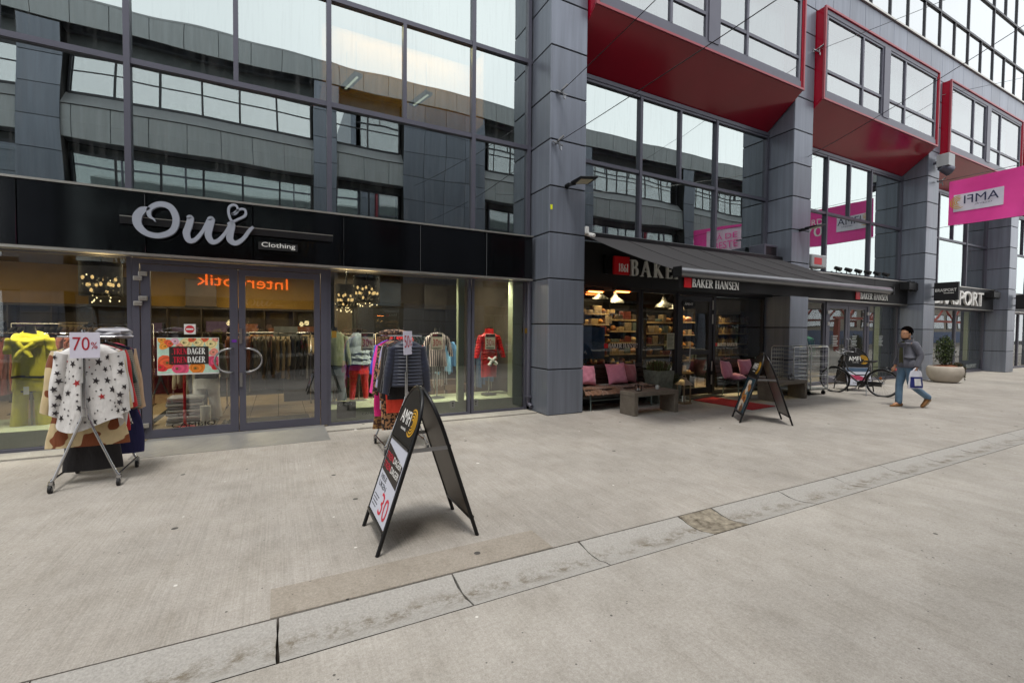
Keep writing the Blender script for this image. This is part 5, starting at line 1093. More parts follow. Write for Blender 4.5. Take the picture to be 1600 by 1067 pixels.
for i in range(9): MB().box(-.24 + .01 * (i % 3), .26 - .01 * (i % 2), -.2, .2, .05 * i, .05 * i + .043).build('folded_bag', fabric('bag_%d' % (i % 2), ('b5b6ba', '76777e')[i % 2]), bk, bevel=.012)
tag(MB().tube([(0, 0, 0), (0, 0, 1.0)], .02, 8).lathe([(.15, 0), (.15, .015), (.02, .03)]).build('red_stand', M_REDSIGN, loc=(-1.30, 8.55, .03)), 'thin red stand behind the door poster', 'stand')
tag(MB().lathe([(.07, 0), (.07, .36), (.065, .365)]).build('white_cylinder', M_WHITE, loc=(-1.0, 8.30, .03), smooth=40), 'white cylinder on the floor behind the left door leaf', 'container')
bxs = random.Random(8)
for i in range(14):
    a, bq = i % 5, i // 5; tag(MB().box(-.16, .16, -.1, .1, 0, .12).box(-.163, .163, -.103, .103, .095, .125).build('shoe_box', mat('cardboard_%d' % (i % 3), ('7a6048', '6a5644', '8a7458')[i % 3], .8), loc=(2.55 + a * .36 + .06 * bxs.random(), 10.2, .03 + .126 * bq), rot=(0, 0, bxs.uniform(-.08, .08))), 'brown shoe box in the low stack behind the right shop window', 'box', 'stacked shoe boxes')
t = thing('poster', 'black advertising card standing low in the left corner of the right window', 'poster', (.85, 7.92, .10)); MB().box(0, .30, 0, .01, 0, .28).build('sheet', M_BLACK, t); text('CAMBIO', (.03, -.001, .22), .2, .03, M_WHITE, t, .001)
tag(text('CAMBIO', (1.25, 7.922, .14), .26, .035, M_BLACK, None, .003, 'plinth_lettering'), 'small black lettering on the pale plinth of the right window', 'lettering')
for xx in (2.86, 3.32): 
    t = thing('socket_box', ('left' if xx < 3 else 'right') + ' pale socket box at the foot of the right window post', 'socket', (xx, 7.90, .14)); MB().box(-.05, .05, 0, .028, 0, .14).build('case', mat('socket_pale', 'b9bcae', .5), t, bevel=.004); MB().tube([(0, -.002, .09), (0, .01, .09)], .02, 10).tube([(0, -.002, .045), (0, .01, .045)], .014, 10).build('holes', M_BLACK, t)
t = thing('wall_poster', 'pale fashion poster on the stand behind the right shop door leaf', 'poster', (.15, 11.4, 1.0)); MB().box(-.24, .24, 0, .03, 0, .62).build('sheet', mat('poster_pale', '6f7478', .5, 0, .45, (5, 5, 4)), t); MB().tube([(0, .02, -.97), (0, .02, 0)], .015, 8).build('post', M_STEEL, t)
cb = thing('wall_cabinet', 'dark brown cabinet wall with folded clothes at the back of the shop', 'cabinet', (-3, 13.0, .03))
MB().box(-6.5, 4.1, .1, .18, 0, 2.0).box(-6.5, 4.1, -.2, .1, 1.98, 2.03).build('carcass', mat('cabinet_brown', '33271c', .6, 0, .2), cb)
rr = random.Random(44)
for i in range(16):
    x = -6.4 + .65 * i; MB().box(x - .02, x, -.2, .1, 0, 1.98).build('divider', mat('cabinet_brown', '33271c', .6), cb)
    for z in (.45, .95, 1.45):
        MB().box(x, x + .63, -.2, .1, z - .03, z).build('board', mat('cabinet_brown', '33271c', .6), cb); c = rr.choice(('7a4a30', '4a3a5a', '8a7a60', '2a2a30', '9a5a48', '5a6a70', 'a08a50'))
        for q in range(rr.randint(2, 5)): MB().box(x + .08, x + .52 + rr.uniform(-.05, .05), -.15, .08, z + .05 * q, z + .05 * q + .044).build('folded_garment', fabric('fold_' + c, c), cb)
# upper office seen through the first-floor panes
of_ = thing('upper_office', 'yellow lit office behind the first floor panes above the clothes shop', 'office', (2, 9, 3.4))
MB().box(-1.35, 1.5, -.35, -.28, 2.12, 3.5).box(-1.40, -1.35, -.95, -.28, 2.12, 3.5).box(1.5, 1.55, -.95, -.28, 2.12, 3.5).build('yellow_wall', mat('office_yellow', 'c8901e', .8, 0, .08), of_)
for i, (px_, py_) in enumerate(((549, 130), (657, 157))):
    p = onY(px_, py_, 8.25); t = thing('pendant_lamp', ('left' if i == 0 else 'right') + ' linear dark pendant lamp glowing in the yellow office', 'pendant lamp', p); t.rotation_euler = (0, 0, .25)
    MB().box(-.07, .07, -.3, .3, 0, .05).build('housing', M_BLKMET, t); MB().box(-.018, .018, -.26, .26, -.006, 0).build('tube', emis('tube_dim', (1, .9, .7), .9), t); MB().tube([(0, -.2, .05), (0, -.2, .6)], .005, 5).tube([(0, .2, .05), (0, .2, .6)], .005, 5).build('cord', M_BLKMET, t)
ld = bpy.data.lights.new('office_lamp', 'AREA'); ld.shape = 'RECTANGLE'; ld.size = 2.4; ld.size_y = .4; ld.energy = 22; ld.color = (1, .74, .28)
o = bpy.data.objects.new('office_lamp', ld); COL.objects.link(o); o.location = (2.1, 8.32, 6.92)

inner_rail('grey and rust clothes rail in the middle of the shop', -.9, .6, 10.4, [fabric('rust', '8a4a24'), fabric('grey_wool', '6a6258'), fabric('sand', '9b8a6e'), fabric('black_c', '1c1818')], 430)
inner_rail('dark coat rail behind the round chandelier', -4.2, -2.2, 11.2, [fabric('black_b', '151315'), fabric('brown_coat', '4a3424'), fabric('grey_wool', '6a6258')], 450, 1.0, 1.6)
for i, (x, y, z, w, h, c) in enumerate(((-3.6, 12.75, 2.05, .8, .6, '2a2420'), (-1.9, 12.75, 2.08, .6, .6, '4a3a30'), (2.0, 11.25, 2.15, .7, .55, '1e2a3c'), (3.3, 11.25, 2.1, .6, .6, '3a3530'))):
    t = thing('wall_picture', ('left dark picture above the cabinet wall', 'brown picture above the cabinet wall near the door', 'navy picture high on the right window back wall', 'dark picture high at the far right back wall')[i], 'picture', (x, y, z)); MB().box(0, w, 0, .03, 0, h).build('sheet', mat('picture_' + c, c, .5, 0, .4, (3, 3, 3)), t); MB().box(-.02, w + .02, .005, .035, -.02, 0).box(-.02, w + .02, .005, .035, h, h + .02).build('frame', M_BLACK, t)
ct = thing('sales_counter', 'dark sales counter deep in the shop behind the right door leaf', 'counter', (.3, 11.0, .03)); MB().box(-.2, 1.6, -.3, .3, 0, .95).build('body', M_IND, ct); MB().box(-.25, 1.65, -.35, .35, .95, 1.0).build('counter_top', M_WOOD, ct); MB().box(.9, 1.2, -.1, .05, 1.0, 1.3).build('till', M_BLACK, ct)
# ================================================================== SANDWICH BOARDS
def sandwich(label, x, y, rz, w, sp, h, poster, header=True, tubem=None):
    t = thing('sandwich_board', label, 'sandwich board', (x, y, 0), rz); sl = math.hypot(sp, h); tm = tubem or M_BLKMET
    parts = []
    for s in (-1, 1):
        nrm = Vector((s * h / sl, 0, sp / sl)); up = Vector((-s * sp / sl, 0, h / sl)); o = Vector((s * sp, 0, 0)); R_ = w
        P = lambda u, q, off=0.0: o + Vector((0, u, 0)) + up * q + nrm * off
        top = sl - .02
        pts = [P(-w, 0), P(-w, top - w * 1.25)] + [P(-w * math.cos(PI * k / 14), top - w * 1.25 + w * 1.25 * math.sin(PI * k / 14)) for k in range(1, 14)] + [P(w, top - w * 1.25), P(w, 0)]
        MB().tube(pts, .0155, 10).build('frame_tube', tm, t, 60)
        poly = [(-w + .014, .15), (w - .014, .15)] + [((w - .014) * math.cos(PI * k / 16), top - w * 1.25 + (w * 1.25 - .014) * math.sin(PI * k / 16)) for k in range(17)]
        MB().prism(poly, o - nrm * .006, (0, 1, 0), up, nrm, .012).build('back_panel', mat('board_back', '5d544a', .45, .2, .1) if not rz or rz > .9 else mat('board_back_b', '8a8684', .35, .5, .1), t)
        hp = [(-w + .02, top - w * 1.25 - .08), (w - .02, top - w * 1.25 - .08)] + [((w - .02) * math.cos(PI * k / 16), top - w * 1.25 + (w * 1.25 - .02) * math.sin(PI * k / 16)) for k in range(17)]
        MB().prism(hp, o + nrm * .0065, (0, 1, 0), up, nrm, .004).build('header_panel', M_BLACK, t)
        z0, z1 = .17, top - w * 1.25 - .115
        MB().prism([(-w + .02, z0), (w - .02, z0), (w - .02, z1), (-w + .02, z1)], o + nrm * .0065, (0, 1, 0), up, nrm, .004).build('poster_sheet', mat('poster_white', 'c3c6d2', .4, 0, .03), t)
        MB().bar(P(-w, .15, .004), P(w, .15, .004), .03, .025).build('frame_bar', tm, t); MB().bar(P(-w + .01, top - w * 1.25 - .095, .012), P(w - .01, top - w * 1.25 - .095, .012), .02, .012).build('frame_bar', tm, t)
        # header print: reads left to right for someone outside this face
        uu = Vector((0, s, 0)); hc = o + up * (top - w * 1.0) + nrm * .0112
        if header:
            me = text_mesh('AMFI', w * .95, w * .38, .002, M_WHITE); ob = link('lettering', me, t); M4 = Matrix((( uu.x, -nrm.x, up.x, 0), (uu.y, -nrm.y, up.y, 0), (uu.z, -nrm.z, up.z, 0), (0, 0, 0, 1)))
            q = hc - uu * w * .62 - up * .02; M4.translation = q; ob.matrix_local = M4
            me = text_mesh('ULLEVÅL', w * .5, w * .08, .002, M_WHITE); ob = link('lettering', me, t); M5 = M4.copy(); M5.translation = hc - uu * w * .35 - up * .07; ob.matrix_local = M5
            mb = MB(); arcs_mb(mb, (0, 0), w * .36, hc + uu * w * .52 + up * .015, uu, up, nrm, .002, 0, -2.2, 2.2); mb.build('emblem', M_GOLD, t)
        poster(t, s, lambda u, q, off: o + uu * u + up * q + nrm * (.011 + off), uu, up, nrm, w, z0, z1)
    for s in (-1, 1):
        q = .62; MB().bar((-sp * .38, s * (w + .004), h * q), (sp * .38, s * (w + .004), h * q), .006, .03).build('spreader', M_STEEL, t)
    for s in (-1, 1): MB().tube([(0, s * .05, h - .02), (0, s * .09, h - .02)], .012, 8).build('hinge_bolt', M_STEEL, t)
    return t
def ptext(t, s_, P, uu, up, nrm, u, q, w, h, m, off=.0008):
    me = text_mesh(s_, w, h, .0008, m); ob = link('lettering', me, t); p = P(u, q, off)
    M4 = Matrix(((uu.x, -nrm.x, up.x, p.x), (uu.y, -nrm.y, up.y, p.y), (uu.z, -nrm.z, up.z, p.z), (0, 0, 0, 1))); ob.matrix_local = M4
def poster_sale(t, s, P, uu, up, nrm, w, z0, z1):
    H = z1 - z0
    def quad(pts, m, off, nm):
        MB().add([P(u, q, off) for u, q in pts] + [P(u, q, off - .0005) for u, q in pts], [(0, 1, 2, 3), (7, 6, 5, 4)]).build(nm, m, t)
    a = w - .03
    quad([(-a, z0 + H * .70), (-a, z0 + H * .44), (a, z0 + H * .40), (a, z0 + H * .66)] if 0 else [(-a, z0 + H * .93), (-a, z0 + H * .56), (a, z0 + H * .50), (a, z0 + H * .80)], mat('poster_black', '2a2420', .5), .001, 'black_band')
    MR_ = mat('poster_red', 'c02038', .5)
    for q in (.74, .61):
        ptext(t, 'TREN', P, uu, up, nrm, -a * .92, z0 + H * q, a * .86, H * .085, MR_, .002); ptext(t, 'DAGER', P, uu, up, nrm, -a * .02, z0 + H * q, a * .95, H * .085, M_WHITE, .002)
    dk = mat('print_dark', '3a3d44', .5)
    ptext(t, 'HELE', P, uu, up, nrm, -a * .8, z0 + H * .45, a * .7, H * .065, dk); ptext(t, 'UKEN', P, uu, up, nrm, -a * .8, z0 + H * .35, a * .9, H * .07, dk)
    ptext(t, '30', P, uu, up, nrm, -a * .05, z0 + H * .06, a * .95, H * .28, MR_)
    for i in range(4): ptext(t, '-----', P, uu, up, nrm, -a * .9, z0 + H * (.08 + .045 * i), a * (.5 + .1 * (i % 2)), H * .012, dk)
def poster_food(t, s, P, uu, up, nrm, w, z0, z1):
    H = z1 - z0; a = w - .022
    MB().add([P(-a, z0 + .004, .001), P(a, z0 + .004, .001), P(a, z1 - .004, .001), P(-a, z1 - .004, .001)], [(0, 1, 2, 3)]).build('print_ground', mat('food_ground', '24424f', .5, 0, .5, (9, 9, 9)), t)
    rr = random.Random(9)
    for i, (u, q, r, c) in enumerate(((.02, .80, .11, 'd9cfc0'), (.3, .70, .10, 'a8703a'), (-.1, .62, .09, 'e0d6c8'), (-.4, .50, .08, 'b8803c'), (.25, .46, .10, '6a8a96'), (.05, .30, .15, 'c98d45'), (.1, .36, .07, '8a4a2a'), (-.05, .14, .15, 'd0c8bc'), (.2, .10, .10, '7a5a40'), (-.3, .22, .07, 'e8dcc8'))):
        n = 12; pl = []
        for k in range(n):
            g = 2 * PI * k / n; r2 = r * (1 + .18 * math.sin(3 * g + i)); pl.append(P(max(-a, min(a, u * a + r2 * math.cos(g))), max(z0 + .006, min(z1 - .006, z0 + q * H + r2 * .9 * math.sin(g))), .0016 + .0002 * i))
        MB().add(pl, [tuple(range(n))]).build('food_print', mat('food_' + c, c, .5, 0, .3, (25, 25, 25)), t)
def poster_shoe(t, s, P, uu, up, nrm, w, z0, z1):
    H = z1 - z0; a = w - .03
    MB().add([P(-a, z1 - .12, .001), P(a, z1 - .12, .001), P(a, z1 - .01, .001), P(-a, z1 - .01, .001)], [(0, 1, 2, 3)]).build('print_sky', mat('shoe_sky', '44586e', .5, 0, .2), t)
    sh = [(-.75, .42), (-.5, .30), (.1, .27), (.7, .28), (.85, .36), (.5, .42), (.2, .50), (-.1, .58), (-.45, .56), (-.7, .60)]
    MB().add([P(u * a, z0 + q * H, .0012) for u, q in sh], [tuple(range(len(sh)))]).build('shoe_print', mat('shoe_pink', 'a83a58', .5, 0, .3, (20, 20, 20)), t)
    ptext(t, 'SPORT', P, uu, up, nrm, -a * .6, z0 + H * .08, a * 1.2, H * .08, mat('print_dark', '3a3d44', .5))
sandwich('near black sandwich board with AMFI header and a 30 sale poster', .995, 3.512, 0, .28, .383, 1.165, poster_sale)
sandwich('black sandwich board with food poster standing by the red carpet', 7.694, 5.118, math.radians(-41.6), .29, .415, 1.24, poster_food)
sandwich('black sandwich board with a pink shoe poster behind the bicycle', 14.15, 6.75, math.radians(58), .33, .30, 1.17, poster_shoe)

# ================================================================== BAKERY TERRACE
def bench(label, x, y, w):
    t = thing('bench', label, 'bench', (x, y, 0))
    for i in range(4): MB().box(0, w, .02 + .115 * i, .115 + .115 * i, .40, .428).build('seat_slat', M_WOOD, t, bevel=.004)
    for i in range(4): MB().box(0, w, -.012, .012, -.045, .045).build('back_slat', M_WOOD, t, bevel=.004, loc=(0, .50 + .028 * i, .50 + .11 * i), rot=(-.22, 0, 0))
    gm = mat('bench_frame', '6f7d78', .45, .4, .1)
    for xx in (.22, w - .22): MB().tube([(xx, .04, 0), (xx, .06, .39), (xx, .46, .39), (xx, .60, .92)], .014, 8).tube([(xx, .50, 0), (xx, .42, .39)], .014, 8).build('leg_frame', gm, t, 60)
    MB().tube([(.22, .05, .20), (w - .22, .05, .20)], .010, 8).build('stretcher', gm, t)
    return t
bench('dark slatted bench with fur throw and three pink cushions left of the bakery door', 5.27, 7.16, 2.05)
bench('dark slatted bench with pink cushions right of the bakery door', 9.72, 7.16, 1.85)
def cushion(label, x, y, z, w, h, rx, rz, m=None, th=.075, seed=0, ry=0):
    rr = random.Random(seed); ph = rr.uniform(0, 6); mb = MB(); n = 14
    def f(u, v, s):
        a, b = 2 * u - 1, 2 * v - 1; e = (1 - abs(a) ** 3.2) * (1 - abs(b) ** 3.2); pin = 1 - .10 * (1 - abs(a)) * abs(b) ** 6 - .0
        return Vector((a * w / 2 * (1 - .09 * (1 - b * b) * abs(a) ** 4), s * th * e ** .55 * (1 + .10 * math.sin(7 * a + 4 * b + ph) + .06 * math.sin(11 * b - 6 * a)), b * h / 2 * (1 - .09 * (1 - a * a) * abs(b) ** 4)))
    mb.sheet(lambda u, v: f(u, v, 1), n, n).sheet(lambda u, v: f(u, v, -1), n, n)
    t = mb.build('cushion', m or M_CUSH, None, 80, (x, y, z), (rx, ry, rz)); return tag(t, label, 'cushion')
M_CUSH2 = mat('pink_linen_dusty', 'a8646e', .9, 0, .08, (30, 30, 30), .25, 220, sheen=.3)
cushion('pink cushion leaning at the left end of the left bench', 5.62, 7.50, .68, .44, .42, -.28, .10, seed=1, ry=.10)
cushion('large pink cushion in the middle of the left bench', 6.35, 7.46, .69, .50, .45, -.30, -.06, seed=2, ry=-.05)
cushion('dusty pink cushion half hidden behind the middle one on the left bench', 6.76, 7.55, .68, .46, .43, -.26, .05, M_CUSH2, seed=3, ry=.12)
cushion('pink cushion standing on the right bench', 9.72, 7.38, .66, .46, .46, -.30, .20, seed=4, ry=.12)
cushion('pink cushion lying flat on the right bench', 10.05, 7.36, .475, .40, .36, -1.45, .15, seed=5)
cushion('pink cushion behind the food sandwich board on the right bench', 10.62, 7.52, .68, .46, .43, -.26, -.05, seed=6)
def fur(label, x0, x1, y0, y1, z, seed):
    rr = random.Random(seed); nx, ny = 90, 22; mb = MB(); H = {}
    def f(u, v):
        x = x0 + (x1 - x0) * u; y = y0 + (y1 - y0) * v + .02 * math.sin(u * 23) * (1 if v < .2 else 0); d = 0 if v > .22 else (.22 - v) * .55
        return (x, y, z + .02 * math.sin(u * 17) * math.sin(v * 5) + rr.uniform(-.012, .018) - d + .015)
    mb.sheet(f, nx, ny); o = mb.build('fur_throw', M_FUR, None, 80); return tag(o, label, 'throw')
fur('brown fur throw spread on the seat of the left bench', 5.30, 7.15, 7.10, 7.62, .43, 1); fur('tan fur throw at the right part of the right bench', 10.15, 11.1, 7.12, 7.6, .43, 2)
def ctable(label, x0, x1, y0, y1, h=.44):
    t = thing('concrete_table', label, 'table', ((x0 + x1) / 2, (y0 + y1) / 2, 0)); a = (x1 - x0) / 2; b = (y1 - y0) / 2
    MB().box(-a, a, -b, b, h - .075, h).build('table_top', M_CONC, t, bevel=.006)
    for s in (-1, 1): MB().box(-.045, .045, -b + .002, b - .002, 0, h - .077).build('leg', M_CONC, t, bevel=.006, loc=(s * (a - .047), 0, 0))
    return t
ctable('low cast concrete table in front of the left bench', 5.88, 7.02, 6.39, 6.80); ctable('low cast concrete table behind the food sandwich board', 10.05, 11.32, 6.38, 6.80)
def jar(label, x, y, black):
    t = thing('candle_holder', label, 'candle holder', (x, y, .44))
    if black:
        MB().box(-.045, .045, -.045, .045, 0, .012).box(-.05, .05, -.05, .05, .10, .112).tube([(-.025, 0, .11), (0, 0, .155), (.025, 0, .11)], .004, 5).build('frame', M_BLKMET, t)
        for a in (-1, 1):
            for b in (-1, 1): MB().box(a * .042 - .005, a * .042 + .005, b * .042 - .005, b * .042 + .005, .012, .10).build('post', M_BLKMET, t)
        MB().lathe([(.022, .012), (.022, .05)], seg=10).build('candle', M_WHITE, t)
    else:
        MB().lathe([(.038, 0), (.042, .05), (.040, .075)], seg=14, caps=False).build('glass', mat('jar_glass', 'b8bcb8', .1, .2, .05), t, 60); MB().lathe([(.03, .004), (.03, .03)], seg=12).build('candle', M_WHITE, t)
jar('small black candle lantern on the left concrete table', 6.18, 6.62, True); jar('small glass candle holder on the left concrete table', 6.72, 6.66, False); jar('dark candle holder on the right concrete table', 11.0, 6.58, True)
# planters
def leafy(mb, c, n, rad, hgt, s, seed, shape='ball', mi2=2):
    rr = random.Random(seed)
    for i in range(n):
        while True:
            a = Vector((rr.uniform(-1, 1), rr.uniform(-1, 1), rr.uniform(-1, 1)))
            if a.length < 1: break
        p = Vector(c) + Vector((a.x * rad, a.y * rad, a.z * hgt)); d = Vector((rr.uniform(-1, 1), rr.uniform(-1, 1), rr.uniform(-.3, 1))).normalized(); e = d.cross(Vector((rr.uniform(-1, 1), rr.uniform(-1, 1), .3))).normalized(); q = s * rr.uniform(.7, 1.3)
        mb.add([p, p + d * q * .5 + e * q * .22, p + d * q, p + d * q * .5 - e * q * .22], [(0, 1, 2, 3)], rr.choice((0, 0, 1)))
t = thing('tall_planter', 'tall square mottled planter with brown heather between bench and bakery door', 'planter', (7.55, 7.46, 0))
MB().add([(-.19, -.19, 0), (.19, -.19, 0), (.19, .19, 0), (-.19, .19, 0), (-.24, -.24, .72), (.24, -.24, .72), (.24, .24, .72), (-.24, .24, .72), (-.21, -.21, .72), (.21, -.21, .72), (.21, .21, .72), (-.21, .21, .72), (-.2, -.2, .64), (.2, -.2, .64), (.2, .2, .64), (-.2, .2, .64)],
    [(3, 2, 1, 0)] + [(i, (i + 1) % 4, (i + 1) % 4 + 4, i + 4) for i in range(4)] + [(i + 4, (i + 1) % 4 + 4, (i + 1) % 4 + 8, i + 8) for i in range(4)] + [(i + 8, (i + 1) % 4 + 8, (i + 1) % 4 + 12, i + 12) for i in range(4)] + [(12, 13, 14, 15)]).build('pot', M_POT, t)
mb = MB(); rr = random.Random(3)
for i in range(260):
    x, y = rr.uniform(-.16, .16), rr.uniform(-.16, .16); h = rr.uniform(.12, .30); lx, ly = x * .4 + rr.uniform(-.03, .03), y * .4 + rr.uniform(-.03, .03)
    mb.add([(x - .006, y, .64), (x + .006, y, .64), (x + lx + .008, y + ly, .64 + h), (x + lx - .004, y + ly + .004, .64 + h)], [(0, 1, 2, 3)], rr.choice((0, 1)))
kind(mb.build('heather', [mat('heather_brown', '4a3a24', .8, 0, .3), M_LEAF2], t), 'stuff')
t = thing('round_planter', 'small round mottled pot with a clipped box bush beside the lantern', 'planter', (8.07, 7.52, 0))
MB().lathe([(.13, 0), (.17, .15), (.19, .38), (.185, .40), (.165, .40), (.16, .35)], seg=24).build('pot', M_POT, t, 50); mb = MB(); leafy(mb, (0, 0, .50), 900, .185, .14, .035, 4); kind(mb.build('bush', [M_LEAF, M_LEAF2], t), 'stuff')
t = thing('lantern', 'metal floor lantern with peaked copper roof by the bakery door', 'lantern', (7.93, 7.08, 0))
cop = mat('lantern_copper', '8f7f6a', .35, .7, .15)
MB().box(-.12, .12, -.12, .12, 0, .03).box(-.105, .105, -.105, .105, .03, .045).build('base', cop, t)
for a in (-1, 1):
    for b in (-1, 1): MB().box(a * .095 - .011, a * .095 + .011, b * .095 - .011, b * .095 + .011, .045, .42).build('post', cop, t)
for i, (x, y, rz) in enumerate(((0, -.095, 0), (0, .095, 0), (-.095, 0, PI / 2), (.095, 0, PI / 2))): link('pane', MB().box(-.085, .085, -.002, .002, .045, .42).mesh('lantern_pane', G_CLR), t, (x, y, 0), (0, 0, rz))
MB().add([(-.14, -.14, .42), (.14, -.14, .42), (.14, .14, .42), (-.14, .14, .42), (-.05, -.05, .53), (.05, -.05, .53), (.05, .05, .53), (-.05, .05, .53)], [(3, 2, 1, 0), (4, 5, 6, 7)] + [(i, (i + 1) % 4, (i + 1) % 4 + 4, i + 4) for i in range(4)]).box(-.045, .045, -.045, .045, .53, .57).build('roof', cop, t)
MB().tube([(.06 * math.cos(a), 0, .57 + .07 * math.sin(a)) for a in [PI * k / 10 for k in range(11)]], .005, 6).build('ring', cop, t); MB().lathe([(.035, .045), (.035, .17)], seg=14).build('candle', M_WHITE, t, 50)
tag(MB().add([(8.50, 7.31, .004), (8.56, 5.89, .004), (9.45, 5.98, .004), (9.34, 7.46, .004), (8.50, 7.31, .014), (8.56, 5.89, .014), (9.45, 5.98, .014), (9.34, 7.46, .014)], [(0, 1, 2, 3), (7, 6, 5, 4), (0, 4, 5, 1), (1, 5, 6, 2), (2, 6, 7, 3), (3, 7, 4, 0)]).build('red_carpet', M_MAT), 'bright red carpet runner in front of the bakery door', 'carpet')
t = thing('foot_grate', 'grey metal foot grate at the bakery door step', 'grate', (9.1, 7.6, 0)); MB().box(-.6, .6, -.20, .20, .0, .012).build('tray', M_CORE, t)
for i in range(24): link('grate_bar', boxmesh(.012, .38, .012, M_STEEL, .002), t, (-.575 + .05 * i, 0, .0185))

# ---- bakery interior
bk = thing('bakery_interior', 'dark bakery interior with lit shelves behind the bakery windows', 'shop interior', (8.5, 8, 0))
def bki(n, x0, x1, y0, y1, z0, z1, m): return MB().box(x0 - 8.5, x1 - 8.5, y0 - 8, y1 - 8, z0, z1).build(n, m, bk)
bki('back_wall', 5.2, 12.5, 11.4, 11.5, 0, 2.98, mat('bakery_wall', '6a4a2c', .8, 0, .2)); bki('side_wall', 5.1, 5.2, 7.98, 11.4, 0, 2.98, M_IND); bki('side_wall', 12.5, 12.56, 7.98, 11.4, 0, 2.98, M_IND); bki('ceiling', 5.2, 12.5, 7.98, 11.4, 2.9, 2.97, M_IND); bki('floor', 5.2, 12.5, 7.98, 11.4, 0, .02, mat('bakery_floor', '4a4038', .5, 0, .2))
bki('counter', 6.6, 9.4, 9.3, 9.9, .02, 1.0, mat('counter_front', '2d4a48', .4, 0, .2)); bki('window_bench', 5.25, 7.30, 7.98, 8.3, .02, .62, mat('counter_wood', '6a5a48', .6, 0, .2, (3, 30, 30)))
WS = mat('shelf_wood', 'a58f6e', .6, 0, .2, (3, 30, 30))
GC = [('8a5a26', 0), ('b4803c', 0), ('d0b07a', 0), ('6a3a1c', 0), ('8a7a64', 1), ('40352c', 1), ('56605c', 1), ('9a8460', 1), ('6a2a20', 1)]
def shelf(label, x0, x1, y, zs, seed, jars=False, dp=.3):
    t = thing('shelf', label, 'shelf', ((x0 + x1) / 2, y, 0)); a = (x1 - x0) / 2
    MB().box(-a - .03, -a, -dp / 2, dp / 2, .02, zs[-1] + .35).box(a, a + .03, -dp / 2, dp / 2, .02, zs[-1] + .35).box(-a, a, dp / 2 - .02, dp / 2, .02, zs[-1] + .35).build('shelf_frame', M_BLKMET, t)
    rr = random.Random(seed)
    for i, z in enumerate(zs):
        MB().box(-a, a, -dp / 2, dp / 2, z - .035, z).build('shelf_board', WS, t); x = -a + .06
        while x < a - .05:
            if jars:
                r = rr.uniform(.045, .055); h = rr.uniform(.13, .20); g = tag(MB().lathe([(r, 0), (r, h * .8), (r * .75, h * .86), (r * .8, h)], seg=12).build('jar', mat('jar_%d' % rr.randrange(4), rr.choice(('b8bcb4', '8c7a5a', 'c8c4bc', '5a4a3a')), .3, 0, .2), loc=(t.location.x + x, y - .06, z), smooth=50), 'glass jar on the %s shelf of the jar rack by the bakery window' % ('bottom', 'second', 'third', 'fourth', 'topmost')[i], 'jar', 'jars on the bakery rack shelf %d' % (i + 1)); x += 2 * r + .02
            else:
                w = rr.uniform(.10, .24); h = rr.uniform(.07, .22); c, bx = rr.choice(GC); mb = MB()
                if bx: mb.box(-w / 2, w / 2, -.09, .09, 0, h)
                else: mb.ball((0, 0, h * .42), 1, w * .5, .1, h * .45, 12, 8)
                tag(mb.build('package' if bx else 'bread_loaf', mat('good_' + c, c, .6, 0, .3, (14, 14, 14)), loc=(t.location.x + x + w / 2, y - .04, z), smooth=50, bevel=.008 if bx else 0), ('one of the packed goods' if bx else 'one of the bread loaves') + ' on the ' + label.split(' with')[0] + (' in the window' if 'window' in label else ' inside the bakery'), 'package' if bx else 'bread', ('packages on the ' if bx else 'loaves on the ') + label); x += w + .03
    return t
shelf('jar rack with wooden boards behind the right bakery window', 10.95, 12.42, 8.75, [.62, .94, 1.24, 1.54, 1.84], 3, True)
shelf('tall bread rack with loaves at the back of the bakery', 7.8, 9.8, 10.7, [.75, 1.1, 1.45, 1.8, 2.15], 5); shelf('narrow goods rack with packets just inside the bakery door', 9.75, 10.3, 9.0, [.45, .8, 1.15, 1.5, 1.85], 6)
shelf('front goods rack with loaves right behind the left bakery window', 6.15, 7.05, 8.7, [.75, 1.0, 1.25, 1.5, 1.75, 2.0], 15, dp=.26); shelf('gift rack with packets in the left bakery window', 7.12, 7.95, 8.75, [.75, 1.03, 1.31, 1.59, 1.87], 8, dp=.26)
shelf('middle bread rack with loaves behind the middle bakery pane', 8.15, 9.3, 8.6, [.42, .7, .98, 1.26, 1.54, 1.82], 17, dp=.26); shelf('far bread rack with loaves deep behind the bakery door', 10.5, 12.2, 10.6, [.7, 1.1, 1.5, 1.9], 9)
shelf('low goods rack with packets in the left corner of the bakery window', 5.5, 6.1, 8.45, [.75, 1.05, 1.35, 1.65], 21, dp=.26)
tag(MB().box(-.3, .3, 0, .02, -.35, .35).build('blue_poster', mat('poster_blue', '2c5a9a', .5, 0, .3, (6, 6, 6)), loc=(6.2, 8.05, 1.32)), 'blue poster at the left edge of the left bakery window', 'poster')
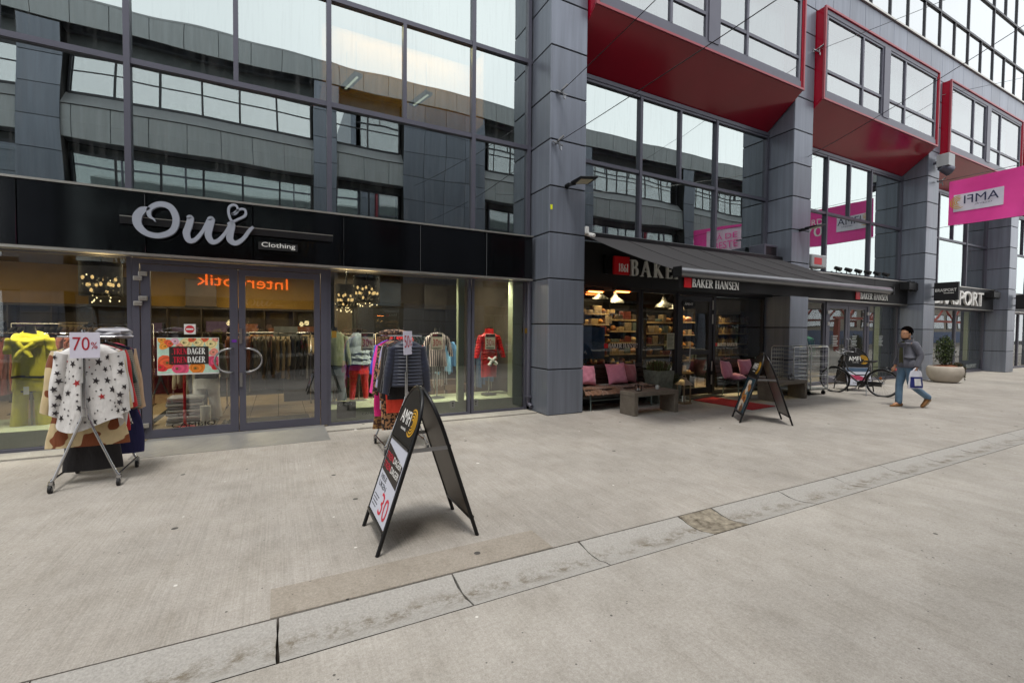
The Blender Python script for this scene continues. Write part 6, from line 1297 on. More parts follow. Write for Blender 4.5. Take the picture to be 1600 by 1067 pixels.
for i, (px_, py_) in enumerate(((938, 467), (961, 470), (1037, 477), (1056, 480))):
    p = onY(px_, py_, 9.2 + .3 * (i % 2)); t = thing('pendant_lamp', ('leftmost', 'second', 'third', 'rightmost')[i] + ' bell shaped pendant lamp in the bakery', 'pendant lamp', p)
    MB().lathe([(.04, .22), (.06, .16), (.08, .10), (.20, .02), (.24, -.06), (.23, -.06), (.19, .01), (.05, .08)], seg=20, caps=False).build('lamp_shade', mat('lamp_enamel', '141210', .5, .1, .1), t, 50); MB().tube([(0, 0, .22), (0, 0, 2.9 - p.z)], .008, 6).build('cord', M_BLACK, t); MB().ball((0, 0, -.02), .035).build('bulb', emis('bulb_dim', (1, .66, .3), 2.5), t)
    ld = bpy.data.lights.new('pendant_light', 'SPOT'); ld.energy = 25; ld.spot_size = 2.0; ld.spot_blend = .6; ld.color = (1, .66, .3); ld.shadow_soft_size = .08; o = bpy.data.objects.new('pendant_light', ld); COL.objects.link(o); o.parent = t; o.location = (0, 0, -.12)
for i, px_ in enumerate((1140, 1163, 1188)):
    p = onY(px_, 487, 9.6); t = thing('wall_lamp', ('left', 'middle', 'right')[i] + ' of the three small amber wall lamps behind the right bakery window', 'wall lamp', p); MB().box(-.03, .03, .03, .1, -.06, .06).build('bracket', M_BLKMET, t); MB().lathe([(.03, -.05), (.045, .05)], seg=10).build('bulb', emis('bulb_amber', (1, .35, .08), 5), t, 50)
ld = bpy.data.lights.new('bakery_fill', 'AREA'); ld.shape = 'RECTANGLE'; ld.size = 5; ld.size_y = .4; ld.energy = 420; ld.spread = 1.7; ld.color = (1, .74, .42); o = bpy.data.objects.new('bakery_fill', ld); COL.objects.link(o); o.location = (8.4, 9.4, 2.85); o.parent = bk; o.location = (-.1, 1.4, 2.85)  # fill light without a fixture, added to brighten the bakery
for i in range(6):  # unseen spots behind the fascia, added to light the shelf fronts
    t = thing('spot_lamp', ('first', 'second', 'third', 'fourth', 'fifth', 'sixth')[i] + ' unseen spot from the left, added to brighten the bakery shelves', 'spot lamp', (5.7 + 1.25 * i, 8.12, 2.9)); MB().tube([(0, 0, 0), (0, .08, -.12)], [.035, .045], 10).build('head', M_BLKMET, t, 40)
    ld = bpy.data.lights.new('bakery_fill_spot', 'SPOT'); ld.energy = 95; ld.color = (1, .68, .34); ld.spot_size = 1.6; ld.spot_blend = .8; ld.shadow_soft_size = .05; o = bpy.data.objects.new('bakery_fill_spot', ld); COL.objects.link(o); o.parent = t; o.location = (0, .05, -.14); o.rotation_euler = (.75, 0, 0)
sb_ = thing('string_lights', 'strings of small amber lights hung inside the left bakery windows', 'string lights', (6.9, 8.9, 1.6))
rr = random.Random(31); mb = MB(); wr = MB()
for q in range(5):
    y = .35 * q; pts = [(-1.0 + .16 * i, y, .62 - .22 * math.sin(PI * (i % 7) / 7) - .05 * q) for i in range(21)]; wr.tube(pts, .004, 4)
    for p_ in pts: mb.ball((p_[0] + rr.uniform(-.04, .04), p_[1], p_[2] - .03), .014, 1, 1, 1.3, 6, 5)
for i in range(150): mb.ball((rr.uniform(-.7, 2.4), rr.uniform(-.1, 1.6), rr.uniform(-.7, .3)), rr.uniform(.008, .018), 1, 1, 1.2, 6, 5)
wr.build('cable', M_BLACK, sb_); kind(mb.build('bulbs', emis('bulb_gold', (1, .55, .16), 7), sb_), 'stuff')
# ---- sport shop and further interiors
for k, (x0, x1) in enumerate(((12.6, 19.1), (19.94, 26.4), (27.25, 33.7), (34.6, 41.0))):
    si = thing('shop_interior', ('sport shop interior with green jerseys behind the double door', 'pale sport shop interior beside the bowl planter', 'dim shop interior beyond the fourth column', 'dim last shop interior down the street')[k], 'shop interior', ((x0 + x1) / 2, 8, 0)); a = (x1 - x0) / 2
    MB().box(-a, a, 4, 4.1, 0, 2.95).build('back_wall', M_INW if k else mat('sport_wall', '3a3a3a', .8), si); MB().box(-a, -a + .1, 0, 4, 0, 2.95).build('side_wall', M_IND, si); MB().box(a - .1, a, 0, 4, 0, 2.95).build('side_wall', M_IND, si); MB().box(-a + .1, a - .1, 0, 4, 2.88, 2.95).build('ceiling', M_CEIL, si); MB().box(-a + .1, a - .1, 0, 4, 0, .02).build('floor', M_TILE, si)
    MB().box(a - .45, a - .3, .15, .3, .05, 2.5).build('wall_return', M_PLINTH, si)
    if k == 0: MB().box(-a + 1.0, -a + 1.25, .15, .3, .05, 2.5).build('wall_return', M_PLINTH, si)
    ld = bpy.data.lights.new('shop_lamp', 'AREA'); ld.shape = 'RECTANGLE'; ld.size = 4; ld.size_y = .5; ld.energy = 60 if k == 0 else 50; ld.color = (1, .86, .66); o = bpy.data.objects.new('shop_lamp', ld); COL.objects.link(o); o.parent = si; o.location = (0, 1.8, 2.85)
    MB().box(-2, 2, 1.6, 2.0, 2.865, 2.879).build('ceiling_lamp', E_WHITE, si)
inner_rail('green jersey rail behind the sport shop door', 15.6, 17.0, 9.6, [fabric('jersey_green', '1f9a5a'), fabric('jersey_white', 'b8c4c0'), fabric('jersey_b', '2a7a5a')], 500)
inner_rail('dark jacket rail behind the sport shop left leaf', 14.2, 15.3, 9.9, [fabric('black_b', '151315'), fabric('camel', '8a6238')], 520)
inner_rail('sport clothes rail behind the bowl planter', 21.0, 23.0, 9.8, [fabric('jersey_blue', '2a4a8a'), fabric('white', 'dcdad8'), fabric('red', 'b3141a')], 540)
# ================================================================== ROLL CAGES
def cage(label, x, y, rz, w=.66, d=.55, h=1.24):
    t = thing('roll_cage', label, 'roll cage', (x, y, 0), rz); zm = mat('zinc_wire', 'b4b8b6', .4, .6, .12)
    for sx in (-1, 1):
        MB().tube([(sx * w / 2, -d / 2, .12), (sx * w / 2, -d / 2, h - .05), (sx * w / 2, -d / 2 + .05, h), (sx * w / 2, d / 2 - .05, h), (sx * w / 2, d / 2, h - .05), (sx * w / 2, d / 2, .12)], .014, 8).build('side_frame', zm, t, 60)
        for i in range(10): MB().tube([(sx * w / 2, -d / 2, .24 + .1 * i), (sx * w / 2, d / 2, .24 + .1 * i)], .007, 6).build('wire', zm, t)
    for i in range(10): z = .24 + .1 * i; MB().tube([(-w / 2, d / 2, z), (w / 2, d / 2, z)], .007, 6).build('wire', zm, t)
    for i, z in enumerate((.20, .50, .80, 1.0, h - .02)): MB().tube([(-w / 2, -d / 2, z), (w / 2, -d / 2, z)], .007 + .004 * (i in (0, 4)), 6).build('front_bar', zm, t)
    for i in range(5): x_ = -w / 2 + w * (i + 1) / 6; MB().tube([(x_, d / 2 - .006, .16), (x_, d / 2 - .006, h - .05)], .004, 6).build('wire', zm, t)
    MB().box(-w / 2 - .01, w / 2 + .01, -d / 2, d / 2, .13, .16).build('base', mat('cage_base', '7a7d7c', .5, .5, .15), t)
    MB().box(-.05, .05, -d / 2 - .004, -d / 2 + .01, h - .03, h).build('yellow_clip', mat('clip_yellow', 'd8c81a', .5), t)
    for sx in (-1, 1):
        for sy in (-1, 1):
            c = MB().box(sx * (w / 2 - .05) - .02, sx * (w / 2 - .05) + .02, sy * (d / 2 - .07) - .02, sy * (d / 2 - .07) + .02, .10, .13).build('caster_fork', zm, t)
            MB().tube([(sx * (w / 2 - .05) - .016, sy * (d / 2 - .07), .05), (sx * (w / 2 - .05) + .016, sy * (d / 2 - .07), .05)], .05, 14).build('caster_wheel', M_RUBBER, t, 50)
    return t
cage('left zinc roll cage half hidden behind the right concrete table', 11.58, 6.98, .06); cage('right zinc roll cage standing next to the bicycle', 12.22, 6.86, -.10, .64)
# ================================================================== BICYCLE
bc = thing('bicycle', 'black city bicycle with step-through frame parked by the sandwich board', 'bicycle', (13.37, 5.73, 0), math.atan2(1.02, -.13))
bc.rotation_euler = (math.radians(-5), 0, math.atan2(1.02, -.13))
WR = .335; BLK = mat('bike_black', '101012', .3, .1, .1, coat=.4)
def wheel(x):
    w = MB().tube([(x + WR * math.cos(a), 0, WR + WR * math.sin(a)) for a in [2 * PI * k / 40 for k in range(40)]], .019, 8, closed=True).build('wheel', M_RUBBER, bc, 60)
    MB().tube([(x + (WR - .026) * math.cos(a), 0, WR + (WR - .026) * math.sin(a)) for a in [2 * PI * k / 40 for k in range(40)]], .010, 6, closed=True).build('rim', M_STEEL, w, 60)
    MB().tube([(x, -.045, WR), (x, .045, WR)], .022, 10).build('hub', M_STEEL, w, 50); mb = MB()
    for k in range(28): a = 2 * PI * k / 28; mb.tube([(x + .02 * math.cos(a + .8), (-.03, .03)[k % 2], WR + .02 * math.sin(a + .8)), (x + (WR - .03) * math.cos(a), 0, WR + (WR - .03) * math.sin(a))], .0016, 4, caps=False)
    kind(mb.build('spokes', M_STEEL, w), 'stuff'); return w
wheel(0); wheel(1.03)
bb, seat_, head_b, head_t = (.44, 0, .28), (.27, 0, .72), (.86, 0, .70), (.82, 0, .86)
MB().tube([bb, (.36, 0, .48), seat_], .017, 10).tube([bb, (.56, 0, .36), (.72, 0, .52), head_b], .020, 10).tube([(.345, 0, .52), (.55, 0, .50), (.72, 0, .62), head_t], .015, 10).tube([head_b, head_t], .022, 10).build('frame', BLK, bc, 60)
for s in (-1, 1): MB().tube([bb, (.22, s * .05, .30), (0, s * .055, WR)], .010, 8).tube([(.29, s * .02, .68), (.14, s * .05, .52), (0, s * .055, WR)], .009, 8).build('rear_stay', BLK, bc, 60)
MB().tube([head_b, (.885, 0, .66)], .02, 8).build('fork_crown', BLK, bc)
for s in (-1, 1): MB().tube([(.885, s * .04, .66), (.93, s * .055, .50), (1.03, s * .055, WR)], .012, 8).build('fork', BLK, bc, 60)
MB().tube([head_t, (.80, 0, 1.02), (.835, 0, 1.06)], .014, 8).tube([(.60, .30, 1.02), (.72, .30, 1.06), (.84, .22, 1.08), (.85, .08, 1.07), (.84, 0, 1.06), (.85, -.08, 1.07), (.84, -.22, 1.08), (.72, -.30, 1.06), (.60, -.30, 1.02)], .012, 8).build('handlebar', M_STEEL, bc, 60)
for s in (-1, 1): MB().tube([(.60, s * .30, 1.02), (.70, s * .30, 1.055)], .018, 8).build('grip', M_RUBBER, bc, 60); MB().tube([(.80, s * .24, 1.07), (.92, s * .26, 1.16), (.80, s * .31, 1.22), (.66, s * .33, 1.16), (.66, s * .31, 1.06)], .008, 6).build('bar_loop', M_STEEL, bc, 60)
MB().tube([seat_, (.25, 0, .84)], .014, 8).build('seat_post', M_STEEL, bc)
MB().rings([[Vector((x, w * math.cos(2 * PI * k / 12), .87 + z + h * math.sin(2 * PI * k / 12))) for k in range(12)] for x, w, h, z in ((.10, .05, .012, .02), (.13, .095, .03, .012), (.20, .10, .032, 0), (.28, .06, .026, .0), (.36, .026, .02, .0), (.40, .014, .012, -.004))]).build('saddle', M_BLACK, bc, 60)
def mud(x, a0, a1): MB().rings([[Vector((x + (WR + .03 + dz) * math.cos(a), dy, WR + (WR + .03 + dz) * math.sin(a))) for dy, dz in ((-.028, -.008), (-.012, .004), (.012, .004), (.028, -.008), (.012, .000), (-.012, .000))] for a in [a0 + (a1 - a0) * k / 20 for k in range(21)]]).build('mudguard', BLK, bc, 50)
mud(0, -.15, 2.2); mud(1.03, .7, 3.0)
MB().tube([(-.22, -.06, .74), (.22, -.06, .74)], .006, 6).tube([(-.22, .06, .74), (.22, .06, .74)], .006, 6).tube([(-.22, -.06, .74), (-.22, .06, .74)], .006, 6).tube([(-.08, -.06, .74), (-.08, .06, .74)], .006, 6).tube([(.08, -.06, .74), (.08, .06, .74)], .006, 6).tube([(-.18, -.06, .74), (0, -.06, WR)], .006, 6).tube([(-.18, .06, .74), (0, .06, WR)], .006, 6).build('luggage_rack', BLK, bc, 50)
MB().box(-.27, -.225, -.05, .05, .68, .73).build('tail_light', M_REDSIGN, bc, bevel=.008); MB().ball((.05, -.04, WR + .12), .035, 1, .4, 1).build('reflector', mat('reflector_orange', 'd9761c', .3), bc, 60)
cr_ = MB().tube([(.44, -.03, .28), (.44, .03, .28)], .09, 20).build('chain_guard', BLK, bc, 50); MB().box(.02, .44, -.045, -.03, .24, .36).build('chain_case', BLK, bc, bevel=.01)
for s in (-1, 1): MB().tube([(.44, s * .06, .28), (.44 + s * .12, s * .07, .28 - s * .11)], .010, 8).box(.39 + s * .12, .49 + s * .12, s * .12 - .045, s * .12 + .045, .16 - s * .11 + .1, .185 - s * .11 + .1).build('crank', M_STEEL, bc)
MB().tube([(.33, .03, .27), (.28, .17, .0)], .009, 6).build('kickstand', M_STEEL, bc)
MB().tube([(.86, .02, .86), (.90, .04, .80), (.89, .05, .70)], .004, 5).ball((.915, 0, .84), .045, .9, 1, 1).build('headlight', M_BLKMET, bc, 60)
# ================================================================== BOWL PLANTER
bp_ = thing('bowl_planter', 'big pale concrete bowl planter with a leafy shrub by the third column', 'planter', (19.2, 6.55, 0)); bp_.scale = (.62, .62, 1.0)
pc = mat('bowl_concrete', 'b0a79b', .8, 0, .12, (4, 4, 4), .2, 60)
MB().lathe([(.42, 0), (.55, .05), (.70, .20), (.75, .36), (.72, .48), (.66, .53), (.62, .53), (.60, .45)], seg=36).build('bowl', pc, bp_, 50)
MB().lathe([(.61, .46), (.45, .54), (.2, .57), (.02, .58)], seg=24).build('soil', mat('rust_mulch', '7a4a30', .95, 0, .4, (20, 20, 20), .6, 60), bp_, 60)
mb = MB(); rr = random.Random(12)
for i in range(7):
    a = rr.uniform(0, 6.28); q = rr.uniform(.05, .25); mb.tube([(-.12 + .08 * math.cos(a), .08 * math.sin(a), .5), (-.12 + q * math.cos(a), q * math.sin(a), .9), (-.12 + q * 1.2 * math.cos(a + .3), q * 1.2 * math.sin(a + .3), 1.3)], [.016, .012, .005], 6)
mb.build('stem', mat('bark', '3a2a1c', .9), bp_)
mb = MB(); leafy(mb, (-.12, 0, 1.02), 1500, .40, .48, .085, 13); leafy(mb, (-.28, -.1, .9), 300, .2, .3, .08, 14); leafy(mb, (.08, 0, 1.2), 300, .2, .28, .08, 15); kind(mb.build('foliage', [M_LEAF, M_LEAF2], bp_), 'stuff')
mb = MB(); leafy(mb, (.3, -.3, .55), 500, .3, .07, .07, 16)
for i in range(9):
    a = rr.uniform(-1.5, .2); x, y = .7 * math.cos(a), .7 * math.sin(a); L_ = rr.uniform(.1, .45)
    for q in range(10): leafy(mb, (x + .05, y - .03, .52 - L_ * q / 9), 4, .03, .02, .05, 100 + 10 * i + q)
kind(mb.build('ivy', [M_LEAF, mat('leaf_rust', '6a4a2a', .7)], bp_), 'stuff')

# ================================================================== PEOPLE
def skin(name, verts, edges, radii, m, parent, sub=2, root=0):
    me = bpy.data.meshes.new(name); me.from_pydata(verts, edges, []); o = bpy.data.objects.new(name, me); COL.objects.link(o)
    sk = o.modifiers.new('skin', 'SKIN'); sk.use_smooth_shade = True; sk.branch_smoothing = .5
    lay = me.skin_vertices[0].data if me.skin_vertices else None
    if lay is None:
        bm = bmesh.new(); bm.from_mesh(me); bm.verts.layers.skin.verify(); bm.to_mesh(me); bm.free(); lay = me.skin_vertices[0].data
    for i, r in enumerate(radii): lay[i].radius = r if isinstance(r, tuple) else (r, r); lay[i].use_root = (i == root)
    sb = o.modifiers.new('sub', 'SUBSURF'); sb.levels = sub; sb.render_levels = sub
    dg = bpy.context.evaluated_depsgraph_get(); ne = bpy.data.meshes.new_from_object(o.evaluated_get(dg)); bpy.data.objects.remove(o); bpy.data.meshes.remove(me)
    ne.materials.clear(); ne.materials.append(m); ne.name = name
    ne.polygons.foreach_set('use_smooth', [True] * len(ne.polygons))
    return link(name, ne, parent)
class Sk:
    def __init__(s): s.v = []; s.e = []; s.r = []
    def p(s, co, r, par=None):
        s.v.append(tuple(co)); s.r.append(r); i = len(s.v) - 1
        if par is not None: s.e.append((par, i))
        return i
    def chain(s, par, pts):
        for co, r in pts: par = s.p(co, r, par)
        return par
def hand(k, wrist, par, d, side, curl=.6):
    """palm, four curled fingers and a thumb; d: direction the hand points, side: towards the thumb"""
    d = Vector(d).normalized(); side = Vector(side).normalized(); n = d.cross(side).normalized(); w = Vector(wrist)
    pm = k.p(w + d * .05, (.026, .020), par); pe = k.p(w + d * .085, (.030, .017), pm)
    for i, (o, l) in enumerate(((.026, .068), (.009, .075), (-.009, .070), (-.025, .055))):
        b = w + d * .09 + side * o; k.chain(pe, [(b, .0095), (b + d * l * .45 + n * l * .25 * curl, .0085), (b + d * l * .62 + n * l * .75 * curl, .007)])
    b = w + d * .04 + side * .032; k.chain(pm, [(b, .011), (b + d * .03 + side * .014 + n * .012, .0095), (b + d * .055 + side * .008 + n * .025, .008)])
def head(parent, c, hairm, skinm, beard=True, glasses=True, long=False):
    """face looks along +X; c is the head centre"""
    cx, cy, cz = c; mb = MB(); rg = []
    prof = [(-.125, .045, .05, .012), (-.112, .062, .052, .018), (-.09, .076, .060, .016), (-.06, .086, .068, .010), (-.03, .092, .073, .006), (0, .096, .076, 0), (.03, .098, .077, -.004), (.06, .094, .074, -.008), (.085, .078, .062, -.010), (.105, .050, .042, -.010), (.115, .015, .012, -.010)]
    for z, rx, ry, ox in prof:
        ring = []
        for k in range(28):
            a = 2 * PI * k / 28; x = rx * math.cos(a); y = ry * math.sin(a)
            if abs(math.atan2(math.sin(a), math.cos(a))) < .35:                       # nose, brow, lips on the front
                f = 1 - abs(math.atan2(math.sin(a), math.cos(a))) / .35; x += f * {-.09: .004, -.06: .008, -.03: .024, 0: .012, .03: .004}.get(z, 0)
            ring.append((cx + ox + x, cy + y, cz + z))
        rg.append(ring)
    return rg
def person(label, x, y, rz, m_jacket, m_shirt, m_jeans, m_shoe, m_hair, pose, scale=1.0):
    t = thing('person', label, 'person', (x, y, 0), rz); t.scale = (scale,) * 3
    P = pose; hc = P['head']
    k = Sk(); pel = k.p((0, 0, .92), (.10, .13)); ch = k.chain(pel, [((.0, 0, 1.05), (.09, .125)), ((.01, 0, 1.22), (.095, .145)), ((.0, 0, 1.36), (.06, .09))])
    nk = k.chain(ch, [((.01, 0, 1.44), .055), ((.03, 0, 1.50), .055)])
    hd = k.chain(nk, [((hc[0] - .01, hc[1], hc[2] - .07), (.06, .055)), ((hc[0] - .005, hc[1], hc[2]), (.085, .07)), ((hc[0] - .012, hc[1], hc[2] + .06), (.08, .066))])
    for s, arm in ((1, P['larm']), (-1, P['rarm'])):
        w = k.chain(ch, [((0, s * .14, 1.36), .045), (arm[0], .045), (arm[1], .036), (arm[2], .026)])
        dd = (Vector(arm[2]) - Vector(arm[1])); hand(k, arm[2], w, P.get('hd%d' % s, dd), P.get('th%d' % s, (1, 0, 0)), P.get('curl', .9))
    for s, leg in ((1, P['lleg']), (-1, P['rleg'])):
        k.chain(pel, [((0, s * .09, .86), .085), (leg[0], .055), (leg[1], .038), (leg[2], .03)])
    skin('body', k.v, k.e, k.r, M_SKIN, t, 2)
    # face: one sculpted shell around the head of the body
    MB().rings(head(t, hc, None, None)).build('face', M_SKIN, t, 80)
    for s in (-1, 1): MB().ball((hc[0] - .005, s * .078 + hc[1], hc[2] - .01), .028, .7, .3, 1, 10, 8).build('ear', M_SKIN, t, 60); MB().ball((hc[0] + .078, s * .03 + hc[1], hc[2] + .008), .010, .7, 1.1, .7, 8, 6).build('eye', mat('eye_dark', '1a1410', .3), t, 60)
    rr = random.Random(4); rg = []
    for j in range(10):
        ph = -.35 + j * (PI / 2 + .35) / 9; ring = []
        for q in range(28):
            a = 2 * PI * q / 28; fr = max(0, math.cos(a)); low = -.02 if math.cos(a) < .1 else .078 * fr + .0
            z = math.sin(ph) * .125; z = max(z, low if math.cos(a) > .25 else (-.075 if P.get('long') else -.055) if math.cos(a) < -.1 else -.02); r = math.cos(max(0, ph)) if ph > 0 else 1
            ring.append((hc[0] - .014 + ((.108 if math.cos(a) < 0 else .098) * math.cos(a)) * r + .004 * math.sin(5 * a + j), hc[1] + .082 * math.sin(a) * r + .004 * math.sin(7 * a), hc[2] + .018 + z + .005 * math.sin(9 * a + j)))
        rg.append(ring)
    MB().rings(rg, 0, False).ball((hc[0] - .014, hc[1], hc[2] + .085), .07, 1.2, 1, .9, 16, 8).build('hair', m_hair, t, 80)
    mb = MB(); r2 = random.Random(8)
    for i in range(240):
        a = r2.uniform(0, 2 * PI); ph = r2.uniform(.05, 1.5); d = Vector((math.cos(a) * math.cos(ph), math.sin(a) * math.cos(ph), math.sin(ph)))
        if d.x > .5 and d.z < .55: continue
        b0 = Vector(hc) + Vector((-.014 + d.x * .098, d.y * .082, .035 + d.z * .108)); tg = Vector((r2.uniform(-1, 1), r2.uniform(-1, 1), r2.uniform(-.6, .3))); e = (tg - d * tg.dot(d)).normalized()
        mb.tube([b0 - d * .01, b0 + d * .014 + e * .012, b0 + d * .012 + e * .034], [.012, .010, .003], 5)
    kind(mb.build('hair_locks', m_hair, t, 60), 'stuff')
    if P.get('beard'):
        MB().rings([[(hc[0] + .010 + rx * math.cos(a), hc[1] + ry * math.sin(a), hc[2] + z) for a in [-1.75 + 3.5 * q / 16 for q in range(17)]] + [(hc[0] + .012 + rx * .8 * math.cos(a), hc[1] + ry * .8 * math.sin(a), hc[2] + z) for a in [1.75 - 3.5 * q / 16 for q in range(17)]] for z, rx, ry in ((-.131, .050, .046), (-.118, .070, .055), (-.104, .079, .062), (-.094, .082, .065))]).build('beard', mat('beard_brown', '33241a', .9, 0, .4, (60, 60, 60)), t, 70); MB().tube([(hc[0] + .078, hc[1] - .028, hc[2] - .066), (hc[0] + .092, hc[1], hc[2] - .063), (hc[0] + .078, hc[1] + .028, hc[2] - .066)], .007, 6).build('mouth', mat('lips', '7a4438', .6), t, 60)
    if P.get('glasses'):
        mb = MB()
        for s in (-1, 1): mb.tube([(hc[0] + .098, hc[1] + s * .033 + .026 * math.cos(a), hc[2] + .006 + .018 * math.sin(a)) for a in [2 * PI * q / 14 for q in range(14)]], .0028, 5, closed=True).tube([(hc[0] + .096, hc[1] + s * .058, hc[2] + .01), (hc[0] + .0, hc[1] + s * .083, hc[2] + .008)], .0028, 5)
        mb.build('glasses', M_BLACK, t)
    # jeans
    k = Sk(); pel = k.p((0, 0, .95), (.115, .155)); k.chain(pel, [((0, 0, 1.03), (.112, .15))])
    for s, leg in ((1, P['lleg']), (-1, P['rleg'])):
        a = Vector(leg[0]); b = Vector(leg[1]); k.chain(pel, [((.0, s * .085, .84), .105), (Vector((0, s * .09, .84)).lerp(a, .5), .09), (a, .072), (a.lerp(b, .5), .068), (b + (b - a).normalized() * .05, .068)])
    skin('jeans', k.v, k.e, k.r, m_jeans, t, 2)
    for s, leg in ((1, P['lleg']), (-1, P['rleg'])):
        an = Vector(leg[1]); toe = Vector(leg[2]); d = (toe - an); d.z = 0; d.normalize(); sd = Vector((-d.y, d.x, 0)); pitch = P.get('pitch%d' % s, 0)
        rg = []
        for u, w, h, z in ((-.075, .028, .05, .05), (-.06, .038, .085, .045), (-.01, .042, .10, .05), (.05, .044, .065, .033), (.11, .048, .045, .024), (.16, .043, .035, .018), (.19, .020, .02, .012)):
            rg.append([Vector((u, w * math.cos(2 * PI * q / 14), max(.0, z + h * .55 * math.sin(2 * PI * q / 14)))) for q in range(14)])
        base = an.copy(); base.z = an.z - .085
        def place(v): v = Matrix.Rotation(pitch, 3, 'Y') @ v; return base + d * v.x + sd * v.y + Vector((0, 0, v.z))
        MB().rings([[place(v) for v in r] for r in rg]).build('shoe', m_shoe, t, 60)
        MB().rings([[place(Vector((v.x * 1.02, v.y * 1.08, -.012 if q == 0 else .014))) for v in [Vector((.055 + .135 * math.cos(a), (.045 if math.cos(a) > -.2 else .038) * math.sin(a), 0)) for a in [2 * PI * z / 20 for z in range(20)]]] for q in (0, 1)]).build('sole', mat('sole_pale', '8a7a66', .8), t, 50)
    # jacket: torso shell with hem plus sleeves, worn open over the shirt
    k = Sk(); c0 = k.p((0, 0, 1.22), (.122, .172)); lo_ = k.chain(c0, [((0, 0, 1.08), (.12, .165)), ((0, 0, .95), (.124, .168)), ((0, 0, .90), (.124, .168))]); up_ = k.chain(c0, [((-.005, 0, 1.36), (.11, .165)), ((.0, 0, 1.44), (.078, .088))])
    for s, arm in ((1, P['larm']), (-1, P['rarm'])):
        a, b, c_ = Vector(arm[0]), Vector(arm[1]), Vector(arm[2]); sh_ = Vector((-.005, s * .155, 1.375)); q = Sk(); i0 = q.p(sh_ + Vector((0, -s * .05, -.01)), .070)
        q.chain(i0, [(sh_, .080), (a.lerp(sh_, .5), .070), (a, .064), (a.lerp(b, .5), .058), (b, .054), (b.lerp(c_, .7), .050)]); skin('sleeve', q.v, q.e, q.r, m_jacket, t, 2)
    jk = skin('jacket', k.v, k.e, k.r, m_jacket, t, 2)
    MB().rings([[(.095 * math.cos(a) - .002 + .012, .088 * math.sin(a), z + .02 * math.cos(a) * (-1)) for a in [2 * PI * q / 20 for q in range(20)]] for z in (1.40, 1.435, 1.475)], 0, False).build('collar', m_jacket, t, 70)
    MB().rings([[(.148 * math.cos(a) * f_, .196 * math.sin(a) * f_, z) for a in [2 * PI * q / 24 for q in range(24)]] for z, f_ in ((1.03, .84), (.98, .99), (.93, 1.02), (.875, 1.0), (.86, .96))], 0, False).build('jacket_hem', m_jacket, t, 70)
    MB().sheet(lambda u, v: (.142 + .012 * math.sin(v * PI) - .03 * max(0, v - .7) / .3, -.055 + .11 * u * (1 - .2 * v), .90 + .52 * v), 6, 12).build('shirt_front', m_shirt, t, 70)
    MB().tube([(.145, .062, .88), (.158, .06, 1.1), (.155, .055, 1.28), (.11, .05, 1.42)], .010, 6).tube([(.145, -.062, .88), (.158, -.06, 1.1), (.155, -.055, 1.28), (.11, -.05, 1.42)], .010, 6).build('jacket_edge', m_jacket, t, 60)
    return t
DJ = fabric('denim_faded', '6a88a0', '45617c', 'blotch', 5, dist=(.3, .75)); JK = fabric('jacket_grey', '565761')
walk = dict(head=(.055, 0, 1.585), larm=((-.07, .235, 1.12), (.02, .235, .90), (.04, .235, .855)), rarm=((-.02, -.21, 1.12), (.08, -.20, .92), (.10, -.19, .88)),
            lleg=((-.05, .09, .50), (-.36, .09, .17), (-.30, .09, .04)), rleg=((.09, -.09, .49), (.09, -.09, .085), (.22, -.09, .03)), beard=True, glasses=True, hd1=(.15, 0, -1), th1=(1, 0, 0), pitch1=math.radians(42))
walk['lleg'] = ((.0, .09, .50), (-.40, .09, .22), (-.30, .09, .05))
person('walking man with dark hair and beard in a grey jacket, jeans and brown shoes', 12.03, 4.72, math.radians(155.7), JK, mat('shirt_olive', '4a4a32', .9), DJ, mat('shoe_brown', '7a5228', .7, 0, .15), mat('hair_black', '0b0807', 1.0, 0, .5, (60, 60, 60), .8, 90, spec=.05), walk)
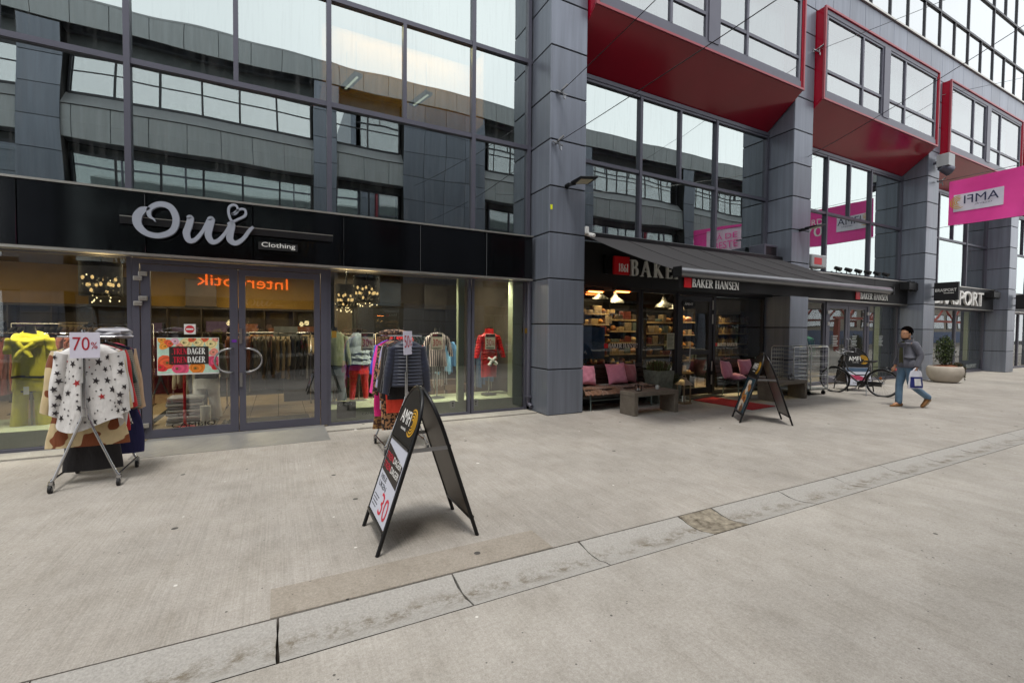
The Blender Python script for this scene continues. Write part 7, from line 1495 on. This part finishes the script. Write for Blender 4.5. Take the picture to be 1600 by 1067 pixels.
# carrier bag in his hand
hb = Matrix.Rotation(math.radians(155.7), 3, 'Z') @ Vector((.055, .245, 0)); bg_ = thing('carrier_bag', 'blue and white plastic carrier bag in the hand of the walking man', 'bag', (12.03 + hb.x, 4.72 + hb.y, .44), math.radians(155.7))
def bagp(u, v, s):
    w = .155 * (1 - .32 * max(0, v - .62) / .38) * (1 + .05 * math.sin(v * 9)); d = .05 * (1 - v * .75) + .012; return Vector(((2 * u - 1) * w, s * d * (1 - abs(2 * u - 1) ** 4) * (1 + .12 * math.sin(9 * u + 6 * v)), v * .37))
MB().sheet(lambda u, v: bagp(u, v, 1), 14, 14).sheet(lambda u, v: bagp(u, v, -1), 14, 14).build('bag', mat('bag_plastic', 'c9cad4', .35, 0, .06), bg_, 80)
MB().sheet(lambda u, v: bagp(.06 + .88 * u, .04 + .62 * v, 1) + Vector((0, .004, 0)), 10, 8).sheet(lambda u, v: bagp(.06 + .88 * u, .04 + .62 * v, -1) - Vector((0, .004, 0)), 10, 8).build('blue_print', mat('bag_blue', '232a66', .4), bg_, 80)
MB().sheet(lambda u, v: bagp(.26 + .48 * u, .16 + .40 * v, 1) + Vector((0, .008, 0)), 6, 6).sheet(lambda u, v: bagp(.26 + .48 * u, .16 + .40 * v, -1) - Vector((0, .008, 0)), 6, 6).build('white_print', mat('bag_white', 'd0d0d0', .4), bg_, 80)
for s in (-1, 1): MB().tube([(-.08, s * .012, .35), (-.04, s * .008, .39), (-.012, s * .004, .425), (.012, s * .004, .425), (.04, s * .008, .39), (.08, s * .012, .35)], .008, 6).build('handle', mat('bag_plastic', 'c9cad4', .35), bg_, 60)
# the photographer, who shows in the shop door glass
stand = dict(head=(.03, 0, 1.585), larm=((.12, .22, 1.16), (.34, .12, 1.24), (.38, .10, 1.25)), rarm=((.10, -.22, 1.14), (.32, -.13, 1.30), (.37, -.11, 1.32)), lleg=((.02, .12, .49), (.0, .15, .085), (.13, .16, .03)), rleg=((.02, -.10, .49), (.0, -.11, .085), (.13, -.12, .03)), beard=True, th1=(0, 0, 1), th_1=(0, 0, 1))
person('person in olive jacket standing behind a tripod, mirrored in the shop door', -.28, -.62, PI / 2, mat('jacket_khaki', '6a6248', .85), mat('shirt_red', '7a2a24', .9), mat('trousers_black', '16161a', .85), mat('shoe_tan', '8a6a3a', .7), mat('hair_brown', '2a1c14', .7, 0, .3), stand)
tp = thing('tripod', 'black tripod in front of the mirrored person', 'tripod', (-.02, -.16, 0))
for i in range(3): a = PI / 2 + 2 * PI * i / 3; MB().tube([(.03 * math.cos(a), .03 * math.sin(a), 1.2), (.40 * math.cos(a), .40 * math.sin(a) , .0)], [.014, .010], 8).build('leg', M_BLKMET, tp, 60)
MB().tube([(0, 0, 1.12), (0, 0, 1.50)], .016, 8).build('column', M_BLKMET, tp, 60); MB().box(-.07, .07, -.06, .0, 1.53, 1.64).tube([(0, 0, 1.585), (0, .06, 1.585)], .035, 14).build('camera_body', M_BLACK, tp, bevel=.006)
